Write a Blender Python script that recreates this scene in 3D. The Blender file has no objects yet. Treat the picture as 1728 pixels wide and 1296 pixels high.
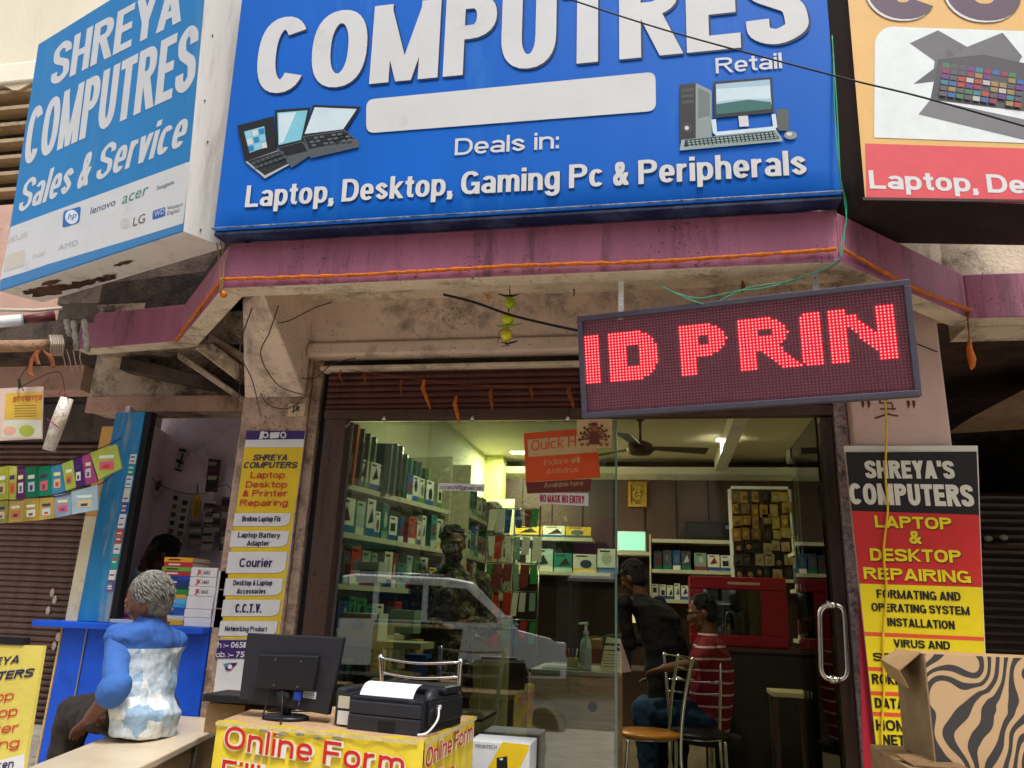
import bpy, math, random
from mathutils import Vector, Matrix
import numpy as np
random.seed(7)
SC = bpy.context.scene
COL = SC.collection
V = Vector
# ------------------------------------------------------------------ camera
F = 1300.0
CAM = V((0, 0, 1.5))
def _n(v):
    v = np.array(v, float); return v / np.linalg.norm(v)
_Z = _n((176, 4450, -F)); _X = -_n((-6800, -111, -F)); _X = _n(_X - _Z * _X.dot(_Z)); _Y = np.cross(_Z, _X)
R = Matrix((_X.tolist(), _Y.tolist(), _Z.tolist()))
cd = bpy.data.cameras.new('camera'); cam = bpy.data.objects.new('camera', cd); COL.objects.link(cam)
cd.sensor_width = 36; cd.lens = F / 1728 * 36; cd.clip_start = .05; cd.clip_end = 600
cam.matrix_world = Matrix.Translation(CAM) @ R.to_4x4()
SC.camera = cam
# ------------------------------------------------------------------ light: overcast day
world = bpy.data.worlds.new('World'); SC.world = world; world.use_nodes = True
wn = world.node_tree
sky = wn.nodes.new('ShaderNodeTexSky'); sky.sky_type = 'NISHITA'; sky.sun_disc = False
SUN_EL, SUN_AZ = math.radians(64), math.radians(150)      # azimuth clockwise from +Y: behind the camera, to its right
sky.sun_elevation = SUN_EL; sky.sun_rotation = SUN_AZ
sky.air_density = 1.0; sky.dust_density = 4.0; sky.ozone_density = 1.0
bg = wn.nodes['Background']; bg.inputs[1].default_value = 0.14
hs = wn.nodes.new('ShaderNodeHueSaturation'); hs.inputs['Saturation'].default_value = .5   # overcast: a grey sky
wn.links.new(sky.outputs[0], hs.inputs['Color']); wn.links.new(hs.outputs[0], bg.inputs[0])
sl = bpy.data.lights.new('sun', 'SUN'); sl.energy = 1.5; sl.angle = math.radians(10); sl.color = (1, .975, .94)
so = bpy.data.objects.new('sun', sl); COL.objects.link(so)
sd = V((math.sin(SUN_AZ) * math.cos(SUN_EL), math.cos(SUN_AZ) * math.cos(SUN_EL), math.sin(SUN_EL)))
so.rotation_euler = sd.to_track_quat('Z', 'Y').to_euler(); so.location = sd * 30
SC.view_settings.view_transform = 'Standard'; SC.view_settings.look = 'None'
SC.view_settings.exposure = 0.9; SC.view_settings.gamma = 1.0; SC.view_settings.use_curve_mapping = False
SC.cycles.max_bounces = 7; SC.cycles.transparent_max_bounces = 12

# ------------------------------------------------------------------ pixels to places
def ray(px, py): return R @ V((px - 864, 648 - py, -F))
def at(px, py, Y=None, Z=None, X=None):
    d = ray(px, py)
    t = (Y - CAM.y) / d.y if Y is not None else (Z - CAM.z) / d.z if Z is not None else (X - CAM.x) / d.x
    return CAM + d * t
RT = R.transposed()
def pj(p):
    c = RT @ (p - CAM); return V((864 + F * c.x / -c.z, 648 - F * c.y / -c.z))
class Plane:
    def __init__(s, p0, u, v):
        s.p = V(p0); s.u = V(u).normalized(); v = V(v); v = v - s.u * v.dot(s.u); s.v = v.normalized()
        s.n = s.u.cross(s.v).normalized()
        if s.n.dot(CAM - s.p) < 0: s.n = -s.n
    def hit(s, px, py, off=0):
        d = ray(px, py); t = (s.p + s.n * off - CAM).dot(s.n) / d.dot(s.n); return CAM + d * t
def yplane(Y): return Plane((0, Y, 1), (1, 0, 0), (0, 0, 1))

# ------------------------------------------------------------------ materials
def lin(c):
    if isinstance(c, str):
        c = [int(c[i:i + 2], 16) / 255 for i in (0, 2, 4)]
    return tuple((x / 12.92 if x < .04045 else ((x + .055) / 1.055) ** 2.4) for x in c) + (1,)
MC = {}
def M(name, col='808080', rough=.6, var=.12, sc=9.0, dirt=0.0, dcol='2a211c', bump=.0, bsc=60.0, metal=0.0, emit=0.0, streak=False, spec=.4, coat=0.0):
    if name in MC: return MC[name]
    m = bpy.data.materials.new(name); m.use_nodes = True; nt = m.node_tree; N = nt.nodes; L = nt.links
    b = N['Principled BSDF']; b.inputs['Roughness'].default_value = rough; b.inputs['Metallic'].default_value = metal
    b.inputs['Specular IOR Level'].default_value = spec; b.inputs['Coat Weight'].default_value = coat
    tc = N.new('ShaderNodeTexCoord'); mp = N.new('ShaderNodeMapping'); L.new(tc.outputs['Object'], mp.inputs[0])
    if streak: mp.inputs['Scale'].default_value = (1, 1, .12)
    no = N.new('ShaderNodeTexNoise'); no.inputs['Scale'].default_value = sc; no.inputs['Detail'].default_value = 7; no.inputs['Roughness'].default_value = .62
    L.new(mp.outputs[0], no.inputs[0])
    c = lin(col); r = N.new('ShaderNodeValToRGB'); L.new(no.outputs['Fac'], r.inputs[0])
    r.color_ramp.elements[0].position = .3; r.color_ramp.elements[1].position = .7
    r.color_ramp.elements[0].color = tuple(x * (1 - var) for x in c[:3]) + (1,)
    r.color_ramp.elements[1].color = tuple(min(1, x * (1 + var)) for x in c[:3]) + (1,)
    out = r.outputs[0]
    if dirt > 0:
        n2 = N.new('ShaderNodeTexNoise'); n2.inputs['Scale'].default_value = sc * .6; n2.inputs['Detail'].default_value = 10; n2.inputs['Roughness'].default_value = .75
        mp2 = N.new('ShaderNodeMapping'); mp2.inputs['Location'].default_value = (3.1, 5.7, 1.3)
        if streak: mp2.inputs['Scale'].default_value = (1.6, 1.6, .22)
        L.new(tc.outputs['Object'], mp2.inputs[0]); L.new(mp2.outputs[0], n2.inputs[0])
        r2 = N.new('ShaderNodeValToRGB'); L.new(n2.outputs['Fac'], r2.inputs[0])
        e = r2.color_ramp.elements; e[0].position = .60 - .20 * dirt; e[1].position = .73 - .17 * dirt
        e[0].color = (0, 0, 0, 1); k = min(1, .45 + .55 * dirt); e[1].color = (k, k, k, 1)
        mx = N.new('ShaderNodeMix'); mx.data_type = 'RGBA'; L.new(r2.outputs[0], mx.inputs['Factor']); L.new(out, mx.inputs['A'])
        mx.inputs['B'].default_value = lin(dcol); out = mx.outputs['Result']
    if dirt > .3 and not metal:     # flecks of grime
        n5 = N.new('ShaderNodeTexNoise'); n5.inputs['Scale'].default_value = 75; n5.inputs['Detail'].default_value = 3; L.new(tc.outputs['Object'], n5.inputs[0])
        n6 = N.new('ShaderNodeTexNoise'); n6.inputs['Scale'].default_value = 4; L.new(tc.outputs['Object'], n6.inputs[0]); ad = N.new('ShaderNodeMath'); ad.operation = 'MULTIPLY_ADD'; ad.inputs[1].default_value = .35; L.new(n6.outputs['Fac'], ad.inputs[0]); L.new(n5.outputs['Fac'], ad.inputs[2])
        r5 = N.new('ShaderNodeValToRGB'); L.new(ad.outputs[0], r5.inputs[0]); r5.color_ramp.elements[0].position = .83; r5.color_ramp.elements[1].position = .90; r5.color_ramp.elements[1].color = (.75, .75, .75, 1)
        m5 = N.new('ShaderNodeMix'); m5.data_type = 'RGBA'; L.new(r5.outputs[0], m5.inputs['Factor']); L.new(out, m5.inputs['A']); m5.inputs['B'].default_value = tuple(x * .6 for x in lin(dcol)[:3]) + (1,); out = m5.outputs['Result']
    L.new(out, b.inputs['Base Color'])
    if emit:
        b.inputs['Emission Color'].default_value = c; b.inputs['Emission Strength'].default_value = emit
    if bump:
        n3 = N.new('ShaderNodeTexNoise'); n3.inputs['Scale'].default_value = bsc; n3.inputs['Detail'].default_value = 6
        L.new(mp.outputs[0], n3.inputs[0]); bp = N.new('ShaderNodeBump'); bp.inputs['Strength'].default_value = bump; bp.inputs['Distance'].default_value = .02
        L.new(n3.outputs['Fac'], bp.inputs['Height']); L.new(bp.outputs[0], b.inputs['Normal'])
    MC[name] = m; return m
def plain(hexcol, rough=.55, **k): return M('paint_' + hexcol + ('' if rough == .55 else '_%d' % (rough * 100)), hexcol, rough, var=.06, sc=14, **k)

# ------------------------------------------------------------------ objects
def tag(o, label=None, cat=None, group=None, kind=None):
    if label: o['label'] = label
    if cat: o['category'] = cat
    if group: o['group'] = group
    if kind: o['kind'] = kind
    return o
def thing(name, label, cat, loc=(0, 0, 0), group=None):
    o = bpy.data.objects.new(name, None); COL.objects.link(o); o.location = V(loc); o.empty_display_size = .1
    return tag(o, label, cat, group)
def adopt(o, parent):
    if parent is not None:
        o.parent = parent; o.matrix_parent_inverse = Matrix.Translation(-rootloc(parent))
def rootloc(p):
    l = V((0, 0, 0))
    while p is not None: l = l + p.location; p = p.parent
    return l
class MB:
    def __init__(s): s.v = []; s.f = []; s.m = []; s.mi = 0
    def face(s, pts):
        n = len(s.v); s.v += [tuple(p) for p in pts]; s.f.append(tuple(range(n, n + len(pts)))); s.m.append(s.mi); return s
    def raw(s, vs, fs):
        n = len(s.v); s.v += [tuple(p) for p in vs]; s.f += [tuple(i + n for i in f) for f in fs]; s.m += [s.mi] * len(fs); return s
    def hexa(s, a):      # 8 corners: 0-3 bottom loop, 4-7 top loop
        return s.raw(a, [(0, 3, 2, 1), (4, 5, 6, 7), (0, 1, 5, 4), (1, 2, 6, 5), (2, 3, 7, 6), (3, 0, 4, 7)])
    def box(s, x0, x1, y0, y1, z0, z1):
        return s.hexa([(x0, y0, z0), (x1, y0, z0), (x1, y1, z0), (x0, y1, z0), (x0, y0, z1), (x1, y0, z1), (x1, y1, z1), (x0, y1, z1)])
    def obox(s, o, a, b, c):   # corner o and three edge vectors
        o = V(o); a = V(a); b = V(b); c = V(c)
        return s.hexa([o, o + a, o + a + b, o + b, o + c, o + a + c, o + a + b + c, o + b + c])
    def prism(s, pts, vec):
        n = len(pts); vec = V(vec); P = [V(p) for p in pts]
        return s.raw(P + [p + vec for p in P], [tuple(range(n))[::-1], tuple(range(n, 2 * n))] + [(i, (i + 1) % n, n + (i + 1) % n, n + i) for i in range(n)])
    def loft(s, rings, n=12, cap=True):   # rings: (centre, vx, vy)
        base = len(s.v); k = len(rings)
        for c, a, b in rings:
            for i in range(n):
                t = 2 * math.pi * i / n; s.v.append(tuple(V(c) + V(a) * math.cos(t) + V(b) * math.sin(t)))
        for j in range(k - 1):
            for i in range(n):
                i2 = (i + 1) % n; s.f.append((base + j * n + i, base + j * n + i2, base + (j + 1) * n + i2, base + (j + 1) * n + i)); s.m.append(s.mi)
        if cap:
            s.f.append(tuple(base + i for i in range(n))[::-1]); s.m.append(s.mi)
            s.f.append(tuple(base + (k - 1) * n + i for i in range(n))); s.m.append(s.mi)
        return s
    def tube(s, pts, r, n=8, cap=True):
        P = [V(p) for p in pts]; rs = r if isinstance(r, (list, tuple)) else [r] * len(P); rings = []
        prev = None
        for i, p in enumerate(P):
            d = (P[min(i + 1, len(P) - 1)] - P[max(i - 1, 0)]).normalized()
            if prev is None:
                a = d.cross(V((0, 0, 1)));  a = a if a.length > .1 else d.cross(V((1, 0, 0)))
            else: a = prev - d * prev.dot(d)
            a.normalize(); prev = a; b = d.cross(a).normalized(); rings.append((p, a * rs[i], b * rs[i]))
        return s.loft(rings, n, cap)
    def caps(s, a, b, ra, rb, n=12):      # capsule, tapered
        a = V(a); b = V(b); d = (b - a).normalized(); P = []; rr = []
        for t in (-1, -.85, -.5): P.append(a + d * ra * t); rr.append(max(ra * math.sqrt(max(0, 1 - t * t)), .002))
        P.append(a); rr.append(ra); P.append(b); rr.append(rb)
        for t in (.5, .85, 1): P.append(b + d * rb * t); rr.append(max(rb * math.sqrt(max(0, 1 - t * t)), .002))
        return s.tube(P, rr, n)
    def ell(s, c, ax, ay, az, n=16, k=10):   # ellipsoid with axis vectors
        c = V(c); ax = V(ax); ay = V(ay); az = V(az); rings = []
        for j in range(k + 1):
            t = -math.pi / 2 + math.pi * j / k; q = max(math.cos(t), .01); rings.append((c + az * math.sin(t), ax * q, ay * q))
        return s.loft(rings, n)
    def build(s, name, mat, parent=None, smooth=False, bevel=0, label=None, kind=None):
        me = bpy.data.meshes.new(name); me.from_pydata(s.v, [], s.f)
        for m in (mat if isinstance(mat, (list, tuple)) else [mat]): me.materials.append(m)
        if any(s.m): me.polygons.foreach_set('material_index', s.m)
        if smooth: me.polygons.foreach_set('use_smooth', [True] * len(me.polygons))
        me.validate(); me.update()
        o = bpy.data.objects.new(name, me); COL.objects.link(o); adopt(o, parent)
        if bevel:
            md = o.modifiers.new('bevel', 'BEVEL'); md.width = bevel; md.segments = 2; md.limit_method = 'ANGLE'; md.angle_limit = .9
        if label: o['label'] = label
        if kind: o['kind'] = kind
        return o
def solo(mb, name, mat, label, cat, group=None, smooth=False, bevel=0, kind=None):
    o = mb.build(name, mat, None, smooth, bevel); return tag(o, label, cat, group, kind)
def struct(mb, name, mat, **k):
    o = mb.build(name, mat, None, **k); o['kind'] = 'structure'; return o
def bez(pts, n=8):      # smooth curve through points
    P = [V(p) for p in pts]; out = []
    for i in range(len(P) - 1):
        a = P[max(i - 1, 0)]; b = P[i]; c = P[i + 1]; d = P[min(i + 2, len(P) - 1)]
        for j in range(n):
            t = j / n; out.append(.5 * ((2 * b) + (c - a) * t + (2 * a - 5 * b + 4 * c - d) * t * t + (3 * b - a - 3 * c + d) * t ** 3))
    out.append(P[-1]); return out
def cable(pts, r, name, mat, label, cat='cable', group=None, parent=None):
    mb = MB().tube(bez(pts), r, 6)
    if parent is not None: return mb.build(name, mat, parent, True)
    return solo(mb, name, mat, label, cat, group, True)

# ------------------------------------------------------------------ lettering: flat print
TC = {}
def glyphs(s, res=3):
    if (s, res) in TC: return TC[(s, res)]
    cu = bpy.data.curves.new('t', 'FONT'); cu.body = s; cu.resolution_u = res; cu.size = 1
    o = bpy.data.objects.new('t', cu); COL.objects.link(o); dg = bpy.context.evaluated_depsgraph_get()
    me = bpy.data.meshes.new_from_object(o.evaluated_get(dg)); vs = [(v.co.x, v.co.y) for v in me.vertices]; fs = [tuple(p.vertices) for p in me.polygons]
    bpy.data.objects.remove(o); bpy.data.curves.remove(cu); bpy.data.meshes.remove(me)
    TC[(s, res)] = (vs, fs); return TC[(s, res)]
CAPH = {}
def caph(ch='H'):
    if ch not in CAPH:
        CAPH[ch] = max(y for x, y in glyphs(ch)[0])
    return CAPH[ch]
ADV = {}
def adv(c):
    if c not in ADV:
        ADV[c] = max(v[0] for v in glyphs(c + '|')[0]) - max(v[0] for v in glyphs('|')[0])
    return ADV[c]
ST = []
def tx(s, pl, BL, BR, h, mat, parent, t=.16, ty=None, sh=0, off=.0012, shadow=None, name='lettering', sw=(3, 3), res=3, label=None):
    """print the string s on the plane: baseline from pixel BL to pixel BR, capitals h pixels tall, strokes t cap heights thick"""
    if not ST:
        v = glyphs('I')[0]; ST.append(max(p[0] for p in v) - min(p[0] for p in v))
    st = ST[0]; ch = caph('H'); P0 = pl.hit(*BL, off); U = pl.hit(*BR, off) - P0
    e = .02; dy = pj(P0).y - pj(P0 + pl.v * e).y; Vv = pl.v * (h / dy * e)
    if any(ord(c) > 0x900 for c in s): chars = [s]; t = 0
    else: chars = list(s)
    q = Vv.length / U.length; xs = []; x = 0
    for i, c in enumerate(chars):
        if c == ' ': x += adv('n') * .5; xs.append(None); continue
        g = glyphs(c, res)[0]; xs.append(x); x += (max(v[0] for v in g) - min(v[0] for v in g)) if len(chars) == 1 else adv(c)
    n = sum(1 for k in xs if k is not None); g0 = min(v[0] for v in glyphs(chars[0], res)[0]); gl = glyphs(chars[-1], res)[0]
    W0 = xs[-1] + max(v[0] for v in gl) - g0
    if t:
        t = min(t, .75 / (n * q)); W = (W0 - n * st) / (1 - n * t * q); wx = max(.002, (t * q * W - st) / 2)
        if ty is None: ty = t * .85
        wy = max(.001, (ty * ch - st) / 2); W = W0 + 2 * wx * n
    else: W = W0; wx = wy = 0
    kx = max(2, math.ceil(2 * wx / (st * .8)) + 1); ky = max(2, math.ceil(2 * wy / (st * .8)) + 1)
    SH = [(0, 0)] if not t else [(-1 + 2 * i / (kx - 1), -1 + 2 * j / (ky - 1)) for i in range(kx) for j in range(ky) if kx * ky < 7 or i in (0, kx - 1) or j in (0, ky - 1) or (i + j) % 2]
    mb = MB()
    def put(dx, dyy, o3, mi):
        mb.mi = mi; m = 0
        for c, x in zip(chars, xs):
            if x is None: continue
            vs, fs = glyphs(c, res); bx = x - g0 + wx * (2 * m + 1) + dx; m += 1
            mb.raw([P0 + U * ((a + bx) / W) + pl.u * (sh * b / ch * Vv.length) + Vv * ((b * (1 - 2 * wy / ch) + wy + dyy) / ch) + pl.n * o3 for a, b in vs], fs)
    mats = [mat]; k = 0
    if shadow is not None:
        mats = [mat, shadow]; pxw = W / max(1, (pj(P0 + U) - pj(P0)).length); qq = ch / h
        for i, (a, c) in enumerate(SH): put(a * wx + sw[0] * pxw, c * wy - sw[1] * qq, i * 3e-5, 1)
        k = 3e-5 * (len(SH) + 2)
    for i, (a, c) in enumerate(SH): put(a * wx, c * wy, k + i * 3e-5, 0)
    return mb.build(name, mats, parent, label=label)
class Decal:
    """flat printed shapes on a plane, each a little proud of the one before"""
    def __init__(s, pl, off=.001): s.pl = pl; s.off = off; s.mb = MB(); s.mats = []
    def poly(s, pts, mat):
        if mat not in s.mats: s.mats.append(mat)
        s.mb.mi = s.mats.index(mat); s.off += 1.2e-4; s.mb.face([s.pl.hit(x, y, s.off) for x, y in pts]); return s
    def rrect(s, q, r, mat):     # rounded quad, r as fraction
        c = [V(p) for p in q]; pts = []
        for i in range(4):
            p = c[i]; a = c[i - 1]; b = c[(i + 1) % 4]; ra = r / max((a - p).length, 1); rb = r / max((b - p).length, 1)
            A = p + (a - p) * ra; B = p + (b - p) * rb
            for t in (0, .25, .5, .75, 1): pts.append(A * (1 - t) ** 2 + p * 2 * t * (1 - t) + B * t * t)
        return s.poly([(p.x, p.y) for p in pts], mat)
    def disc(s, c, rx, ry, mat, n=20, rot=0):
        return s.poly([(c[0] + rx * math.cos(t) * math.cos(rot) - ry * math.sin(t) * math.sin(rot), c[1] + rx * math.cos(t) * math.sin(rot) + ry * math.sin(t) * math.cos(rot)) for t in [2 * math.pi * i / n for i in range(n)]], mat)
    def build(s, name, parent, label=None): return s.mb.build(name, s.mats, parent, label=label)
def bar(p, a, b, w):   # quad along the pixel line a-b, w wide
    a = V(a); b = V(b); d = (b - a).normalized(); n = V((-d.y, d.x)) * w / 2
    return [tuple(a + n), tuple(b + n), tuple(b - n), tuple(a - n)]
# ---- a bold grotesque drawn with strokes (elliptical pen), for the heavy sign lettering
def _arc(cx, cy, rx, ry, a0, a1, n=14, e=2.35):
    out = []
    for i in range(n + 1):
        t = math.radians(a0 + (a1 - a0) * i / n); c, s_ = math.cos(t), math.sin(t)
        out.append((cx + rx * math.copysign(abs(c) ** (2 / e), c), cy + ry * math.copysign(abs(s_) ** (2 / e), s_)))
    return out
WID = dict(zip('ABCDEFGHKLMNOPQRSTUVXYWacdeghknopqrsuvyxbwmft', [.80, .78, .78, .76, .68, .64, .80, .76, .78, .62, 1.0, .78, .84, .74, .84, .80, .76, .70, .76, .74, .74, .74, 1.05, .6, .58, .62, .6, .62, .6, .6, .6, .62, .62, .62, .42, .57, .6, .58, .58, .6, .62, .82, .92, .36, .38]))
def strokes(c, tx_, ty_):
    """paths of glyph c in a box 0..w by 0..1"""
    narrow = c in "IilI.,:'"
    w = tx_ if narrow else WID.get(c)
    if w is None: return None
    l, r, b, T = tx_ / 2, w - tx_ / 2, ty_ / 2, 1 - ty_ / 2; cx = w / 2; X = .745; xt = X - ty_ / 2; mx = X / 2; ry = X / 2 - ty_ / 2; rx = w / 2 - tx_ / 2
    Sm = [(l, 0), (l, 1)]; P = []
    if c == 'I' or c == 'l': P = [Sm]
    elif c == 'i': P = [[(l, 0), (l, X)], [(l, .84), (l, 1)]]
    elif c == '.': P = [[(l, 0), (l, .19)]]
    elif c == ':': P = [[(l, 0), (l, .19)], [(l, .5), (l, .69)]]
    elif c == ',': P = [[(l, .0), (l, .19)], [(l + tx_ * .22, .03), (l - tx_ * .1, -.17)]]
    elif c == "'": P = [[(l, .68), (l, 1)]]
    elif c in 'OQ': P = [_arc(cx, .5, rx, .5 - b, 0, 360, 32)] + ([[(cx + .02, .28), (w, -.02)]] if c == 'Q' else [])
    elif c == 'C': P = [_arc(cx, .5, rx, .5 - b, 38, 322, 26)]
    elif c == 'G': P = [_arc(cx, .5, rx, .5 - b, 38, 330, 26), [(cx + .04, .44), (w, .44)], [(r, .0), (r, .5)]]
    elif c == 'U': P = [[(l, 1), (l, .4)] + _arc(cx, .4, rx, .4 - b, 180, 360, 14)[1:] + [(r, 1)]]
    elif c == 'S':
        P = [bez2([(r, .70), (r - .03, .83), (cx, T), (l + .02, .83), (l, .72), (l + .05, .60), (cx, .51), (r - .05, .42), (r, .29), (r - .02, .17), (cx, b), (l + .03, .15), (l, .30)])]
    elif c == 'P': P = [Sm, [(0, T), (cx, T)] + _arc(cx, .72, r - cx, T - .72, 90, -90, 12)[1:-1] + [(cx, 1.44 - T), (0, 1.44 - T)]]
    elif c == 'R': P = [Sm, [(0, T), (cx, T)] + _arc(cx, .74, r - cx - .02, T - .74, 90, -90, 12)[1:-1] + [(cx, 1.48 - T), (0, 1.48 - T)], [(cx - .02, 1.48 - T), (r + .02, 0)]]
    elif c == 'B': P = [Sm, [(0, T), (cx, T)] + _arc(cx, .75, r - cx - .02, T - .75, 90, -90, 10)[1:-1] + [(cx, .51), (0, .51)], [(cx, .51)] + _arc(cx, (.51 + b) / 2, r - cx, (.51 - b) / 2, 90, -90, 10)[1:-1] + [(cx, b), (0, b)]]
    elif c == 'D': P = [Sm, [(0, T), (cx - .05, T)] + _arc(cx - .05, .5, r - cx + .05, .5 - b, 90, -90, 16)[1:-1] + [(cx - .05, b), (0, b)]]
    elif c == 'T': P = [[(0, T), (w, T)], [(cx, 0), (cx, 1)]]
    elif c == 'L': P = [Sm, [(0, b), (w, b)]]
    elif c == 'E': P = [Sm, [(0, b), (w, b)], [(0, T), (w - .02, T)], [(0, .51), (w - .05, .51)]]
    elif c == 'F': P = [Sm, [(0, T), (w, T)], [(0, .5), (w - .06, .5)]]
    elif c == 'H': P = [Sm, [(r, 0), (r, 1)], [(l, .5), (r, .5)]]
    elif c == 'M': k = tx_ * .5; P = [Sm, [(r, 0), (r, 1)], [(l, 1), (cx, 0), 'd'], [(r, 1), (cx, 0), 'd']]
    elif c == 'N': P = [Sm, [(r, 0), (r, 1)], [(l, 1), (r, 0)]]
    elif c == 'A': P = [[(l * .9, 0), (cx, 1)], [(w - l * .9, 0), (cx, 1)], [(l, .27), (r, .27)]]
    elif c == 'V': P = [[(l * .9, 1), (cx, 0)], [(w - l * .9, 1), (cx, 0)]]
    elif c == 'X': P = [[(l, 0), (r, 1)], [(l, 1), (r, 0)]]
    elif c == 'Y': P = [[(l * .9, 1), (cx, .42)], [(w - l * .9, 1), (cx, .42)], [(cx, 0), (cx, .46)]]
    elif c == 'W': P = [[(l * .9, 1), (w * .29, 0)], [(cx, 1), (w * .29, 0)], [(cx, 1), (w * .71, 0)], [(w - l * .9, 1), (w * .71, 0)]]
    elif c == 'K': P = [Sm, [(l, .36), (r, 1)], [(l + .14, .52), (r + .02, 0)]]
    elif c == 'o': P = [_arc(cx, mx, rx, ry, 0, 360, 24)]
    elif c == 'c': P = [_arc(cx, mx, rx, ry, 40, 320, 18)]
    elif c == 'e': P = [_arc(cx, mx, rx, ry, -8, 318, 20), [(l, mx - .02), (r + tx_ * .3, mx - .02)]]
    elif c in 'dbpqg':
        sx_ = r if c in 'dqg' else l; y0, y1 = {'d': (0, 1), 'b': (0, 1), 'p': (-.26, X), 'q': (-.26, X), 'g': (.0, X)}[c]
        P = [_arc(cx, mx, rx, ry, 0, 360, 22), [(sx_, y0), (sx_, y1)]]
        if c == 'g': P.append([(r, .1)] + _arc(cx, -.0, rx, .2, -12, -165, 10))
    elif c == 'a': P = [[(r, 0), (r, .5)] + _arc(cx, xt - .2, rx, .2, 0, 150, 9)[1:], _arc(cx - .01, .22, rx - .005, .22 - b, 0, 360, 20)]
    elif c == 'n' or c == 'h': P = [[(l, 0), (l, 1 if c == 'h' else X)], [(l, .38)] + _arc(cx, xt - .24, rx, .24, 180, 0, 12) + [(r, 0)]]
    elif c == 'u': P = [[(r, 0), (r, X)], [(l, X), (l, .3)] + _arc(cx, b + .24, rx, .24, 180, 360, 12) + [(r, .35)]]
    elif c == 'm': q = (cx - l) / 2; P = [[(l, 0), (l, X)]] + [[(x0, .38)] + _arc(x0 + q, xt - .22, q, .22, 180, 0, 10) + [(x0 + 2 * q, 0)] for x0 in (l, cx)]
    elif c == 'r': P = [[(l, 0), (l, X)], [(l, .36)] + _arc(w, xt - .22, w - l, .22, 180, 95, 7)]
    elif c == 's':
        k = X; P = [bez2([(r, k * .70), (cx, k - b), (l, k * .72), (cx, k * .51), (r, k * .28), (cx, b), (l, k * .30)])]
    elif c == 't': P = [[(cx, 1 - .06), (cx, .2)] + [(cx + .03, b + .02), (w, b)], [(0, X - b), (w, X - b)]]
    elif c == 'f': P = [[(cx, 0), (cx, .74), (cx + .03, .92), (w, T)], [(0, X - b), (w, X - b)]]
    elif c == 'v': P = [[(l * .9, X), (cx, 0)], [(w - l * .9, X), (cx, 0)]]
    elif c == 'y': P = [[(l * .9, X), (cx, 0)], [(w - l * .9, X), (cx - .1, -.26)]]
    elif c == 'x': P = [[(l, 0), (r, X)], [(l, X), (r, 0)]]
    elif c == 'w': P = [[(l * .9, X), (w * .29, 0)], [(cx, X), (w * .29, 0)], [(cx, X), (w * .71, 0)], [(w - l * .9, X), (w * .71, 0)]]
    elif c == 'k': P = [Sm, [(l, .28), (r, X)], [(l + .12, .4), (r + .02, 0)]]
    return w, P
def bez2(pts, n=5): return [(p.x, p.y) for p in bez([V((x, y, 0)) for x, y in pts], n)]
def strip(path, tx_, ty_):
    """a ribbon of quads round the path, flat ends; returns verts, faces"""
    q = .53
    if path[-1] == 'd': path = path[:-1]; q = .40
    n = len(path); closed = n > 8 and abs(path[0][0] - path[-1][0]) < 1e-5 and abs(path[0][1] - path[-1][1]) < 1e-5
    vs = []; fs = []
    for i, (x, y) in enumerate(path):
        if closed: a = path[i - 1] if i > 0 else path[-2]; b = path[i + 1] if i < n - 1 else path[1]
        else: a = path[max(0, i - 1)]; b = path[min(n - 1, i + 1)]
        dx, dy = b[0] - a[0], b[1] - a[1]; L = math.hypot(dx, dy) or 1; dx /= L; dy /= L
        if n == 2 and abs(dy) > .3 and abs(dx) > .05:    # straight diagonal: cut level, as sign letters are
            h = tx_ * q; vs += [(x - h, y), (x + h, y)] if dy > 0 else [(x + h, y), (x - h, y)]
            continue
        # support point of the pen ellipse
        a_, b_ = tx_ / 2, ty_ / 2; ex, ey = -dy, dx; k = math.sqrt((a_ * ex) ** 2 + (b_ * ey) ** 2) or 1
        ox, oy = a_ * a_ * ex / k, b_ * b_ * ey / k
        vs += [(x + ox, y + oy), (x - ox, y - oy)]
    for i in range(n - 1): fs.append((2 * i, 2 * i + 1, 2 * i + 3, 2 * i + 2))
    return vs, fs
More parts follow.
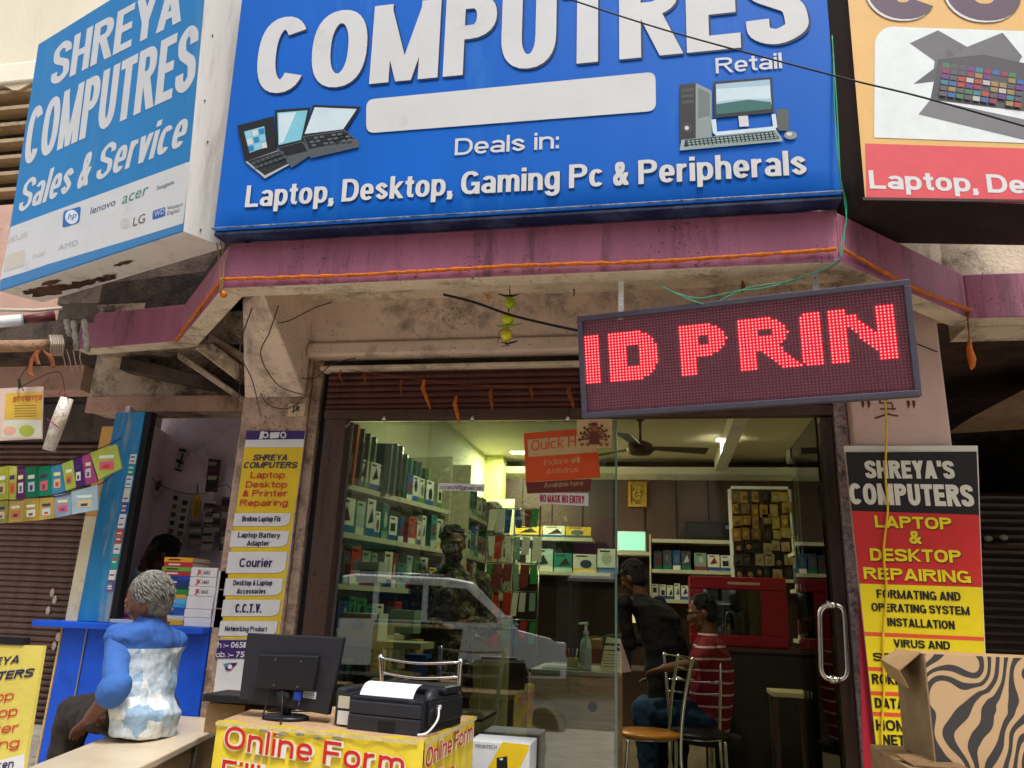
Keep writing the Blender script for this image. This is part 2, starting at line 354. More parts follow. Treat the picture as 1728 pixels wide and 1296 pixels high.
def hv(s, pl, BL, BR, h, mat, parent, t=.2, ty=None, gap=.075, sh=0, off=.0012, shadow=None, sw=(3, 3), name='lettering', label=None, space=.3):
    P0 = pl.hit(*BL, off); U = pl.hit(*BR, off) - P0
    e = .02; dy = pj(P0).y - pj(P0 + pl.v * e).y; Vv = pl.v * (h / dy * e); q = Vv.length / U.length
    ty = ty or t * .85; nI = 0; Wf = 0; st0 = None
    for c in s:
        if c == ' ': Wf += space; continue
        if c in "IilI.,:'": nI += 1; Wf += gap
        elif c in WID: Wf += WID[c] + gap
        else: Wf += (.36 if c == '1' else .62) + gap
    Wf -= gap; W = Wf / (1 - nI * t * q); T_ = min(t * q * W, .3); W = Wf + nI * T_
    lay = {}; x = 0
    for c in s:
        if c == ' ': x += space; continue
        g = strokes(c, T_, ty)
        if g is None:     # anything else: the built-in face, thickened
            vs, fs = glyphs(c, 4); a0 = min(v[0] for v in vs); a1 = max(v[0] for v in vs); y1 = caph('H'); st = .075; wx = max(0, (T_ - st) / 2) * .6; k = 0; gw = .36 if c == '1' else .62; wx = .005 if c in '#@' else wx
            f = (gw - 2 * wx) / (a1 - a0)
            for ox in (-1, 0, 1):
                for oy in (-1, 0, 1):
                    lay.setdefault(k, []).append(([(x + wx + (v[0] - a0) * f + ox * wx, v[1] / y1 * .94 + .03 + oy * .03) for v in vs], fs)); k += 1
            x += gw + gap; continue
        w, P = g
        for k, p in enumerate(P):
            vs, fs = strip(p, T_, ty); lay.setdefault(k, []).append(([(x + a, b) for a, b in vs], fs))
        x += w + gap
    mb = MB()
    def put(dx, dy_, o3, mi):
        mb.mi = mi
        for k in lay:
            for vs, fs in lay[k]: mb.raw([P0 + U * (a / W) + pl.u * (sh * b * Vv.length + dx) + Vv * b + pl.v * dy_ + pl.n * (o3 + k * 5e-5) for a, b in vs], fs)
    mats = [mat]; o = 0
    if shadow is not None:
        mats = [mat, shadow]; k = Vv.length / h; put(sw[0] * k, -sw[1] * k, 0, 1); o = 6e-4
    put(0, 0, o, 0)
    return mb.build(name, mats, parent, label=label)
# ------------------------------------------------------------------ materials used by the building
m_purple = M('purple_fascia_paint', 'a4627a', .55, .16, 5, dirt=.42, dcol='3a2429', streak=True, bump=.12)
m_beige = M('beige_soffit_plaster', 'd8c8ae', .8, .14, 7, dirt=.5, dcol='5c4836', bump=.25)
m_pink = M('pink_plaster', 'dcc6b2', .8, .1, 6, dirt=.42, dcol='6a5648', bump=.2)
m_pinkw = M('pink_pillar_paint', 'c8a898', .75, .08, 5, dirt=.25, dcol='6b5348', bump=.12)
m_conc = M('stained_concrete', 'b8a48c', .9, .22, 6, dirt=.75, dcol='2b231d', bump=.5, bsc=30)
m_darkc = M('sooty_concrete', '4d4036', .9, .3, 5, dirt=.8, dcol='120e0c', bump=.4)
m_brown = M('brown_channel_metal', '4a3428', .5, .2, 12, dirt=.4, dcol='1c120d', streak=True, bump=.1)
m_maroon = M('maroon_shutter_metal', '5a3029', .5, .18, 8, dirt=.5, dcol='1f100d', streak=True)
m_slat = M('brown_shutter_slat', '6a5046', .5, .2, 7, dirt=.4, dcol='2c1d16')
m_black = M('black_plastic', '16161a', .42, .1); m_dark = M('near_black', '0c0a0a', .8, .2)
m_white = M('white_paint', 'e4e2dc', .5, .05, 5, dirt=.12, dcol='9c9484')
m_chrome = M('chrome', 'd8d8d8', .12, .02, metal=1); m_alu = M('brushed_aluminium', 'a9a9ad', .32, .06, metal=.9)
m_steel = M('stainless_steel', 'cfc9c2', .2, .04, metal=1)
m_gran = M('speckled_granite_strip', 'a89696', .7, .3, 60, dirt=.65, dcol='4a3434', bump=.4)
def glassmat(name, tint, ior, rough=0.0):
    m = bpy.data.materials.new(name); m.use_nodes = True; nt = m.node_tree; N = nt.nodes; L = nt.links; N.remove(N['Principled BSDF'])
    o = N['Material Output']; t = N.new('ShaderNodeBsdfTransparent'); t.inputs[0].default_value = lin(tint)
    g = N.new('ShaderNodeBsdfGlossy'); g.inputs['Roughness'].default_value = rough; fr = N.new('ShaderNodeFresnel'); fr.inputs[0].default_value = ior
    x = N.new('ShaderNodeMixShader'); L.new(fr.outputs[0], x.inputs[0]); L.new(t.outputs[0], x.inputs[1]); L.new(g.outputs[0], x.inputs[2]); L.new(x.outputs[0], o.inputs[0]); return m
m_glass = glassmat('window_glass', 'eaf2e8', 2.25)

# ------------------------------------------------------------------ ground and terraces
mb = MB(); mb.box(-120, 120, -120, -.9, -.3, .2); struct(mb, 'road', M('dark_asphalt', '55524e', .95, .2, 3, dirt=.25, bump=.3))
mb = MB(); mb.box(-120, 120, -.898, 3.2, -.3, .3); struct(mb, 'pavement', M('dusty_concrete_road', 'ada498', .95, .15, 3, dirt=.2, dcol='7c7468', bump=.3))
mb = MB(); mb.box(-120, 120, 3.2, 120, -.3, -.004); struct(mb, 'ground', M('bare_ground', '6b5d4c', .95, .2, 2))
mb = MB(); mb.box(-7, -2.55, 2.3, 5.6, 0, .52); struct(mb, 'pavement', M('worn_terrace_floor', 'c6bcaa', .85, .15, 5, dirt=.5, dcol='5e5344', bump=.2))
mb = MB(); mb.box(-1.88, 1.4, 3.7, 8.4, 0, .35); struct(mb, 'shop_floor', M('shop_floor_tile', '7b6e5a', .35, .1, 4, dirt=.2))

# ------------------------------------------------------------------ the shop building
B = thing('shop_building', 'purple and beige shop front with octagonal concrete canopy over the glazed computer shop', 'building', (0, 4, 0))
def zz(px, py, Y): return at(px, py, Y=Y).z
path = [V((-3.52, 3.90)), V((-2.75, 3.80)), V((-2.055, 3.10)), V((.74, 3.10)), V((1.47, 3.81)), V((4.5, 3.83))]
def offs(path, d):
    out = []
    for i, p in enumerate(path):
        ds = []
        if i > 0: ds.append((path[i] - path[i - 1]).normalized())
        if i < len(path) - 1: ds.append((path[i + 1] - path[i]).normalized())
        ns = [V((-q.y, q.x)) for q in ds]; n = sum(ns, V((0, 0))).normalized(); out.append(p + n * d / max(.3, n.dot(ns[0])))
    return out
ZF = 2.925
for i in range(5):
    a, b = path[i], path[i + 1]; ia, ib = offs(path, .11)[i], offs(path, .11)[i + 1]; zt = 3.165 if i == 2 else 3.157
    mb = MB(); mb.hexa([(a.x, a.y, ZF), (b.x, b.y, ZF), (ib.x, ib.y, ZF), (ia.x, ia.y, ZF), (a.x, a.y, zt), (b.x, b.y, zt), (ib.x, ib.y, zt), (ia.x, ia.y, zt)])
    mb.m[0] = 1; o = mb.build('fascia', [m_purple, m_beige], B, bevel=.006)
ins = offs(path, .112)
mb = MB(); mb.prism([(p.x, p.y, 3.16) for p in ins] + [(4.5, 4.5, 3.16), (-3.52, 4.5, 3.16)], (0, 0, .23)); mb.build('canopy_slab', m_beige, B)
mb = MB(); q0 = offs(path, .09); mb.prism([(q0[0].x + .01, q0[0].y, 3.16), (q0[1].x, q0[1].y, 3.16), (q0[2].x - .02, q0[2].y, 3.16), (q0[2].x - .02, q0[2].y + .3, 3.16), (q0[1].x, 4.3, 3.16), (q0[0].x + .01, 4.3, 3.16)], (0, 0, .245)); mb.build('sooty_kerb', m_darkc, B)
MB().box(-4.1, -1.6, 4.3, 4.548, 3.41, 4.3).build('sooty_wall', M('sooty_wall', '5c4c42', .9, .3, 4, dirt=.7, dcol='1a1411', bump=.3), B)
# right soffit beam and left soffit
mb = MB().box(1.50, 4.5, 3.95, 4.16, 2.928, 3.237); mb.build('soffit_beam', m_beige, B)
mb = MB().box(-3.5, -2.40, 3.94, 4.195, 2.95, 3.237); mb.build('soffit_beam', m_conc, B)
mb = MB().box(-3.62, -2.40, 4.2, 4.42, 2.615, 3.237); mb.build('lintel', m_conc, B, bevel=.01)
mb = MB().box(-3.60, -2.40, 4.17, 4.20, 2.60, 2.70); mb.build('lintel_band', M('peeling_pink_edge', 'b08a74', .85, .2, 8, dirt=.5), B)
# haunch that carries the canopy corner
mb = MB(); mb.hexa([(-2.335, 3.895, 2.60), (-1.96, 3.895, 2.60), (-2.0, 3.36, 3.02), (-2.20, 3.52, 3.02), (-2.335, 3.895, 3.235), (-1.96, 3.895, 3.235), (-2.0, 3.34, 3.235), (-2.20, 3.50, 3.235)]); mb.build('haunch', m_pink, B, bevel=.012)
mb = MB(); mb.prism([(-2.42, 3.9, 2.72), (-2.38, 3.9, 2.8), (-2.56, 3.84, 2.93), (-2.70, 3.88, 2.91)], (0, .10, 0)); mb.build('haunch', m_conc, B, bevel=.01)
# broken stubs and slanting stiffeners under the left canopy
def beam(pts, th, dy, mt, nm_='broken_beam'):
    a, b = at(*pts[0]), at(*pts[1]); d_ = (b - a); n_ = UPZ.cross(d_).normalized() * 0 + V((0, dy, 0)); MB().prism([a, b, b - V((0, 0, th)), a - V((0, 0, th * 1.3))], n_).build(nm_, mt, B, bevel=.008)
UPZ = V((0, 0, 1))
beam(((352, 560, 3.93), (482, 640, 3.93)), .05, .10, m_beige); beam(((205, 600, 4.08), (424, 652, 4.05)), .07, .10, m_darkc); beam(((300, 592, 4.0), (440, 690, 3.96)), .035, .06, m_conc)
# pillars
mb = MB().box(-2.345, -1.945, 3.9, 4.3, 0, 3.237); mb.build('pillar', M('bare_stained_pillar', 'ba9c86', .85, .25, 8, dirt=.62, dcol='4a3526', bump=.4), B, bevel=.012)
mb = MB().box(-1.942, -1.885, 3.92, 4.2, .1, 2.86); mb.build('pillar_strip', M('flaking_strip', 'a8917c', .85, .2, 14, dirt=.7, dcol='54342c', bump=.4), B, bevel=.006)
mb = MB().box(.905, 1.335, 3.83, 4.25, 0, 3.237); mb.build('pillar', m_pinkw, B, bevel=.01)
mb = MB().box(.842, .902, 3.9, 4.2, 0, 3.237); mb.build('pillar_strip', m_gran, B, bevel=.006)
# lintel over the glass: wall, bulged lower band, dark groove, lip
z1, z2, z3, z4, z5 = [zz(760, y, 3.85) for y in (566, 572, 597, 611, 618)]
mb = MB().box(-2.02, 1.336, 3.86, 4.3, z2, 3.236); mb.v = [(x + (.05 if x < -2 and z > 3.2 else 0), y, z) for x, y, z in mb.v]; mb.build('lintel', m_pink, B, bevel=.02)
mb = MB().box(-1.96, .90, 3.835, 4.3, z3 + .002, z2 - .003); mb.build('lintel_band', m_pink, B, bevel=.014)
mb = MB().box(-1.90, .90, 3.93, 4.3, z4, z3); mb.build('groove', m_darkc, B)
mb = MB().box(-1.88, .90, 3.865, 4.0, z5, z4); mb.build('lip', m_beige, B, bevel=.006)
# concrete seen above the right wing
mb = MB().box(1.0, 4.5, 4.15, 4.6, 3.392, 3.62); mb.build('upper_slab', M('raw_upper_slab', '8a7058', .9, .2, 5, dirt=.5), B, bevel=.02)
mb = MB().box(.8, 4.5, 4.6, 4.8, 3.39, 6.2); mb.build('upper_wall', m_beige, B)
mb = MB().box(-4.15, .8, 4.55, 4.75, 3.39, 6.2); mb.build('upper_wall', M('dim_pink_wall', '9a7d70', .85, .1, 4, dirt=.4), B)
# bay on the right, dark under its own canopy
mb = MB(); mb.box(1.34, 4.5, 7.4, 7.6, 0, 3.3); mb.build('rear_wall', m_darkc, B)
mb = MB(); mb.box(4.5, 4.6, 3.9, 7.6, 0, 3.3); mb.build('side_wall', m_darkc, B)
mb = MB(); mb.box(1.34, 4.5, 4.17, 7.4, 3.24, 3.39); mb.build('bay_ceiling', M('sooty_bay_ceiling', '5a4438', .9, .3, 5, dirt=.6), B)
a = at(1640, 704, Y=5.4); mb = MB(); mb.prism([(a.x, 5.4, a.z), (a.x + 1.0, 5.4, a.z + .55), (a.x + 1.6, 5.4, a.z + .95), (a.x + 1.6, 5.4, a.z + .1)], (0, .5, 0)); mb.build('stair_underside', M('brown_stair_underside', 'a08468', .9, .2), B)
# interior shell
m_iw = M('cream_green_wall', 'cfd0a0', .7, .06, 3); m_ic = M('ceiling_paint', 'c8bfa8', .75, .06, 3)
mb = MB().box(-1.98, -1.86, 4.2, 8.5, .35, 3.08); mb.build('interior_wall', m_iw, B)
mb = MB().box(1.34, 1.44, 4.26, 8.5, 0, 3.08); mb.build('interior_wall', m_iw, B)
mb = MB().box(-1.86, 1.34, 8.35, 8.5, .35, 3.08); mb.build('interior_wall', M('brown_panelling', '4a3630', .5, .2, 4, streak=True), B)
mb = MB().box(-1.98, 1.44, 4.32, 8.5, 3.08, 3.22); mb.build('ceiling', m_ic, B)
z = zz(1100, 806, 8.2)
mb = MB(); mb.prism([(-1.85, 8.349, z), (-1.85, 8.2, z + .04), (-1.85, 8.12, z + .1), (-1.85, 8.349, z + .1)], (3.18, 0, 0)); mb.build('cornice', m_white, B)
mb = MB().box(-1.859, -1.66, 8.0, 8.2, .35, 3.075); mb.build('column', M('lit_tone_column', 'c8c878', .6, .05), B)  # bright lime colour paints in the lit look of the column corner
mb = MB(); mb.box(.55, .66, 4.9, 8.2, 2.95, 3.078); mb.build('ceiling_beam', m_white, B)
# panel joints of the rear wall
for k in range(9):
    MB().box(-1.5 + k * .33, -1.492 + k * .33, 8.342, 8.349, 1.9, z - .01).build('panel_joint', m_dark, B)

# shutter housing above the glass, slat by slat
S = thing('roller_shutter_box', 'dark maroon rolled shutter hanging under the beige lintel above the glass', 'shutter', (-.4, 3.95, 2.5))
zt, zb = zz(760, 617, 3.92), zz(760, 690, 3.92); n = 7
for k in range(n):
    za = zb + (zt - zb) * k / n; zc = za + (zt - zb) / n
    mb = MB(); P = [(-1.84, 3.925, za), (-1.84, 3.912, za + .35 * (zc - za)), (-1.84, 3.914, za + .7 * (zc - za)), (-1.84, 3.93, zc), (-1.84, 3.96, zc), (-1.84, 3.96, za)]
    mb.prism(P, (2.68, 0, 0)).build('slat', m_maroon, S)
zr = zz(760, 706, 3.92)
MB().box(-1.84, .84, 3.905, 3.975, zr, zb - .002).build('bottom_rail', m_brown, S, bevel=.004)
for px in (648, 797, 958):
    p = at(px, 706, Y=3.9); MB().tube([p + V((0, .01, .02)), p + V((0, 0, -.012))], .011, 8).build('lock_bolt', m_steel, S, True)
# glass front
W = thing('shop_window', 'large fixed glass pane left of the door, reflecting the street', 'window', (-1, 4, .35))
MB().box(-1.83, -1.705, 3.9, 3.99, .35, zr - .002).build('frame', m_brown, W, bevel=.006)
MB().box(-1.878, -1.834, 3.95, 4.1, .1, 2.8).build('guide_channel', m_dark, W)
MB().box(-1.703, -.235, 3.985, 3.997, .352, zr - .003).build('pane', m_glass, W)
MB().box(-1.703, -1.692, 3.97, 3.984, .352, zr - .003).build('edge_seal', m_alu, W)
D = thing('glass_door', 'frameless glass door standing open edge-on, with a steel pull handle', 'door', (.8, 4, .35))
MB().box(.742, .752, 3.86, 4.72, .36, zr - .02).build('pane', glassmat('door_glass', 'e4efe6', 1.6), D)
MB().box(-.232, -.222, 3.980, 4.002, .352, zr - .003).build('pane_edge', M('green_glass_edge', '6c8a7c', .3), D)
for zp in (.36, zr - .09): MB().box(.735, .760, 4.60, 4.74, zp, zp + .07).build('patch_fitting', m_steel, D)
MB().box(.778, .838, 3.93, 4.02, .352, zr - .003).build('frame', m_brown, D, bevel=.005)
a, b = at(1379, 1034, Y=3.86), at(1422, 1016, Y=3.86); c, d = at(1434, 1138, Y=3.86), at(1388, 1152, Y=3.86)
tl, tr, br, bl = [at(x, y, Y=3.86) for x, y in ((1383, 1022), (1424, 1020), (1431, 1148), (1386, 1146))]
cs = [tl, tr, br, bl]; loop = []
for i in range(4):
    p = cs[i]; q = (cs[i - 1] - p).normalized(); r_ = (cs[(i + 1) % 4] - p).normalized()
    for t in (0, .2, .4, .6, .8, 1): loop.append((p + q * .05) * (1 - t) ** 2 + p * 2 * t * (1 - t) + (p + r_ * .05) * t * t)
loop.append(loop[0]); MB().tube(loop, .0115, 12, cap=False).build('handle', m_steel, D, True)
for q in ((tl + tr) / 2, (bl + br) / 2):
    MB().tube([q + V((-.02, 0, 0)), q + V((.02, 0, 0))], .017, 12).build('handle_collar', m_steel, D, True)

# the old wall and louvres at the upper left
U = thing('neighbour_building', 'pale cream upper storey with brown louvres behind the left signboard', 'building', (-6, 5.2, 3))
def zy(y, Y=5.0): return at(20, y, Y=Y).z
MB().box(-14, -3.4, 5.2, 5.4, zy(118, 5.2), 9.5).build('wall', M('cream_wall', 'd6ccb4', .8, .06, 1.6, dirt=.3, dcol='b09c80', streak=True, bump=.2), U)
MB().box(-14, -3.4, 4.95, 5.2, zy(146), zy(112)).build('ledge', M('bleached_ledge', 'e4dcc6', .8, .06, 3, dirt=.2, dcol='a89a80'), U, bevel=.02)
mb = MB(); x = -9.0     # wavy edge of the roofing sheet
pts = [(-9 + i * .06, 5.1 + 0, zy(152) + .035 * math.sin(i * 1.1)) for i in range(85)]
for i in range(84):
    p, q = pts[i], pts[i + 1]; mb.face([(p[0], 4.97, p[2]), (q[0], 4.97, q[2]), (q[0], 4.97, zy(146)), (p[0], 4.97, zy(146))]); mb.face([(p[0], 4.97, p[2]), (q[0], 4.97, q[2]), (q[0], 5.3, q[2]), (p[0], 5.3, p[2])])
mb.build('corrugated_edge', M('corrugated_sheet', 'cbb999', .7, .15, 6, dirt=.4), U)
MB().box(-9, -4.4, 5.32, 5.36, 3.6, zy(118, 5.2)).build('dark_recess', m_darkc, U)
for k in range(7):
    z = zy(155 + k * 27.5); MB().box(-9, -4.4, 4.99, 5.12, z - .018, z + .018).build('louvre', M('beige_louvre', 'a58d6c', .7, .15, 9, dirt=.3), U)
MB().box(-9, -4.4, 5.0, 5.2, 3.0, zy(345)).build('lower_wall', M('dusty_pink_wall', 'c39d8c', .85, .12, 5, dirt=.3, bump=.15), U)
# ------------------------------------------------------------------ signboards
def vinyl(name, col, dirt=.12, dcol='1c3f78', var=.07, rough=.38):
    return M(name, col, .5, var, 3.2, dirt=dirt, dcol=dcol, streak=True, bump=.09, bsc=5, spec=.25)
s_blue = vinyl('blue_vinyl', '0062c6', .22, '2f7fd0'); s_blue2 = vinyl('faded_blue_vinyl', '2080c0', .3, '4f93c4')
s_white = M('printed_white', 'd6d7d6', .45, .04, 5, dirt=.1, dcol='b9b4aa'); s_navy = plain('0a1a3c'); s_grey = plain('4a4a4e'); s_lg = plain('8e9092')
s_black = plain('101012'); s_cyan = plain('7fc6d8'); s_pale = plain('cfe3ea'); s_mid = plain('2d2f33'); s_green = plain('4f8c78')

# main signboard
bl, br = at(358, 385, Y=3.0), at(1422, 328, Y=3.0); zb = (bl.z + br.z) / 2
lean = math.radians(3.4); up = V((0, -math.sin(lean), math.cos(lean)))
pm = Plane((0, 3.0, zb), (1, 0, 0), up)
G = thing('main_signboard', 'big blue signboard reading computres over the shop, with a blank white bar', 'signboard', (-.7, 3.05, 3.2))
TOP = 1.75
def sbox(pl, a, b, hgt, dep, mats, parent, name='panel', z=None):   # box behind a plane from a to b (points on the plane's foot)
    mb = MB(); a = V(a); b = V(b); nn = -pl.n * dep; vv = pl.v * hgt
    mb.obox(a, b - a, nn, vv); return mb.build(name, mats, parent, bevel=.006)
A, Bp = V((bl.x, 3.0, zb)), V((br.x, 3.0, zb))
# panel: slightly pillowed vinyl with creases near the foot
mb = MB(); nx, nz = 60, 30; gv = []
for j in range(nz + 1):
    for i in range(nx + 1):
        u, w = i / nx, j / nz; e = min(u, 1 - u, w * 1.2, (1 - w)); q = .0014 * math.sin(19 * u + 2) * math.exp(-w * 9) + .001 * math.sin(41 * u) * math.exp(-w * 14)
        q += .002 * math.exp(-((u - .9) / .05) ** 2 - ((w - .04) / .035) ** 2)
        p = A + (Bp - A) * u + pm.v * TOP * w + pm.n * (q * min(1, e * 30) - .016 * math.exp(-e * 60)); gv.append(p)
mb.raw(gv, [(j * (nx + 1) + i, j * (nx + 1) + i + 1, (j + 1) * (nx + 1) + i + 1, (j + 1) * (nx + 1) + i) for j in range(nz) for i in range(nx)])
mb.build('panel', s_blue, G, True)
mb = MB(); mb.obox(A - pm.n * .018, Bp - A, -pm.n * .10, pm.v * TOP); mb.build('frame', M('folded_blue_edge', '10306c', .5, .3, 6, dirt=.5, dcol='0a1020'), G, bevel=.006)
mb = MB(); mb.obox(A - pm.n * .02 - V((0, 0, .022)), Bp - A, -pm.n * .095, V((0, 0, .02))); mb.build('bottom_lip', M('navy_underside', '0c1c44', .5, .35, 9, dirt=.6, dcol='3d4c70'), G, bevel=.004)
mb = MB(); mb.tube([A + pm.n * .001 + pm.v * .006, Bp + pm.n * .001 + pm.v * .006], .0045, 6); mb.build('worn_seam', M('worn_seam', '7a8aa8', .6, .5, 30, dirt=.7, dcol='13254f'), G)
PO = .0045
sh = plain('061c52')
hv('COMPUTRES', pm, (428, 161), (1366, 69), 131, s_white, G, t=.225, ty=.175, off=PO, shadow=sh, sw=(2.6, 2.6), label='large white company lettering')
Decal(pm, PO).rrect([(618, 168), (1106, 121), (1107, 187), (618, 225)], 14, s_white).build('blank_bar', G)
hv('Retail', pm, (1208, 124), (1320, 115), 26, s_white, G, t=.17, off=PO)
hv('Deals in:', pm, (767, 262), (943, 250), 28, s_white, G, t=.17, off=PO)
hv('Laptop, Desktop, Gaming Pc & Peripherals', pm, (413, 350), (1362, 294), 37, s_white, G, t=.2, ty=.15, off=PO, shadow=sh, sw=(1.2, 1.4))
# printed laptops
d = Decal(pm, PO)
kb = plain('23262a'); kb2 = plain('53585c'); tile = plain('8ecbe4'); edge = plain('b7bcc0')
d.poly([(400, 212), (462, 196), (466, 255), (414, 273)], s_black).poly([(412, 222), (446, 213), (450, 248), (421, 258)], s_cyan)
for i in range(3):
    for j in range(3): d.poly([(414 + i * 11 + j * 2.2, 223 - i * 2.6 + j * 12), (423 + i * 11 + j * 2.2, 221 - i * 2.6 + j * 12), (424.5 + i * 11 + j * 2.2, 230 - i * 2.6 + j * 12), (416 + i * 11 + j * 2.2, 232 - i * 2.6 + j * 12)], [tile, s_white, plain('2a7fb8')][(i + j) % 3])
d.poly([(414, 273), (480, 250), (492, 276), (447, 301)], edge).poly([(417, 272), (478, 252), (489, 275), (447, 296)], kb)
d.poly([(464, 186), (524, 181), (512, 238), (466, 249)], s_black).poly([(468, 190), (519, 186), (508, 236), (470, 245)], s_cyan).poly([(470, 192), (500, 189), (478, 240), (471, 243)], s_pale)
d.poly([(466, 250), (512, 238), (524, 262), (492, 283)], kb2).poly([(470, 250), (510, 240), (519, 255), (482, 264)], s_black)
d.poly([(528, 177), (609, 180), (584, 220), (511, 232)], s_black).poly([(531, 181), (602, 184), (579, 218), (514, 226)], s_pale)
d.poly([(511, 230), (582, 219), (607, 240), (606, 248), (524, 267)], kb2).poly([(513, 231), (581, 221), (597, 234), (522, 252)], s_black)
for i in range(7):
    for j in range(3): d.poly([(519 + i * 10 + j * 3.2, 232.5 - i * 1.5 + j * 5.6), (526 + i * 10 + j * 3.2, 231.5 - i * 1.5 + j * 5.6), (527.5 + i * 10 + j * 3.2, 235 - i * 1.5 + j * 5.6), (520.5 + i * 10 + j * 3.2, 236 - i * 1.5 + j * 5.6)], plain('5e6468') if (i + j) % 3 else kb)
    for j in range(2): d.poly([(424 + i * 8 + j * 5, 274 - i * 2.9 + j * 7), (430 + i * 8 + j * 5, 272 - i * 2.9 + j * 7), (432 + i * 8 + j * 5, 276 - i * 2.9 + j * 7), (426 + i * 8 + j * 5, 278 - i * 2.9 + j * 7)], plain('4a5054'))
d.build('printed_laptops', G)
# printed desktop computer
d = Decal(pm, PO)
d.poly([(1147, 143), (1174, 140), (1174, 236), (1147, 238)], plain('2b2d2c')).poly([(1174, 140), (1201, 153), (1201, 232), (1174, 236)], plain('8f9b99')).poly([(1178, 148), (1198, 158), (1198, 195), (1178, 200)], plain('6f7b78'))
for k in range(3): d.poly([(1150, 150 + k * 10), (1171, 148 + k * 10), (1171, 154 + k * 10), (1150, 156 + k * 10)], plain('454846'))
d.disc((1159, 216), 8, 8, plain('3f4443')).disc((1159, 216), 3.5, 3.5, s_white)
d.poly([(1204, 138), (1303, 130), (1306, 190), (1205, 199)], plain('20232a')).poly([(1208, 142), (1299, 134), (1302, 176), (1209, 186)], plain('a9c6d6')).poly([(1209, 150), (1299, 144), (1300, 166), (1240, 168), (1209, 172)], s_pale).poly([(1209, 176), (1262, 168), (1301, 172), (1302, 184), (1209, 193)], plain('2f6b66'))
d.poly([(1246, 196), (1262, 195), (1264, 213), (1248, 214)], s_white).poly([(1200, 202), (1208, 201), (1210, 222), (1203, 225)], s_pale).poly([(1203, 223), (1308, 213), (1310, 219), (1208, 229)], s_pale).poly([(1302, 193), (1309, 192), (1312, 215), (1305, 217)], s_pale)
d.poly([(1310, 184), (1331, 184), (1331, 221), (1313, 220)], plain('565d5a')).disc((1334, 228), 11, 7, plain('8a9290')).disc((1332, 226), 5, 3, s_white)
d.poly([(1150, 236), (1310, 219), (1322, 238), (1147, 254)], plain('9fb0ae')).poly([(1156, 236), (1306, 221), (1316, 234), (1154, 248)], plain('20282a'))
for j in range(3):
    for i in range(22): d.poly([(1160 + i * 6.9 + j, 237.5 - i * .7 + j * 4), (1164.6 + i * 6.9 + j, 237 - i * .7 + j * 4), (1165 + i * 6.9 + j, 239.6 - i * .7 + j * 4), (1160.5 + i * 6.9 + j, 240 - i * .7 + j * 4)], plain('8fa8a4'))
d.build('printed_desktop_computer', G)

# left signboard
G2 = thing('left_signboard', 'faded blue and white sign with computer logos, angled at the left of the big one', 'signboard', (-3, 3.25, 3.2))
zl = zb; BR_, BL_ = at(309, 391, Z=zl), at(0, 492, Z=zl); dr = (BR_ - BL_); dr.z = 0; dr.normalize()
r = ray(345, 0); t = (BR_ - CAM).dot(dr) / r.dot(dr); TR_ = CAM + r * t
pl = Plane(BR_, dr, TR_ - BR_)
LT = pl.hit(65, 75); Hl = (LT - BL_).dot(pl.v)
mb = MB(); PB = -pl.n
outl = [pl.hit(0, 492), pl.hit(309, 391), BR_ + pl.v * (Hl + .25), LT + pl.v * .0]
o2 = [pl.hit(0, 492), pl.hit(309, 391), BR_ + pl.v * (Hl + .02), LT]
mb.face([p + pl.n * .0 for p in o2]); mb.build('panel', s_blue2, G2)
mb = MB(); mb.prism([p - pl.n * .003 for p in o2], -pl.n * .24); mb.build('cabinet', M('white_sign_cabinet', 'dcd9d2', .5, .06, 3, dirt=.3, dcol='8c8478', streak=True), G2, bevel=.004)
# rusty, stained patches under the cabinet
u0 = BR_ - pl.n * .01; dn = V((0, 0, -.002)); 
rs_ = random.Random(4)
for k, (u_, w_, L_2, W_2) in enumerate(((.30, .14, .24, .07), (.52, .17, .20, .05), (.75, .19, .12, .04), (.18, .10, .10, .05), (1.05, .10, .10, .02), (.42, .07, .10, .03))):
    c_ = BL_ + dr * u_ - pl.n * w_ + dn * (1 + k * .2); MB().face([c_ + dr * L_2 * math.cos(t) * rs_.uniform(.55, 1.1) - pl.n * W_2 * math.sin(t) * rs_.uniform(.5, 1.1) for t in [2 * math.pi * i / 26 for i in range(26)]]).build('rust_patch', M('rust_stain', '5a3a24', .8, .5, 18, dirt=.8, dcol='17100c'), G2)
for px, py in ((338, 60), (325, 170), (330, 240), (318, 388)):
    p = BR_ + dr * .0; q = Plane(BR_, pl.n, pl.v).hit(px + 20, py); MB().ell(q + dr * .003, (0, .006, 0), (0, 0, .006), dr * .004, 8, 4).build('screw', s_black, G2)
Decal(pl, .0008).poly([(18, 383), (321, 272), (309, 377), (0, 472)], s_white).build('white_band', G2)
Decal(pl, .0014).poly([(0, 474), (80, 446), (309, 378), (309, 389), (0, 490)], plain('3a80b8')).build('blue_strip', G2)
hv('SHREYA', pl, (84, 147), (304, 36), 70, s_white, G2, t=.23, ty=.16)
hv('COMPUTRES', pl, (38, 281), (327, 148), 98, s_white, G2, t=.2, ty=.15)
hv('Sales & Service', pl, (29, 360), (309, 246), 54, s_white, G2, t=.2, ty=.13, sh=.22)
d = Decal(pl, .0014); d.rrect([(107, 356), (137, 348), (134, 376), (105, 385)], 5, plain('2a6cb4')).disc((121, 366), 11, 12, plain('dfe7ee')); d.build('printed_logo', G2)
tx('hp', pl, (114, 371), (128, 367), 10, plain('2a6cb4'), G2, t=.16, sh=.2, off=.0024)
tx('lenovo', pl, (152, 362), (194, 346), 12, plain('3f4e86'), G2, t=.16, sh=.1, off=.0018)
tx('acer', pl, (205, 345), (248, 328), 19, s_green, G2, t=.16, sh=.2, off=.0018)
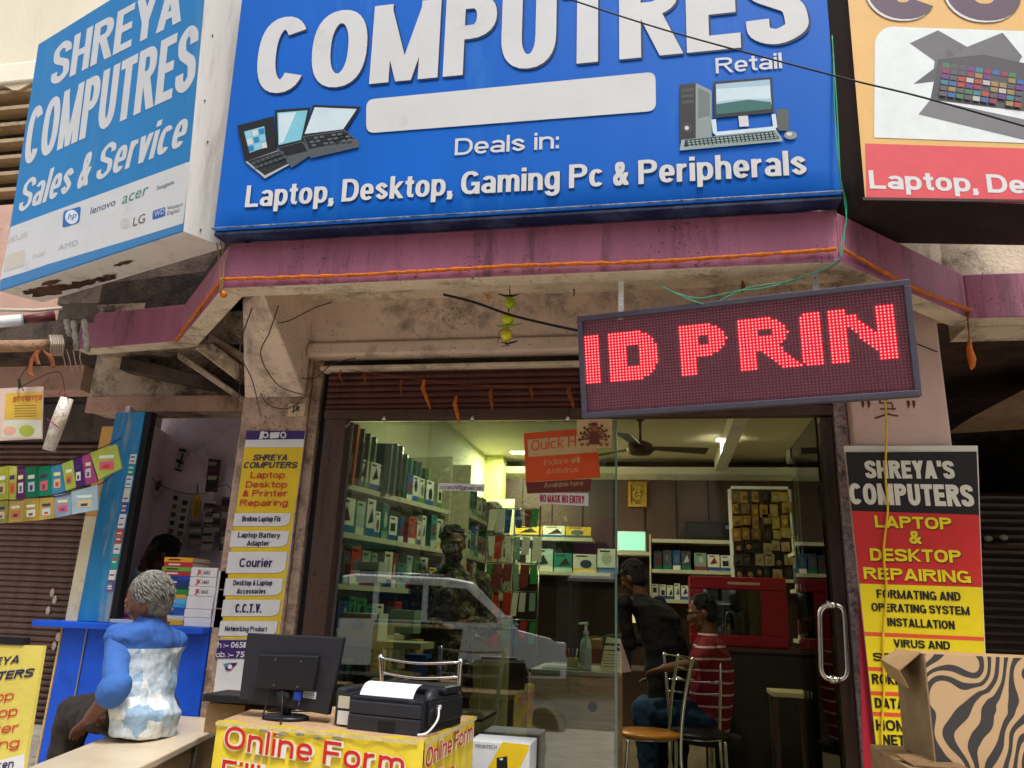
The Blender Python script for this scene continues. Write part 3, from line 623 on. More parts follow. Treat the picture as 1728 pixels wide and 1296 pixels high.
tx('Seagate', pl, (264, 321), (293, 310), 7, plain('4d5a58'), G2, t=.16, off=.0018)
Decal(pl, .0018).disc((211, 377), 8, 9, plain('c9c6c2')).build('printed_logo', G2)
tx('LG', pl, (224, 382), (244, 375), 15, plain('55504f'), G2, t=.16, off=.0018)
Decal(pl, .0018).rrect([(258, 356), (279, 349), (279, 364), (257, 371)], 3, plain('2560b0')).build('printed_logo', G2)
tx('WD', pl, (260, 366), (277, 360), 9, s_white, G2, t=.16, off=.0026)
tx('Western', pl, (282, 355), (308, 347), 6, plain('50545a'), G2, t=.16, off=.0018); tx('Digital', pl, (282, 363), (302, 357), 6, plain('50545a'), G2, t=.16, off=.0018)
tx('/SUS', pl, (13, 411), (46, 399), 9, plain('c2c0bd'), G2, t=.16, off=.0018); tx('AMD', pl, (98, 423), (131, 413), 9, plain('aeb0b2'), G2, t=.16, off=.0018)
tx('intel', pl, (55, 437), (75, 430), 9, plain('c6c4c0'), G2, t=.16, off=.0018)
Decal(pl, .0018).poly([(8, 431), (42, 421), (40, 448), (6, 458)], plain('cfc8bc')).build('printed_logo', G2)

# right signboard
G3 = thing('right_signboard', 'yellow, white and red signboard with printed tablets at the right edge', 'signboard', (1.2, 3, 3.2))
BL3 = at(1460, 334, Z=zb - .02); yaw = math.radians(8.5); dr3 = V((math.cos(yaw), math.sin(yaw), 0))
p3 = Plane(BL3, dr3, V((math.sin(yaw) * .03, -.03, 1)))
wid = 1.0
mb = MB(); mb.face([BL3, BL3 + dr3 * wid, BL3 + dr3 * wid + p3.v * 1.7, BL3 + p3.v * 1.7]); mb.build('panel', M('yellow_vinyl', 'e0b36a', .45, .06, 4, dirt=.1, dcol='c09048'), G3)
mb = MB(); mb.obox(BL3 - p3.n * .003, dr3 * wid, -p3.n * .42, p3.v * 1.7); mb.build('cabinet', M('black_sign_cabinet', '1c1714', .6, .25, 7, dirt=.4, dcol='3a2f28'), G3, bevel=.005)
mb = MB(); mb.obox(BL3 - p3.n * .0 - p3.v * .012 - dr3 * .012, dr3 * (wid + .02), p3.n * .006, p3.v * .012); mb.build('bottom_trim', M('rusty_trim', '4a2a22', .6, .3, 20, dirt=.6), G3)
Decal(p3, .0008).poly([(1460, 242), (1745, 251), (1745, 345), (1462, 333)], plain('d9535a')).build('red_band', G3)
d = Decal(p3, .0016)
d.poly([(1475, 232)] + [(1476 + 30 * (1 - math.sin(t)) + 0, 45 + 32 * (1 - math.cos(t))) for t in [math.pi / 2 * (1 - i / 6) for i in range(7)]][::1] + [(1745, 53), (1745, 242)], plain('dfe6e4'))
gt = plain('6b6a6d', dirt=.15); gd = plain('5a595e')
d.poly([(1535, 73), (1583, 51), (1632, 79), (1692, 55), (1725, 95), (1700, 140), (1574, 132), (1577, 103)], gt)
d.poly([(1541, 142), (1586, 108), (1590, 136)], gd).poly([(1583, 100), (1660, 92), (1745, 110), (1745, 190), (1570, 168)], plain('4e4c50')).poly([(1550, 193), (1570, 168), (1745, 205), (1745, 240)], plain('77777a'))
cs = [plain(c) for c in ('a8483c', '3c64a0', '6a3f80', '3f7a50', 'b8b4b0', '3a7f8c', '9a8050', '8c3a50', '5a585c', '5a585c')]
rr = random.Random(3)
for j in range(6):
    for i in range(10):
        if i > 4 and rr.random() < .25: continue
        x = 1591 + i * 14 - j * 1.0; y = 105 + j * 9.6 + i * 2.1
        d.poly([(x, y), (x + 12, y + 1.8), (x + 11.4, y + 9.6), (x - .6, y + 7.8)], rr.choice(cs))
d.build('printed_tablets', G3)
pur = plain('5d4858')
hv('CO', p3, (1466, 31), (1732, 36), 118, pur, G3, t=.3, ty=.24, off=.004, shadow=s_white, sw=(-3, 3))
hv('Laptop, De', p3, (1468, 318), (1732, 327), 31, s_white, G3, t=.23, ty=.18, off=.002)

# ------------------------------------------------------------------ LED moving-text sign
G4 = thing('led_display', 'lit red moving-letter display reading id prin, hung aslant under the canopy', 'led sign', (.315, 3.15, 2.8))
c = V((.31477, 3.15, 2.55422)); ux = V((.98543, -.16923, .01694)); uz = V((-.04566, -.16728, .98485)); pn = ux.cross(uz); Wd, Hd = 1.339, .457
if pn.dot(CAM - c) < 0: pn = -pn
ux.normalize(); uz.normalize(); C0 = c - ux * Wd / 2 - uz * Hd / 2
m_fr = M('grey_display_frame', '4e4a58', .5, .1, 12, dirt=.25, dcol='6b5d56'); m_pan = M('led_board', 'bc7888', .6, .15, 40); m_lv = M('led_louvre', '744450', .5, .1)
fw = .024
for a_, b_, p_ in ((ux * Wd, uz * fw, C0), (ux * Wd, uz * fw, C0 + uz * (Hd - fw)), (ux * fw, uz * (Hd - 2 * fw), C0 + uz * fw), (ux * fw, uz * (Hd - 2 * fw), C0 + uz * fw + ux * (Wd - fw))):
    MB().obox(p_ - pn * .07, a_, b_, pn * .085).build('frame', m_fr, G4, bevel=.003)
MB().obox(C0 + (ux + uz) * fw * .9 - pn * .06, ux * (Wd - fw * 1.8), uz * (Hd - fw * 1.8), pn * .055).build('back_board', m_pan, G4)
LC, LR = 96, 32; pw = (Wd - 2 * fw) / LC; ph = (Hd - 2 * fw) / LR; O0 = C0 + (ux + uz) * fw - pn * .004
lit = set()
def L_(x, y): lit.add((x, y))
def blk(x0, x1, y0, y1):
    for x in range(x0, x1):
        for y in range(y0, y1): L_(x, y)
R0 = 5     # first lit row from the top, 17 rows
blk(0, 5, R0, R0 + 17)
def bowl(x, w, h, hole, y0=R0):
    for i in range(w):
        for j in range(h):
            k = i - (w - 6)
            if k > 0:
                cut = [0, 1, 1, 2, 3, 5][min(5, k)]
                if j < cut or j >= h - cut: continue
            if hole[0] <= i < hole[1] and hole[2] <= j < hole[3]: continue
            L_(x + i, y0 + j)
bowl(8, 16, 17, (6, 10, 5, 12)); L_(7, R0) if 0 else None
blk(31, 36, R0, R0 + 17); bowl(31, 15, 11, (6, 9, 4, 7))
blk(49, 54, R0, R0 + 17); bowl(49, 15, 11, (6, 10, 4, 6))
for j in range(7):
    for i in range(6): L_(56 + j * 5 // 6 + i, R0 + 10 + j)
blk(68, 73, R0, R0 + 17); blk(67, 68, R0 + 1, R0 + 16)
blk(75, 80, R0, R0 + 17); blk(88, 93, R0, R0 + 17)
for j in range(12):
    for i in range(5): L_(78 + j * 10 // 12 + i, R0 + 2 + j)
m_lit = M('lit_led', 'ff8888', emit=1.25); m_hal = M('led_glow_quad', 'ee0424', emit=.72); m_off = M('unlit_led', 'cc90a0', .35, .1)
on, off_, hal, lv = MB(), MB(), MB(), MB()
for x in range(LC):
    for y in range(LR):
        p = O0 + ux * (x + .5) * pw + uz * (LR - y - .5) * ph
        if (x, y) in lit:
            on.loft([(p - pn * .0005, ux * pw * .23, uz * ph * .25), (p + pn * .003, ux * pw * .22, uz * ph * .24), (p + pn * .0045, ux * pw * .1, uz * ph * .1)], 6)
            hal.face([p + ux * a * pw * .5 + uz * b * ph * .5 + pn * .0006 for a, b in ((-1, -1), (1, -1), (1, 1), (-1, 1))])  # flat emissive quad paints the red glow around each lit LED
        else: off_.loft([(p - pn * .0005, ux * pw * .27, uz * ph * .27), (p + pn * .002, ux * pw * .2, uz * ph * .2)], 5)
for y in range(LR + 1):
    p = O0 + uz * y * ph + pn * .0008; lv.obox(p - uz * ph * .09, ux * pw * LC, pn * .005, uz * ph * .18)
for x in range(0, LC + 1, 1):
    p = O0 + ux * x * pw; lv.obox(p - ux * pw * .06, ux * pw * .10, pn * .001, uz * ph * LR)
on.build('lit_led', m_lit, G4, True, kind='stuff'); hal.build('led_glow_quad', m_hal, G4, kind='stuff'); off_.build('unlit_led', m_off, G4, True, kind='stuff'); lv.build('louvre_grid', m_lv, G4, kind='stuff')
for px, py0, py1 in ((1048, 488, 522), (1377, 466, 488)):
    p = at(px, py1, Y=3.2); q = at(px, py0, Y=3.2); q.z = 3.235 if px < 1100 else 3.235
    w = .012
    MB().box(p.x - w, p.x + w, 3.2, 3.204, p.z - .05, 3.236).build('hanging_strap', m_white, G4)
    for k in (.02, .05): MB().tube([V((p.x, 3.2, p.z + k)), V((p.x, 3.196, p.z + k))], .004, 6).build('strap_bolt', m_steel, G4)
# ------------------------------------------------------------------ things on and around the front
txt_navy = plain('221f4c'); txt_red = plain('c4202c'); p_yel = M('poster_yellow', 'e3c01e', .5, .09, 5, dirt=.22, dcol='b59a2a', bump=.2, bsc=9); p_wht = M('poster_white', 'dcdad8', .5, .05, 5, dirt=.2, dcol='a8a296', bump=.2, bsc=9); p_pur = plain('3a2064')
gy = plain('9a8e6a')
# tall poster on the left pillar
pp = yplane(3.892)
G = thing('pillar_poster', 'tall yellow and white price-list poster of laptop services pasted on the left pillar', 'poster', (-2.15, 3.9, 1.2))
q = [pp.hit(416, 727), pp.hit(515, 727), pp.hit(466, 1110), pp.hit(458, 1195), pp.hit(357, 1190)]
mb = MB(); mb.prism([(p.x, 3.894, p.z) for p in q], (0, .004, 0)); mb.build('sheet', p_wht, G)
d = Decal(pp, 0)
d.poly([(416, 727), (515, 727), (513, 741), (414, 742)], p_pur).poly([(413, 755), (512, 755), (497, 863), (491, 905), (470, 1078), (372, 1078), (398, 863)], p_yel)
for x0, x1, y0, y1 in ((394, 491, 866, 889), (389, 488, 896, 924), (384, 485, 931, 968), (379, 478, 976, 1006), (375, 474, 1012, 1041), (370, 469, 1048, 1074)):
    x0 += 2; k = -(y1 - y0) * .135
    d.poly([(x0 - k * 0, y0), (x1 + 1, y0), (x1 + k * .6, y1 - 8), (x1 + k - 4, y1 - 2), (x1 + k - 12, y1), (x0 + k, y1)], gy); 
    d.poly([(x0 - k * 0, y0), (x1, y0), (x1 + k * .6 - 1, y1 - 8), (x1 + k - 5, y1 - 3), (x1 + k - 13, y1 - 1.2), (x0 + k, y1 - 1.2)], p_wht)
d.poly([(369, 1080), (470, 1080), (466, 1111), (363, 1111)], p_pur).poly([(378, 1120), (401, 1118), (388, 1132), (381, 1131)], p_pur).poly([(376, 1120), (386, 1119), (381, 1126)], plain('2f9a8a')).disc((388, 1125), 4, 4, plain('e6c8e0'))
for x in (448, 478): d.disc((x, 734), 5.2, 5.6, p_wht).disc((x, 734), 3, 3.2, p_pur)
d.poly([(440, 728), (446, 728), (443, 741), (437, 741)], p_wht).poly([(456, 730), (472, 729), (470, 739), (455, 740)], p_wht)
d.build('printed_panels', G)
for s_, a, b, h, m, t in (('SHREYA', (426, 777), (484, 777), 10, txt_navy, .22), ('COMPUTERS', (410, 790), (500, 790), 10.5, txt_navy, .22), ('Laptop', (422, 807), (480, 807), 11, txt_red, .19), ('Desktop', (414, 823), (484, 823), 11, txt_red, .19), ('& Printer', (409, 838), (485, 838), 11, txt_red, .19), ('Repairing', (404, 854), (485, 854), 11, txt_red, .19),
    ('Broken Laptop Fix', (408, 880), (473, 880), 9, txt_navy, .2), ('Laptop Battery', (401, 907), (472, 908), 9, txt_navy, .2), ('Adapter', (416, 921), (454, 921), 9, txt_navy, .2), ('Courier', (403, 957), (459, 957), 15, txt_navy, .2), ('Desktop & Laptop', (393, 988), (459, 988), 9, txt_navy, .2), ('Accessories', (399, 1002), (448, 1002), 9, txt_navy, .2),
    ('C.C.T.V.', (396, 1034), (441, 1034), 15, txt_navy, .22), ('Networking Product', (379, 1065), (450, 1066), 8.5, txt_navy, .2), ('h :- 0651', (367, 1093), (414, 1093), 9.5, p_wht, .16), ('ob. :- 75', (364, 1109), (412, 1109), 9.5, p_wht, .16)):
    hv(s_, pp, a, b, h, m, G, t=t, off=.0035, sh=.2 if s_ in ('SHREYA', 'COMPUTERS') else 0)
# little J.R plate on the pillar
G = thing('name_plate', 'small cream plate marked J.R on the pillar above the poster', 'sign', (-2, 3.9, 2.5))
a, b = at(487, 681, Y=3.885), at(513, 702, Y=3.885); MB().box(a.x, b.x, 3.885, 3.9, b.z, a.z).build('plate', M('cream_plate', 'cdb490', .6, .1, 20, dirt=.4), G, bevel=.003)
hv('J.R', yplane(3.885), (492, 694), (505, 694), 9, plain('2a1d18'), G, t=.2, off=.002)

# banner on the right pillar
pb = yplane(3.79); b_blk = M('banner_black', '1b1415', .45, .1, 5, dirt=.1, bump=.2, bsc=8); b_red = M('banner_red', 'c02a26', .45, .08, 4, dirt=.2, dcol='8e3030', bump=.2, bsc=8); b_yel = M('banner_yellow', 'e0c818', .45, .06, 4, dirt=.12, dcol='c2a62a', bump=.2, bsc=8); b_wt = plain('cfc8b4')
G = thing('hanging_banner', 'black, red and yellow computer repair banner hanging on the right pillar', 'banner', (1.15, 3.8, 1))
mb = MB(); N_ = 24; rows = []
for j in range(N_ + 1):
    w = j / N_; yy = 752 + (1310 - 752) * w; xl = 1424 + (1484 - 1424) * w; xr = 1650 + (1672 - 1650) * w; row = []
    for i in range(9):
        u = i / 8; p = pb.hit(xl + (xr - xl) * u, yy); p.y += .012 * math.sin(u * 5 + w * 7) * .3 + .004; row.append(p)
    rows.append(row)
vs = [p for r in rows for p in r]; mb.raw(vs, [(j * 9 + i, j * 9 + i + 1, (j + 1) * 9 + i + 1, (j + 1) * 9 + i) for j in range(N_) for i in range(8)])
mb.raw([p + V((0, .004, 0)) for p in vs], [(j * 9 + i, (j + 1) * 9 + i, (j + 1) * 9 + i + 1, j * 9 + i + 1) for j in range(N_) for i in range(8)]); mb.build('cloth', b_wt, G, True)
d = Decal(pb, .003)
def le(y): return 1427 + (1483 - 1427) * (y - 762) / (1300 - 762)
def ri(y): return 1648 + (1670 - 1648) * (y - 755) / (1300 - 755)
d.poly([(le(763), 763), (ri(757), 762), (ri(868), 869), (le(862), 862)], b_blk).poly([(le(862), 862), (ri(868), 869), (ri(990), 991), (le(985), 985)], b_red).poly([(le(985), 985), (ri(990), 991), (ri(1300), 1305), (le(1300), 1300)], b_yel)
rb = plain('d4502a')
for y in (1066, 1125, 1166, 1201, 1267): d.poly([(le(y), y), (ri(y), y + 9), (ri(y), y + 16), (le(y), y + 7)], rb)
d.build('printed_bands', G)
blk = plain('17140c')
for s_, a, b, h, m, t in (("SHREYA'S", (1461, 807), (1612, 808), 30, b_wt, .26), ('COMPUTERS', (1435, 851), (1645, 855), 36, b_wt, .26), ('LAPTOP', (1477, 890), (1607, 894), 20, b_yel, .24), ('&', (1535, 917), (1556, 918), 22, b_yel, .22), ('DESKTOP', (1469, 946), (1623, 950), 21, b_yel, .24), ('REPAIRING', (1458, 977), (1639, 984), 20, b_yel, .24),
    ('FORMATING AND', (1480, 1009), (1622, 1014), 14.5, blk, .22), ('OPERATING SYSTEM', (1471, 1031), (1637, 1038), 14, blk, .22), ('INSTALLATION', (1498, 1056), (1612, 1062), 14, blk, .22), ('VIRUS AND', (1509, 1092), (1604, 1096), 13.5, blk, .22), ('SPYWARE', (1474, 1115), (1598, 1121), 14, blk, .22), ('ROKEN', (1472, 1154), (1534, 1156), 17, blk, .22), ('DATA', (1477, 1194), (1527, 1197), 17, blk, .22), ('HOME', (1479, 1232), (1548, 1235), 18, blk, .22), ('NETWORK', (1490, 1257), (1592, 1262), 18, blk, .22), ('ESK', (1482, 1294), (1518, 1296), 18, blk, .22)):
    hv(s_, pb, a, b, h, m, G, t=t, off=.0055, shadow=plain('5c1512') if m is b_yel else None, sw=(1.4, 1.4))
# cut edge of a second banner behind it
mb = MB(); c4 = [at(1448, 1000, Y=3.815), at(1454, 1000, Y=3.815), at(1477, 1296, Y=3.815), at(1457, 1296, Y=3.815)]; mb.prism(c4, (0, .004, 0)); solo(mb, 'folded_flyer', plain('a81e2e'), 'narrow red strip of a folded flyer behind the left edge of the repair banner', 'flyer')
# faded red festival mark painted on the pillar (two short strokes and a square emblem)
G = thing('painted_mark', 'brown hand painted festive mark with two strokes either side, above the repair banner', 'painted mark', (1.1, 3.83, 2.5))
d = Decal(Plane((0, 3.829, 0), (1, 0, 0), (0, 0, 1)), .0006); mk = M('brown_mark_paint', '5a3020', .8, .3, 40)
for x in (1453, 1463, 1530, 1539): d.poly([(x, 676), (x + 5, 676), (x + 6, 683), (x + 3, 690), (x + 1, 684)], mk)
for q_ in (bar(0, (1485, 680), (1505, 680), 2.5), bar(0, (1495, 668), (1496, 702), 3), bar(0, (1485, 690), (1512, 690), 2.5), bar(0, (1485, 671), (1485, 681), 2.5), bar(0, (1505, 680), (1507, 692), 2.5), bar(0, (1476, 706), (1500, 698), 3), bar(0, (1498, 699), (1516, 702), 2.5)): d.poly(q_, mk)
d.build('brush_strokes', G)

# ------------------------------------------------------------------ stickers on the glass
pg = yplane(3.984)
G = thing('antivirus_sticker', 'orange antivirus sticker reading quick h, inside the upper part of the glass', 'sticker', (-.55, 3.98, 2.3))
og = M('sticker_orange', 'd8521c', .4, .06, 6); cr = plain('c8ac78')
Decal(pg, .0005).poly([(884, 731), (972, 724), (1010, 764), (1013, 806), (887, 814)], og).poly([(890, 742), (975, 735), (975, 738), (1005, 737), (1007, 763), (892, 771)], cr).poly([(887, 814), (998, 808), (996, 829), (890, 833)], M('sticker_maroon', '6a2a20', .5, .1)).build('sheet', G)
hv('Quick H', pg, (896, 761), (972, 753), 18, og, G, t=.14, off=.0015, gap=.1)
for s_, a, b, h in (("India's #1", (918, 785), (978, 780), 9), ('Antivirus', (922, 800), (976, 796), 9), ('Available here', (918, 823), (984, 819), 8)): hv(s_, pg, a, b, h, cr, G, t=.1, off=.0015, gap=.12)
G = thing('mask_notice', 'white notice with red letters reading no mask no entry on the glass', 'notice', (-.45, 3.98, 2.1))
Decal(pg, .0005).poly([(907, 833), (993, 832), (993, 854), (907, 849)], p_wht).build('sheet', G); hv('NO MASK NO ENTRY', pg, (911, 847), (986, 850), 13, plain('a83238'), G, t=.2, off=.0015)
G = thing('email_strip', 'narrow white strip with a printed e-mail address on the glass', 'notice', (-1.1, 3.98, 2.1))
Decal(pg, .0005).poly([(740, 815), (818, 817), (818, 830), (740, 827)], p_wht).build('sheet', G); hv('ccranchi7@gmail.com', pg, (743, 825), (814, 827), 6.5, plain('3a2228'), G, t=.15, off=.0015)
# ornate gold print hanging from the shutter rail
pd = yplane(3.90)
G = thing('ornate_print', 'cream square print with a brown symmetrical ornament, top centre of the glass', 'picture', (-.33, 3.9, 2.4))
q = [pd.hit(974, 708), pd.hit(1033, 707), pd.hit(1032, 755), pd.hit(973, 757)]
MB().prism(q, (0, .004, 0)).build('card', M('cream_card', 'c9a877', .5, .08), G)
d = Decal(pd, .0008); br_ = plain('6a3420'); br2 = plain('94603a')
for k in range(16):
    t = math.pi * (k / 15) ; cx, cy = 1003, 740; rx_, ry_ = (25, 27) if k % 2 else (20, 21)
    ex, ey = cx + rx_ * math.cos(t), cy - ry_ * math.sin(t) + 2; d.poly(bar(0, (cx + 5 * math.cos(t), cy - 5 * math.sin(t)), (ex, ey), 2.4), br_ if k % 2 else br2).disc((ex, ey), 2.4, 2.6, br_, 8)
d.disc((1003, 722), 4.5, 6, br2, 12).poly([(997, 728), (1009, 728), (1013, 750), (993, 750)], br_).disc((1003, 716), 6, 3.5, br_, 10)
for x in (982, 992, 1014, 1024): d.disc((x, 750), 3.5, 3, br2, 8)
d.build('ornament', G)

# ------------------------------------------------------------------ garlands, cables and hangings
m_or = M('marigold_orange', 'c86a14', .8, .35, 50, dirt=.3, dcol='7a2a10'); m_or2 = M('dried_marigold', '8c4a20', .85, .3, 40, dirt=.4)
rg = random.Random(5)
def garland(pts, name, label, mat, r=.0085, parent=None):
    P = bez(pts, 22); rs = [r * (1 + .35 * math.sin(i * 1.9) * rg.random()) for i in range(len(P))]
    P = [p + V((0, 0, rg.uniform(-.002, .002))) for p in P]; mb = MB(); mb.tube(P, rs, 7)
    for i in range(0, len(P) - 1, 6):
        a = P[i]; mb.tube([a + V((0, -.004, .01)), a + V((rg.uniform(-.01, .01), -.014, -.012))], [.0018, .001], 4)
    return solo(mb, name, mat, label, 'garland', 'orange garlands along the fascia', True)
zo = 2.945; g = .018
def pp_(i, k=0): o = offs(path, -g); return V((o[i].x, o[i].y, zo))
lowp = [pp_(1) + V((0, 0, -.03)), (pp_(1) * .45 + pp_(2) * .55), pp_(2) + V((.01, 0, .02))]
garland(lowp, 'garland', 'orange flower garland along the short left slope of the canopy', m_or)
garland([pp_(2) + V((.02, 0, .02)), pp_(2) * .75 + pp_(3) * .25 + V((0, 0, .012)), pp_(2) * .5 + pp_(3) * .5 + V((0, 0, .02)), pp_(2) * .25 + pp_(3) * .75 + V((0, 0, .012)), pp_(3) + V((-.02, 0, .03))], 'garland', 'long orange flower garland under the big signboard', m_or)
garland([pp_(3) + V((.0, 0, .03)), pp_(3) * .5 + pp_(4) * .5 + V((0, 0, .0)), pp_(4) + V((0, 0, .015))], 'garland', 'orange flower garland along the right slope of the canopy', m_or)
for k, (px, py) in enumerate(((377, 497), (336, 524))):
    c = at(px, py, Y=3.1 if k == 0 else 3.42); solo(MB().ell(c, (.017, 0, 0), (0, .017, 0), (0, 0, .017), 10, 8), 'marigold', m_or, 'round orange marigold head at the left corner of the canopy' if k == 0 else 'smaller orange marigold head further down the left slope', 'flower', smooth=True)
# hanging strand at the right
a = at(1633, 530, Y=3.79); b = at(1636, 572, Y=3.79); c = at(1639, 624, Y=3.79); G = thing('hanging_garland', 'orange garland strand hanging from the canopy edge at the right', 'garland', a)
MB().tube([a, at(1634, 552, Y=3.79), b], .0035, 6).build('string', m_or2, G, True); MB().tube([b, at(1636, 590, Y=3.79), at(1640, 606, Y=3.79), at(1641, 618, Y=3.79), c], [.006, .014, .019, .012, .003], 9).build('flower_tassel', m_or, G, True)
MB().ell(a, (.012, 0, 0), (0, .012, 0), (0, 0, .012), 8, 6).build('knot', m_or2, G, True)
# thread of dried leaves across the shutter box
G = thing('leaf_string', 'sagging thread with dried orange leaves strung across the shutter box', 'garland', (-.9, 3.88, 2.7))
pts = [at(x, y, Y=3.875) for x, y in ((560, 620), (640, 632), (720, 642), (800, 650), (880, 652), (975, 650))]
MB().tube(bez(pts), .0022, 5).build('thread', m_or2, G, True)
for x, y, L, dx in ((575, 625, 26, 5), (616, 628, 18, 0), (678, 640, 24, -2), (716, 640, 50, 10), (770, 668, 46, 4), (830, 655, 38, 0), (898, 650, 22, 0), (962, 650, 38, 6)):
    P = [at(x, y, Y=3.872), at(x - 3, y + L * .3, Y=3.87), at(x + dx * .5, y + L * .7, Y=3.868), at(x + dx, y + L, Y=3.872)]
    w = .012 if L > 30 else .008; mb = MB(); vs = []
    for i, p in enumerate(P):
        k = [.5, 1, .8, .35][i] * w; vs += [p + V((-k, 0, 0)), p + V((0, -.006, 0)), p + V((k, 0, 0))]
    fs = [(i * 3 + j, i * 3 + j + 1, i * 3 + 4 + j, i * 3 + 3 + j) for i in range(3) for j in range(2)]; mb.raw(vs, fs); mb.raw([v + V((0, .003, 0)) for v in vs], [f[::-1] for f in fs]); mb.build('leaf', m_or if L > 40 else m_or2, G, True)
# lemon and chilli charm
G = thing('lemon_charm', 'string of three limes with green chillies hanging in front of the lintel', 'charm', at(858, 498, Y=3.5))
lime = [M('lime_green', 'b0c81e', .3, .12, 30), M('lime_yellow', 'cfe020', .3, .1, 30), M('lemon_yellow', 'e8dc24', .3, .1, 30)]; dk = M('dark_thread', '1c1a12', .9)
for k, (x, y, r_) in enumerate(((860, 511, .029), (857, 538, .030), (855, 565, .030))):
    c = at(x, y, Y=3.5); MB().ell(c, (r_, 0, .003), (0, r_, 0), (-.003, 0, r_ * 1.08), 14, 10).build('lime', lime[k], G, True)
MB().tube([at(860, 488, Y=3.5) , at(861, 500, Y=3.5), at(858, 527, Y=3.5), at(856, 552, Y=3.5), at(854, 578, Y=3.5)], .0032, 6).build('thread', dk, G, True)
MB().tube([V((at(860, 488, Y=3.5).x, 3.5, 3.24)), at(860, 490, Y=3.5)], .002, 5).build('thread', dk, G, True)
for P, r_, m in ((((842, 496), (852, 499), (866, 499), (877, 496)), .006, plain('26301c')), (((838, 549), (846, 551), (858, 550), (882, 546)), .0065, plain('8fae24')), (((840, 562), (846, 557), (858, 553)), .003, plain('8a6a4a')), (((845, 577), (856, 580), (868, 577), (875, 574)), .0045, plain('241a16')), (((846, 585), (856, 582), (862, 584)), .003, plain('241a16')), (((842, 562), (841, 572), (839, 580)), .002, plain('3a2a20'))):
    MB().tube([at(x, y, Y=3.492) for x, y in P], [r_ * .5] + [r_] * (len(P) - 2) + [r_ * .3], 7).build('chilli', m, G, True)
# small hooks and scraps under the soffit edge
for x, y0, y1, m, lab in ((823, 497, 508, m_or, 'short orange scrap stuck under the canopy beside the limes'), (968, 488, 500, dk, 'small dark hook under the canopy beside the red display'), (1253, 474, 494, m_or2, 'rusty hook knot behind the top of the red display')):
    solo(MB().tube([at(x, y0, Y=3.2), at(x + 1, (y0 + y1) / 2, Y=3.2), at(x, y1, Y=3.2)], [.004, .01 if m is not dk else .003, .003], 6), 'hook', m, lab, 'hook', smooth=True)
c_blk = M('black_cable', '0d0c0d', .5, .05); c_grn = M('green_wire', '2c9a7c', .45, .1); c_yel = M('yellow_cable', 'd8b420', .45, .08); c_brn = M('brown_wire', '4a382e', .7, .2)
cable([at(900, -22, Y=2.5), at(1120, 50, Y=2.5), at(1405, 127, Y=2.45), at(1560, 165, Y=2.42), at(1760, 222, Y=2.4)], .0032, 'overhead_cable', c_blk, 'thin black cable running slanting across the signboards')
cable([at(748, 497, Y=3.25), at(800, 510, Y=3.3), at(860, 531, Y=3.35), at(920, 546, Y=3.36), at(985, 560, Y=3.36)], .0062, 'power_cable', c_blk, 'thick black cable passing behind the limes to the red display')
g2 = [[(1404, 60), (1412, 180), (1418, 300), (1424, 335), (1428, 372), (1420, 410), (1417, 436), (1395, 452), (1330, 475), (1262, 486), (1205, 512), (1190, 514), (1160, 504), (1116, 483)], [(1406, 90), (1409, 200), (1416, 290), (1428, 345), (1425, 390), (1415, 438), (1360, 466), (1300, 484), (1240, 492), (1180, 503), (1140, 494), (1110, 480)]]
for k, L in enumerate(g2):
    Ys = [2.97 if y < 330 else 3.07 if y < 440 else 3.12 for x, y in L]
    cable([at(x, y, Y=Y_) for (x, y), Y_ in zip(L, Ys)], .0026, 'green_wire', c_grn, ['pale green wire from the big sign down to the display, lying on its frame', 'second green wire from the big sign, looping above the display'][k], group='green wires feeding the red display')
L = [(1494, 676), (1496, 730), (1494, 800), (1498, 860), (1491, 930), (1496, 1000), (1490, 1080), (1492, 1160), (1488, 1230), (1490, 1300)]
cable([at(x, y, Y=3.775) for x, y in L], .0048, 'yellow_cable', c_yel, 'yellow cable hanging down over the repair banner')
cable([at(1515, 562, Y=3.82), at(1535, 575, Y=3.82), at(1582, 594, Y=3.82)], .003, 'wall_cable', c_blk, 'short black cable on the pink wall right of the display')
# tangled wires round the left pillar head
tang = [([(470, 515), (455, 560), (440, 600), (470, 650), (520, 668)], 3.42), ([(425, 520), (405, 590), (425, 640), (440, 700), (437, 690)], 3.3), ([(400, 640), (440, 610), (520, 640), (560, 615), (600, 604)], 3.84), ([(405, 625), (430, 645), (450, 680), (480, 690), (505, 680)], 3.87), ([(560, 510), (530, 520), (490, 540), (470, 545)], 3.5), ([(404, 610), (405, 650), (400, 690)], 3.86), ([(372, 408), (378, 440), (374, 490)], 3.07), ([(366, 410), (371, 450), (372, 494)], 3.08)]
for k, (L, Y_) in enumerate(tang):
    cable([at(x, y, Y=Y_) for x, y in L], .003 if k < 6 else .0035, 'loose_wire', c_brn if k < 6 else M('tan_cord', '8a6c3c', .8), ['loose brown wire drooping from the soffit to the shutter corner', 'longest loose wire, curving down the haunch of the left pillar', 'loose wire looping from the pillar head to the shutter box', 'short loose wire curling above the J.R plate', 'short loose wire under the canopy, right of the left pillar', 'straight wire end hanging at the left edge of the pillar', 'tan cord tied to the canopy corner, right one', 'tan cord tied to the canopy corner, left one'][k], 'wire', 'loose wires at the left pillar head' if k < 6 else 'tan cords at the canopy corner')
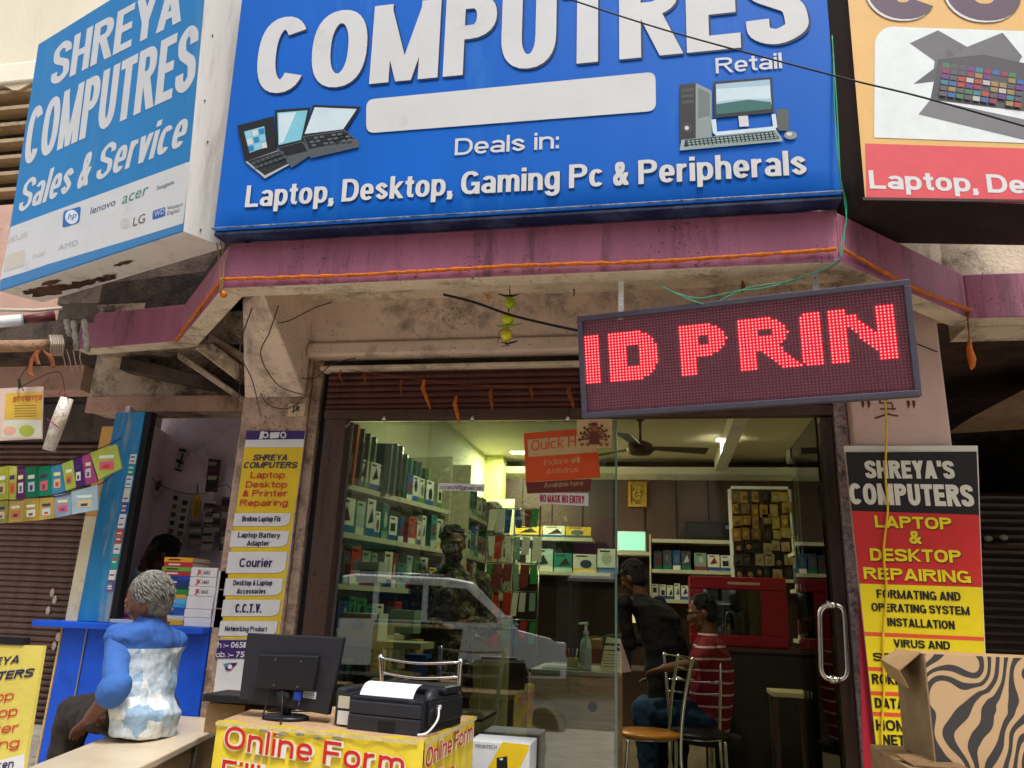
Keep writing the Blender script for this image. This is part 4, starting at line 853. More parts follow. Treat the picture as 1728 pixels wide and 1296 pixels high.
# ------------------------------------------------------------------ people
CT = []
def folds(o, k, size=.07):
    if not CT:
        t = bpy.data.textures.new('cloth_folds', 'CLOUDS'); t.noise_scale = .075; t.noise_depth = 1; CT.append(t)
    d = o.modifiers.new('folds', 'DISPLACE'); d.texture = CT[0]; d.texture_coords = 'LOCAL'; d.strength = k; d.mid_level = .38
    q = o.modifiers.new('soften', 'SMOOTH'); q.factor = .5; q.iterations = 2; return o
def remesh(o, vox, sm=3):
    m = o.modifiers.new('voxel', 'REMESH'); m.mode = 'VOXEL'; m.voxel_size = vox; m.use_smooth_shade = True
    s_ = o.modifiers.new('smooth', 'SMOOTH'); s_.factor = .5; s_.iterations = sm; return o
UP = V((0, 0, 1))
def hand(mb, wr, d, palm_n, s=1.0, curl=.5):
    """palm and five bent fingers from wrist wr along d; palm_n is the palm's normal"""
    d = d.normalized(); pn_ = (palm_n - d * palm_n.dot(d)).normalized(); sd_ = d.cross(pn_)
    mb.loft([(wr, sd_ * .024 * s, pn_ * .017 * s), (wr + d * .04 * s, sd_ * .036 * s, pn_ * .015 * s), (wr + d * .085 * s, sd_ * .04 * s, pn_ * .013 * s), (wr + d * .095 * s, sd_ * .034 * s, pn_ * .009 * s)], 10)
    for k, (off, L) in enumerate(((-.030, .066), (-.010, .078), (.010, .074), (.030, .058))):
        a = wr + d * .08 * s + sd_ * off * s; dd = (d - pn_ * -.15).normalized(); P = [a]; cur = a; ang = curl * .3
        for j in range(3):
            dv = (d * math.cos(ang) + pn_ * math.sin(ang)); cur = cur + dv * L * s * (.42, .33, .27)[j]; P.append(cur); ang += curl * .75
        mb.tube(P, [.0105 * s, .0098 * s, .0088 * s, .006 * s], 8)
    a = wr + d * .03 * s - sd_ * .032 * s; P = [a, a + (d * .6 - sd_ * .7 + pn_ * .2).normalized() * .035 * s, a + (d * 1.4 - sd_ * .9 + pn_ * .5).normalized() * .062 * s]
    mb.tube(P, [.0135 * s, .0115 * s, .008 * s], 8)
def human(name, label, J, f, hf, mats, loc, vox=.010, sleeve='long', belly=0, lumps=46, cap=False, beard=None, strands=None, sc=1.0, hands=True, feet=True, headtilt=V((0, 0, 0)), shade=None):
    """one person: a continuous body with shirt, trousers and hair as its children. J holds the joints"""
    T = thing(name, label, 'person', loc); f = f.normalized(); hf = hf.normalized()
    sk, sh_, tr, hr = mats; side = (J['Rsh'] - J['Lsh']); side.normalize(); g = lambda k: J.get(k)
    hu = (J['head'] - J['neck']).normalized(); hs_ = hf.cross(hu).normalized(); hf = hu.cross(hs_).normalized()
    b = MB(); h = J['head']
    b.ell(h + hu * .018 - hf * .012, hs_ * .074, hf * .093, hu * .098, 18, 12)
    b.ell(h - hu * .05 + hf * .022, hs_ * .056, hf * .062, hu * .062, 14, 10); b.ell(h - hu * .092 + hf * .055, hs_ * .026, hf * .024, hu * .022, 10, 8)
    b.ell(h - hu * .02 + hf * .093, hs_ * .013, hf * .02, hu * .024, 10, 8); b.ell(h - hu * .036 + hf * .1, hs_ * .018, hf * .014, hu * .011, 10, 8)
    b.ell(h + hu * .02 + hf * .072, hs_ * .055, hf * .018, hu * .014, 12, 8); b.ell(h - hu * .066 + hf * .083, hs_ * .024, hf * .01, hu * .008, 10, 6)
    for q in (-1, 1):
        b.ell(h - hu * .01 + hs_ * .076 * q - hf * .012, hs_ * .011, hf * .02, hu * .032, 10, 8); b.ell(h - hu * .022 + hs_ * .04 * q + hf * .062, hs_ * .022, hf * .02, hu * .02, 10, 8)
    b.caps(J['neck'] - hu * .03, h - hu * .06 - hf * .015, .056, .054)
    pel, wa, ch, nk = J['pelvis'], J['waist'], J['chest'], J['neck']
    def torso(mb, e):
        nsd = side; rings = [(pel - UP * .06, nsd * (.13 + e), f * (.10 + e)), (pel, nsd * (.158 + e), f * (.118 + e)), (wa, nsd * (.145 + e), f * (.112 + belly + e)), (ch, nsd * (.165 + e), f * (.118 + e)), (ch * .45 + nk * .55, nsd * (.175 + e), f * (.10 + e)), (nk * .85 + ch * .15, nsd * (.105 + e), f * (.075 + e)), (nk + hu * .0, nsd * (.06 + e * .6), f * (.055 + e * .6))]
        mb.loft(rings, 20)
    torso(b, 0)
    ar = [('Lsh', 'Lel', 'Lwr'), ('Rsh', 'Rel', 'Rwr')]
    for a, e_, w in ar:
        if g(e_) is None: continue
        b.caps(J[a], J[e_], .05, .04); 
        if g(w) is not None:
            b.caps(J[e_], J[w], .04, .027)
            if hands: hd = J.get(w[0] + 'hd') or (J[w] - J[e_]); hand(b, J[w], hd, J.get(w[0] + 'pn') or (-UP), 1.0, J.get(w[0] + 'cu', .6))
    for a, k, n_ in (('Lhip', 'Lkn', 'Lan'), ('Rhip', 'Rkn', 'Ran')):
        if g(k) is None: continue
        b.caps(J[a], J[k], .085, .058)
        if g(n_) is not None:
            b.caps(J[k], J[n_], .056, .038)
            if feet: ff = V((f.x, f.y, 0)).normalized(); b.ell(J[n_] + ff * .07 - UP * .045, ff.cross(UP) * .045, UP * .032, ff * .13, 12, 8)
    body = remesh(b.build('body', sk, T, True), vox)
    # eyes
    if not cap:
        for q in (-1, 1):
            e = MB().ell(h - hu * .0 + hs_ * .033 * q + hf * .079, hs_ * .011, hf * .006, hu * .005, 10, 6).build('eye', M('eye_white', '8c8078', .3, .02), T, True)
            MB().ell(h + hs_ * .033 * q + hf * .085, hs_ * .0055, hf * .004, hu * .0055, 8, 6).build('iris', M('iris_dark', '1a100c', .2), e, True)
    mm = MB(); mm.ell(h - hu * .066 + hf * .09, hs_ * .02, hf * .006, hu * .005, 10, 6).build('lips', M('lips', '6e3a30', .5), T, True)
    # shirt
    s_ = MB(); torso(s_, .024); s_.loft([(pel - UP * .10, side * .16, f * .13), (pel, side * .166, f * .135), (pel * .5 + wa * .5, side * .172, f * .14), (wa, side * .18, f * .144), (ch, side * .184, f * .138), (ch * .5 + nk * .5, side * .18, f * .118)], 20); s_.loft([(nk - hu * .03 + f * -.005, side * .088, f * .08), (nk + hu * .018, side * .070, f * .068), (nk + hu * .03, side * .066, f * .064)], 16)
    for a, e_, w in ar:
        if g(e_) is None: continue
        s_.ell(J[a], V((.060, 0, 0)), V((0, .060, 0)), V((0, 0, .060)), 12, 8)
    folds(remesh(s_.build('shirt', sh_, T, True), vox, 4), .024)
    for a, e_, w in ar:
        if g(e_) is None: continue
        z = MB(); d_ = (J[e_] - J[a])
        if sleeve == 'short': z.caps(J[a], J[a] + d_ * .62, .066, .064)
        else:
            fr = {'elbow': 0, 'long': .9}[sleeve]; z.caps(J[a], J[e_], .053, .046)
            if g(w) is not None: z.caps(J[e_], J[e_] + (J[w] - J[e_]) * (fr or .16), .056, .045 if fr else .058)
        folds(remesh(z.build('sleeve', shade or sh_, T, True), vox, 3), .02)
    if g('Lkn') is not None:
        t = MB(); t.ell(pel - UP * .03, side * .15, f * .12, UP * .07, 18, 10)
        for a, k, n_ in (('Lhip', 'Lkn', 'Lan'), ('Rhip', 'Rkn', 'Ran')):
            t.caps(J[a], J[k], .092, .07)
            if g(n_) is not None: t.caps(J[k], J[k] + (J[n_] - J[k]) * .9, .075, .062)
        folds(remesh(t.build('trousers', tr, T, True), vox * 1.2, 4), .03)
    # hair: a thick cap over the skull, lower at the nape
    hh = MB(); hh.ell(h + hu * .034 - hf * .026, hs_ * .082, hf * .092, hu * .092, 20, 14); hh.ell(h - hf * .045 - hu * .012, hs_ * .076, hf * .062, hu * .082, 16, 10)
    for k in range(lumps):
        a = rg.uniform(0, 6.28); e = rg.uniform(.1, 1.4); p = h + hu * (.034 + .088 * math.sin(e)) - hf * .026 + hs_ * .08 * math.cos(e) * math.cos(a) + hf * .09 * math.cos(e) * math.sin(a)
        if (p - h).dot(hf) > .052 and (p - h).dot(hu) < .075: continue
        hh.ell(p, hs_ * .02, hf * .02, hu * .012, 6, 5)
    remesh(hh.build('hair', hr, T, True), .006, 2)
    if strands:
        mb = MB(); r5 = random.Random(9)
        for k in range(1500):
            th = r5.uniform(0, 6.283); el = r5.uniform(-.75, 1.5); w = hs_ * math.cos(el) * math.cos(th) + hf * math.cos(el) * math.sin(th) + hu * math.sin(el)
            if w.dot(hf) > .35 and el < .75: continue
            p = h + hu * .030 - hf * .026 + hs_ * w.dot(hs_) * .083 + hf * w.dot(hf) * .094 + hu * w.dot(hu) * .094
            if el < -.1: p = p - hf * 0 - hs_ * w.dot(hs_) * .008
            d_ = (-hu * .8 - hf * .5 + w * .12 + hs_ * r5.uniform(-.5, .5)); d_ = (d_ - w * d_.dot(w) * .85).normalized(); L_3 = r5.uniform(.016, .032); mb.mi = 0 if r5.random() < (.72 if el > -.1 else .4) else 1
            mb.tube([p, p + d_ * L_3 * .55 + w * .0035, p + d_ * L_3 - w * .002], [.0013, .0012, .0004], 3, False)
        mb.build('hair_strands', list(strands), T, True, kind='stuff')
    if beard:
        bb = MB(); bb.ell(h - hu * .078 + hf * .035, hs_ * .06, hf * .056, hu * .048, 14, 10); remesh(bb.build('beard', beard, T, True), .007)
    return T
def hairmat(name, c, c2):
    m = M(name, c, .75, .5, 70, dirt=.9, dcol=c2, bump=.8, bsc=220); return m
def shirtmat(name, top, a, b, zc):     # yoke above, patchwork below
    m = M(name, a, .85, .08, 8); nt = m.node_tree; N, L = nt.nodes, nt.links; bs = N['Principled BSDF']
    tc = N.new('ShaderNodeTexCoord'); vo = N.new('ShaderNodeTexVoronoi'); vo.distance = 'CHEBYCHEV'; vo.inputs['Scale'].default_value = 11; L.new(tc.outputs['Object'], vo.inputs[0])
    sp = N.new('ShaderNodeSeparateColor'); L.new(vo.outputs['Color'], sp.inputs[0]); r = N.new('ShaderNodeValToRGB'); L.new(sp.outputs[0], r.inputs[0]); r.color_ramp.interpolation = 'CONSTANT'
    e = r.color_ramp.elements; e[0].color = lin(a); e[1].color = lin(b); e[1].position = .62; x = e.new(.3); x.color = lin('8ca6bd'); x = e.new(.82); x.color = lin('c4ced4')
    wv = N.new('ShaderNodeTexNoise'); wv.inputs['Scale'].default_value = 60; wv.inputs['Detail'].default_value = 6; L.new(tc.outputs['Object'], wv.inputs[0])
    mw = N.new('ShaderNodeMix'); mw.data_type = 'RGBA'; mw.blend_type = 'MULTIPLY'; mw.inputs['Factor'].default_value = .45; L.new(r.outputs[0], mw.inputs['A']); L.new(wv.outputs['Fac'], mw.inputs['B'])
    mr = N.new('ShaderNodeMapRange'); mr.inputs[1].default_value = .35; mr.inputs[2].default_value = .65; mr.inputs[3].default_value = .75; mr.inputs[4].default_value = 1.25; L.new(wv.outputs['Fac'], mr.inputs[0])
    L.new(mr.outputs[0], mw.inputs['B'])
    se = N.new('ShaderNodeSeparateXYZ'); L.new(tc.outputs['Object'], se.inputs[0]); gt_ = N.new('ShaderNodeMath'); gt_.operation = 'GREATER_THAN'; gt_.inputs[1].default_value = zc; L.new(se.outputs[2], gt_.inputs[0])
    mx = N.new('ShaderNodeMix'); mx.data_type = 'RGBA'; L.new(gt_.outputs[0], mx.inputs['Factor']); L.new(mw.outputs['Result'], mx.inputs['A']); mx.inputs['B'].default_value = lin(top); L.new(mx.outputs['Result'], bs.inputs['Base Color'])
    # cloth folds
    n4 = N.new('ShaderNodeTexNoise'); n4.inputs['Scale'].default_value = 9; n4.inputs['Detail'].default_value = 2; n4.inputs['Distortion'].default_value = 1.2; L.new(tc.outputs['Object'], n4.inputs[0])
    bp = N.new('ShaderNodeBump'); bp.inputs['Strength'].default_value = .5; bp.inputs['Distance'].default_value = .03; L.new(n4.outputs['Fac'], bp.inputs['Height']); L.new(bp.outputs[0], bs.inputs['Normal'])
    return m

# ------------------------------------------------------------------ left: bench, stall, shutter
mb = MB(); r0, r1, l0, l1 = V((-2.13, 3.885)), V((-1.70, 2.2)), V((-2.54, 3.885)), V((-2.06, 2.2))
G = thing('marble_bench', 'low wall bench with pale marble top running out from the left pillar', 'bench', (-2.2, 3.1, 0))
MB().prism([(l0.x, l0.y, .882), (r0.x, r0.y, .882), (r1.x, r1.y, .882), (l1.x, l1.y, .882)], (0, 0, .03)).build('top_slab', M('pale_marble', 'c8b89c', .35, .14, 5, dirt=.25, dcol='9a8468'), G, bevel=.006)
s_ = V((.02, 0)); MB().prism([(l0.x + .02, l0.y, .1), (r0.x - .02, r0.y, .1), (r1.x - .02, r1.y, .1), (l1.x + .02, l1.y, .1)], (0, 0, .78)).build('base', M('tan_stone_base', 'a88d68', .6, .1, 4, dirt=.3, dcol='7a6244'), G)
for k in range(1, 3):
    a = r0 + (r1 - r0) * k / 3; MB().obox((a.x - .02, a.y, .101), (.0215, 0, 0), (0, .004, 0), (0, 0, .778)).build('stone_joint', m_darkc, G)

St = thing('book_stall', 'small stationery stall with a bright blue counter and blue post left of the pillar', 'stall', (-2.9, 4.2, .52))
m_cb = M('counter_blue', '0a4fc8', .42, .08, 5, dirt=.25, dcol='063080', bump=.05)
MB().box(-3.375, -2.35, 3.83, 4.32, 1.312, 1.345).build('counter_top', m_cb, St, bevel=.004)
MB().box(-3.23, -3.085, 3.90, 3.93, .52, 1.310).build('counter_panel', m_cb, St, bevel=.003); MB().box(-3.073, -2.35, 3.90, 3.93, .52, 1.310).build('counter_panel', m_cb, St, bevel=.003)
MB().box(-3.083, -3.075, 3.895, 3.93, .52, 1.310).build('joint_strip', m_alu, St); MB().box(-3.242, -3.232, 3.898, 3.935, .52, 1.310).build('edge_strip', M('pale_wood_edge', 'c9a468', .7, .15, 20), St)
MB().box(-3.18, -2.985, 3.93, 3.99, 1.346, 2.535).build('post', M('peeling_blue_post', '1a7cb0', .5, .2, 9, dirt=.5, dcol='a9a488', streak=True, bump=.2), St, bevel=.004)
MB().box(-2.983, -2.945, 3.935, 3.985, 1.346, 2.535).build('post_edge', m_dark, St)
MB().box(-3.262, -3.183, 3.94, 3.98, 1.346, 1.92).build('side_strip', M('cream_strip', 'd9cba8', .7, .08, 6, dirt=.2), St); MB().box(-3.262, -3.183, 3.94, 3.98, 1.922, 2.45).build('side_strip', M('ochre_strip', 'cf9a48', .7, .08, 6, dirt=.2), St)
# stickers down the post's edge
cz = ['dfe3d0', '2e9e86', 'd9dfe4', 'e0d8c0', '3c4fa0', 'e4e0da', 'c84a3a', 'd8e0d0', '2c9c90', 'e6dfcf', '7c3f8a']
z = 2.28
for k in range(11):
    h_ = rg.uniform(.05, .09); MB().box(-3.028, -2.988, 3.926, 3.93, z - h_, z).build('sticker', plain(cz[k]), St)
    for j in range(3): MB().box(-3.022, -2.996, 3.9245, 3.926, z - h_ * (.3 + .22 * j) - .004, z - h_ * (.3 + .22 * j) + .004).build('sticker_print', plain(cz[(k * 3 + j + 4) % 11]), St)
    z -= h_ + .006
# old paint scars on the post
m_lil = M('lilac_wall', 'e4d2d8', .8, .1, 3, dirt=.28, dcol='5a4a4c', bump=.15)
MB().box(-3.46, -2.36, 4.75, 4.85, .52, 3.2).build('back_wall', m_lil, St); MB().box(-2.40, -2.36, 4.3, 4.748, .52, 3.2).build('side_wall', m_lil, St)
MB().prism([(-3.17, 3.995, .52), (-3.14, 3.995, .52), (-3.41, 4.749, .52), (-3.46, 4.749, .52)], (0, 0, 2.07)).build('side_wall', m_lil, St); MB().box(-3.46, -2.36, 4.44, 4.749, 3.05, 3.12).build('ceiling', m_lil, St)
# closed shutter of the next shop
Sh = thing('closed_shutter', 'closed brown roller shutter of the neighbouring shop at the far left', 'shutter', (-5, 5.6, .52))
zt = at(60, 748, Y=5.6).z; n = int((zt - .52) / .0455); me0 = None
for k in range(n):
    if me0 is None:
        P = [(-7.4, 5.6, 0), (-7.4, 5.585, .008), (-7.4, 5.575, .022), (-7.4, 5.585, .037), (-7.4, 5.6, .044), (-7.4, 5.615, .022)]
        o = MB().prism(P, (3.55, 0, 0)).build('slat', m_slat, Sh); me0 = o.data; o.location.z = .52
    else:
        o = bpy.data.objects.new('slat', me0); COL.objects.link(o); adopt(o, Sh); o.location.z = .52 + k * .0455
MB().box(-7.4, -3.86, 5.5, 5.7, zt + .01, zt + .32).build('shutter_housing', M('grey_housing', '5e5450', .8, .2, 5, dirt=.5), Sh); MB().box(-7.4, -3.86, 5.66, 5.7, .52, zt).build('backing', m_dark, Sh)
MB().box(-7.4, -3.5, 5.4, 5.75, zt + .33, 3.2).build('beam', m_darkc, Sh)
Bb = B
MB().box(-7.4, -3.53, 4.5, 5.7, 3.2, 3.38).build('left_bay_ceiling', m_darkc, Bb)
# white paint splashes on the shutter
for px, py, w_, h_ in ((92, 1000, 8, 16), (97, 1012, 10, 14), (84, 1030, 6, 12), (100, 1075, 5, 10), (93, 1090, 4, 10)):
    a = at(px - w_ / 2, py, Y=5.57); MB().ell(a, (.02, 0, 0), (0, 0, .035), (0, .003, 0), 7, 4).build('paint_splash', M('white_splash', 'b8ac9c', .9, .3, 30), Sh)

# things on the stall's back wall
def card(name, q, Y, mat, label, cat, th=.006, group=None, parent=None):
    mb = MB().prism([at(x, y, Y=Y) for x, y in q], (0, th, 0))
    return mb.build(name, mat, parent) if parent is not None else solo(mb, name, mat, label, cat, group)
pw_ = plain('b8b4b0'); pk = plain('1e1a1c')
G = thing('wall_calligraphy', 'small white card with dark drawing high on the lilac stall wall', 'picture', at(303, 775, Y=4.730)); card('sheet', ((302, 754), (316, 757), (306, 797), (293, 794)), 4.730, pw_, '', '', parent=G)
d = Decal(yplane(4.726), .0); d.poly([(303, 757), (314, 759), (313, 763), (302, 761)], pk).poly([(307, 765), (310, 766), (303, 790), (300, 789)], pk).poly([(298, 774), (310, 780), (309, 784), (297, 779)], pk).poly([(296, 790), (307, 793), (306, 796), (295, 793)], pk); d.build('drawing', G)
G = thing('clock_ball', 'clear round bag of sweets hanging on the lilac wall with its shadowy bulge', 'bag', at(263, 825, Y=4.650)); MB().ell(at(263, 826, Y=4.680), (.05, 0, .01), (0, .03, 0), (0, 0, .055), 14, 10).build('bag', M('clear_plastic', 'b0a8a8', .15, .1, 20), G, True); MB().ell(at(267, 820, Y=4.660), (.025, 0, .01), (0, .012, 0), (0, 0, .035), 12, 8).build('contents', plain('6a3050'), G, True); MB().tube([at(252, 802, Y=4.700), at(262, 812, Y=4.680)], .003, 5).build('string', dk, G)
names = ['strip of small printed sachets hanging left on the stall wall', 'second sachet strip beside it on the stall wall']
for k, (x0, x1, y0, y1, t_) in enumerate(((288, 302, 828, 912, names[0]), (303, 318, 836, 915, names[1]))):
    G = thing('sachet_strip', t_, 'sachets', at(x0, y0, Y=4.650)); dx = -10
    card('sheet', ((x0 + 5, y0), (x1 + 4, y0 + 2), (x1 + dx, y1), (x0 + dx, y1 - 2)), 4.650, pw_, '', '', parent=G); n = 5
    d = Decal(yplane(4.645), 0)
    for j in range(n):
        yy = y0 + 8 + (y1 - y0 - 14) * j / n; xo = 4 + dx * j / n - 2; d.poly([(x0 + xo + 3, yy), (x1 + xo - 3, yy + 1), (x1 + xo - 5, yy + 9), (x0 + xo + 2, yy + 8)], [pk, plain('6a5a2c'), plain('3c3c48')][j % 3])
    d.build('sachet', G)
G = thing('yellow_pack', 'yellow toy pack hanging on the stall wall', 'packet', at(332, 850, Y=4.630)); MB().ell(at(332, 855, Y=4.630), (.03, 0, 0), (0, .02, 0), (-.01, 0, .085), 12, 10).build('pack', plain('c8a010'), G, True); MB().ell(at(332, 858, Y=4.612), (.018, 0, 0), (0, .006, 0), (-.006, 0, .06), 12, 8).build('window', plain('8a6a10'), G, True); MB().tube([at(333, 818, Y=4.650), at(333, 832, Y=4.630)], .004, 5).build('hook', dk, G)
for x0, x1, y0, y1, c_, lb in ((349, 367, 774, 830, '3a1c26', 'dark red bundle of bands hanging on the stall wall'), (344, 361, 844, 888, 'a9a29a', 'pale blister pack hanging beside the yellow pack'), (318, 340, 878, 925, '6f6a68', 'grey printed card low on the stall wall'), (342, 372, 850, 905, '4a4644', 'dark patterned pack sheet right of the yellow pack'), (372, 392, 838, 930, '5c4d40', 'brown bead string hanging near the pillar'), (340, 360, 895, 930, '8d8884', 'pale card under the dark pack sheet')):
    G = thing('wall_pack', lb, 'packet', at(x0, y0, Y=4.650)); card('sheet', ((x0 + 3, y0), (x1 + 3, y0 + 2), (x1 - 3, y1), (x0 - 3, y1 - 1)), 4.640, plain(c_), '', '', th=.02, parent=G)
    d = Decal(yplane(4.635), 0)
    for j in range(4): yy = y0 + 5 + (y1 - y0 - 8) * j / 4; d.poly([(x0 + 2, yy), (x1 - 1, yy), (x1 - 2, yy + (y1 - y0) * .12), (x0 + 1, yy + (y1 - y0) * .12)], plain(['2a2422', '8a8078', '5c2c34', 'a39a84'][(j + x0) % 4]))
    d.build('print', G)
cable([at(250, 800, Y=4.610), at(275, 820, Y=4.590), at(310, 832, Y=4.590), at(345, 832, Y=4.590), at(380, 818, Y=4.590), at(392, 830, Y=4.590)], .003, 'hanging_line', M('grey_line', '5a4c50', .9), 'string across the stall wall carrying the packets', 'string')
# strings of packets in front of the brown shutter
row1 = [((-12, 790), (14, 786), (14, 842), (-10, 846), 'a0a32c', 'yellow green booklet at the left end of the upper packet string'), ((14, 786), (28, 787), (26, 843), (14, 843), 'b5b850', 'light green booklet second from the left on the upper string'), ((28, 786), (43, 788), (42, 842), (26, 842), '5c2060', 'purple booklet on the upper packet string'), ((43, 788), (62, 787), (63, 838), (43, 840), '0c6a4a', 'dark green booklet next to the purple one'), ((62, 788), (84, 786), (86, 835), (63, 838), '0d7a52', 'green booklet with orange patch in the middle of the upper string'), ((84, 786), (104, 783), (111, 828), (86, 835), '3f84a8', 'blue booklet on the upper packet string'), ((104, 783), (122, 776), (127, 822), (111, 828), 'a0b048', 'lime booklet right of the blue one'), ((122, 776), (136, 770), (143, 818), (127, 822), '4a2468', 'violet booklet on the upper packet string'), ((136, 770), (152, 764), (164, 812), (143, 818), 'a8487c', 'pink booklet on the upper packet string'), ((152, 764), (196, 750), (205, 790), (166, 809), 'a7b44a', 'large lime green pack with flowers at the right end of the upper string')]
row2 = [((-12, 846), (14, 844), (12, 882), (-12, 884), '8c8a3c', 'yellow pack at the left end of the lower packet string'), ((14, 844), (40, 842), (38, 880), (12, 882), 'b59a54', 'tan pack with photo on the lower string'), ((40, 842), (66, 841), (64, 878), (38, 880), 'a88e3c', 'mustard pack with photo on the lower string'), ((66, 841), (91, 839), (91, 874), (64, 878), 'b39a48', 'mustard pack with dark picture on the lower string'), ((91, 836), (120, 830), (120, 868), (92, 874), '8fa4b4', 'pale blue box on the lower string'), ((120, 830), (164, 818), (164, 860), (121, 868), '9db2bc', 'wide pale blue box at the right end of the lower string')]
for k, q in enumerate(row1 + row2):
    pts, c_, lb = q[:4], q[4], q[5]; G = thing('booklet', lb, 'booklet', at(*pts[0], Y=3.7), 'booklets hung on strings before the shutter'); Y0 = 3.7 + (k % 3) * .006
    card('cover', pts, Y0, M('cover_' + c_, c_, .25, .15, 12, coat=.4), '', '', th=.012, parent=G); cx = sum(p[0] for p in pts) / 4; cy = sum(p[1] for p in pts) / 4; w = (pts[1][0] - pts[0][0]) * .28; hh_ = (pts[3][1] - pts[0][1]) * .3
    d = Decal(yplane(Y0), .0012); d.poly([(cx - w, cy + 1), (cx + w, cy - 1), (cx + w, cy + hh_), (cx - w, cy + hh_ + 1)], plain(['c8b484', 'c86a30', 'd8d4c0', 'b8c4cc', 'd05a7a'][k % 5])).poly([(cx - w * .5, cy + 6), (cx + w * .5, cy + 5), (cx + w * .4, cy + hh_ - 2), (cx - w * .5, cy + hh_ - 1)], plain(['6a4a24', 'c83a2a', '3a5a7a', '2a3a5a'][k % 4])).poly([(cx - w, cy - hh_ * .7), (cx + w, cy - hh_ * .8), (cx + w, cy - hh_ * .4), (cx - w, cy - hh_ * .3)], plain(['d8dccc', '3a2a5a', 'e0d8a0'][k % 3])); d.build('print', G)
cable([at(-20, 789, Y=3.71), at(80, 786, Y=3.71), at(150, 764, Y=3.71), at(205, 740, Y=3.78)], .0025, 'packet_string', dk, 'upper string that carries the booklets', 'string'); cable([at(-20, 845, Y=3.71), at(80, 840, Y=3.71), at(165, 818, Y=3.71), at(190, 800, Y=3.78)], .0025, 'packet_string', dk, 'lower string that carries the packs', 'string')
# hindi booklet and rolled magazine
G = thing('hindi_booklet', 'hanging yellow and white booklet with red hindi title, top left of the packets', 'booklet', at(30, 700, Y=3.5)); card('cover', ((-14, 656), (72, 652), (70, 740), (-14, 744)), 3.5, M('pale_pink_paper', 'd0b4a4', .6, .05, 8), '', '', th=.008, parent=G)
d = Decal(yplane(3.5), .001); d.poly([(10, 664), (71, 661), (70, 707), (7, 707)], plain('cfa838')).poly([(6, 708), (70, 708), (69, 738), (2, 740)], plain('c9c6ae')).disc((45, 727), 13, 10, plain('a3b03a')).disc((16, 727), 11, 8, plain('d8a08a'))
for j in range(5): d.poly([(24, 684 + j * 4.5), (62, 683 + j * 4.5), (62, 684.5 + j * 4.5), (24, 685.5 + j * 4.5)], plain('8a6a30'))
d.build('print', G); tx('झारखण्ड', yplane(3.5), (20, 678), (71, 675), 9, plain('b81c24'), G, t=0, off=.003)
G = thing('rolled_magazine', 'rolled white magazine tied with red string, hanging beside the hindi booklet', 'magazine', at(100, 700, Y=3.45)); a, b = at(113, 672, Y=3.45), at(82, 760, Y=3.45)
MB().tube([a, a * .5 + b * .5, b], [.032, .036, .03], 14).build('roll', M('magazine_cover', 'd8cec4', .4, .2, 14, dirt=.5, dcol='8a7a3a'), G, True); m_ = a * .5 + b * .5
MB().tube([m_ + V((-.04, -.036, .02)), m_ + V((0, -.042, -.0)), m_ + V((.042, -.03, -.03))], .003, 5).build('string', plain('8a2430'), G, True); MB().tube([a + V((-.06, 0, .02)), a + V((-.01, -.03, .04)), a + V((.03, -.02, -.01))], .0025, 5).build('string', plain('8a2430'), G, True)
cable([at(32, 640, Y=3.48), at(33, 655, Y=3.48)], .006, 'clip', dk, 'dark clip above the hindi booklet', 'clip'); cable([at(33, 655, Y=3.47), at(60, 640, Y=3.45), at(100, 628, Y=3.5), at(110, 668, Y=3.45)], .002, 'hanging_line', dk, 'thin line from which the rolled magazine hangs', 'string')
# tube lamp, timber and rope ends under the left sign
G = thing('tube_lamp', 'white tube lamp on a maroon fitting poking out under the left sign', 'lamp', at(40, 540, Y=3.2)); a, b, c_ = at(-60, 548, Y=3.05), at(36, 540, Y=3.2), at(92, 533, Y=3.3)
MB().tube([a, b], .030, 16).build('tube', M('white_tube', 'dfe2e4', .3, .03), G, True); MB().tube([b - V((.001, 0, 0)), b + (c_ - b) * .06], .028, 16).build('tube_cap', M('grey_cap', '93a5a4', .3), G, True); MB().tube([b + (c_ - b) * .07, c_], [.022, .027], 14).build('fitting', M('maroon_fitting', '5c2428', .5), G, True); MB().tube([at(-60, 522, Y=3.1), at(60, 524, Y=3.25), at(104, 520, Y=3.35)], .010, 8).build('support_bar', M('pale_bar', 'b8b0a0', .6), G, True)
G = thing('timber_beam', 'old round timber under the left sign with rope wound round its end', 'timber', at(60, 585, Y=3.5)); MB().tube([at(-70, 585, Y=3.4), at(40, 584, Y=3.5), at(104, 580, Y=3.6)], [.036, .034, .03], 12).build('timber', M('weathered_timber', '9c7a5c', .9, .3, 14, dirt=.4, streak=False, bump=.5), G, True)
rope = M('dirty_rope', 'a49684', .95, .3, 60)
for k in range(6): x = 84 + k * 4; MB().tube(bez([at(x, 566, Y=3.52), at(x + 3, 580, Y=3.47), at(x + 1, 600, Y=3.52)]), .006, 6).build('rope_turn', rope, G, True)
G = thing('insulator_rack', 'rack of three white clay insulators with rope, under the left sign', 'insulators', at(125, 560, Y=3.6))
MB().box(*sorted((at(100, 520, Y=3.6).x, at(150, 520, Y=3.6).x)), 3.6, 3.66, at(120, 540, Y=3.6).z, at(120, 512, Y=3.6).z).build('bracket', M('grey_bracket', '6e6458', .8, .3, 20), G, bevel=.004)
for k, (x, y0, y1) in enumerate(((112, 540, 566), (124, 542, 590), (142, 540, 594))):
    P = [at(x + 1 * j, y0 + (y1 - y0) * j / 6, Y=3.58) for j in range(7)]; MB().tube(P, [.014, .019, .013, .02, .013, .019, .012], 10).build('insulator', M('clay_white', 'aaa294', .5, .15, 30, dirt=.4), G, True)
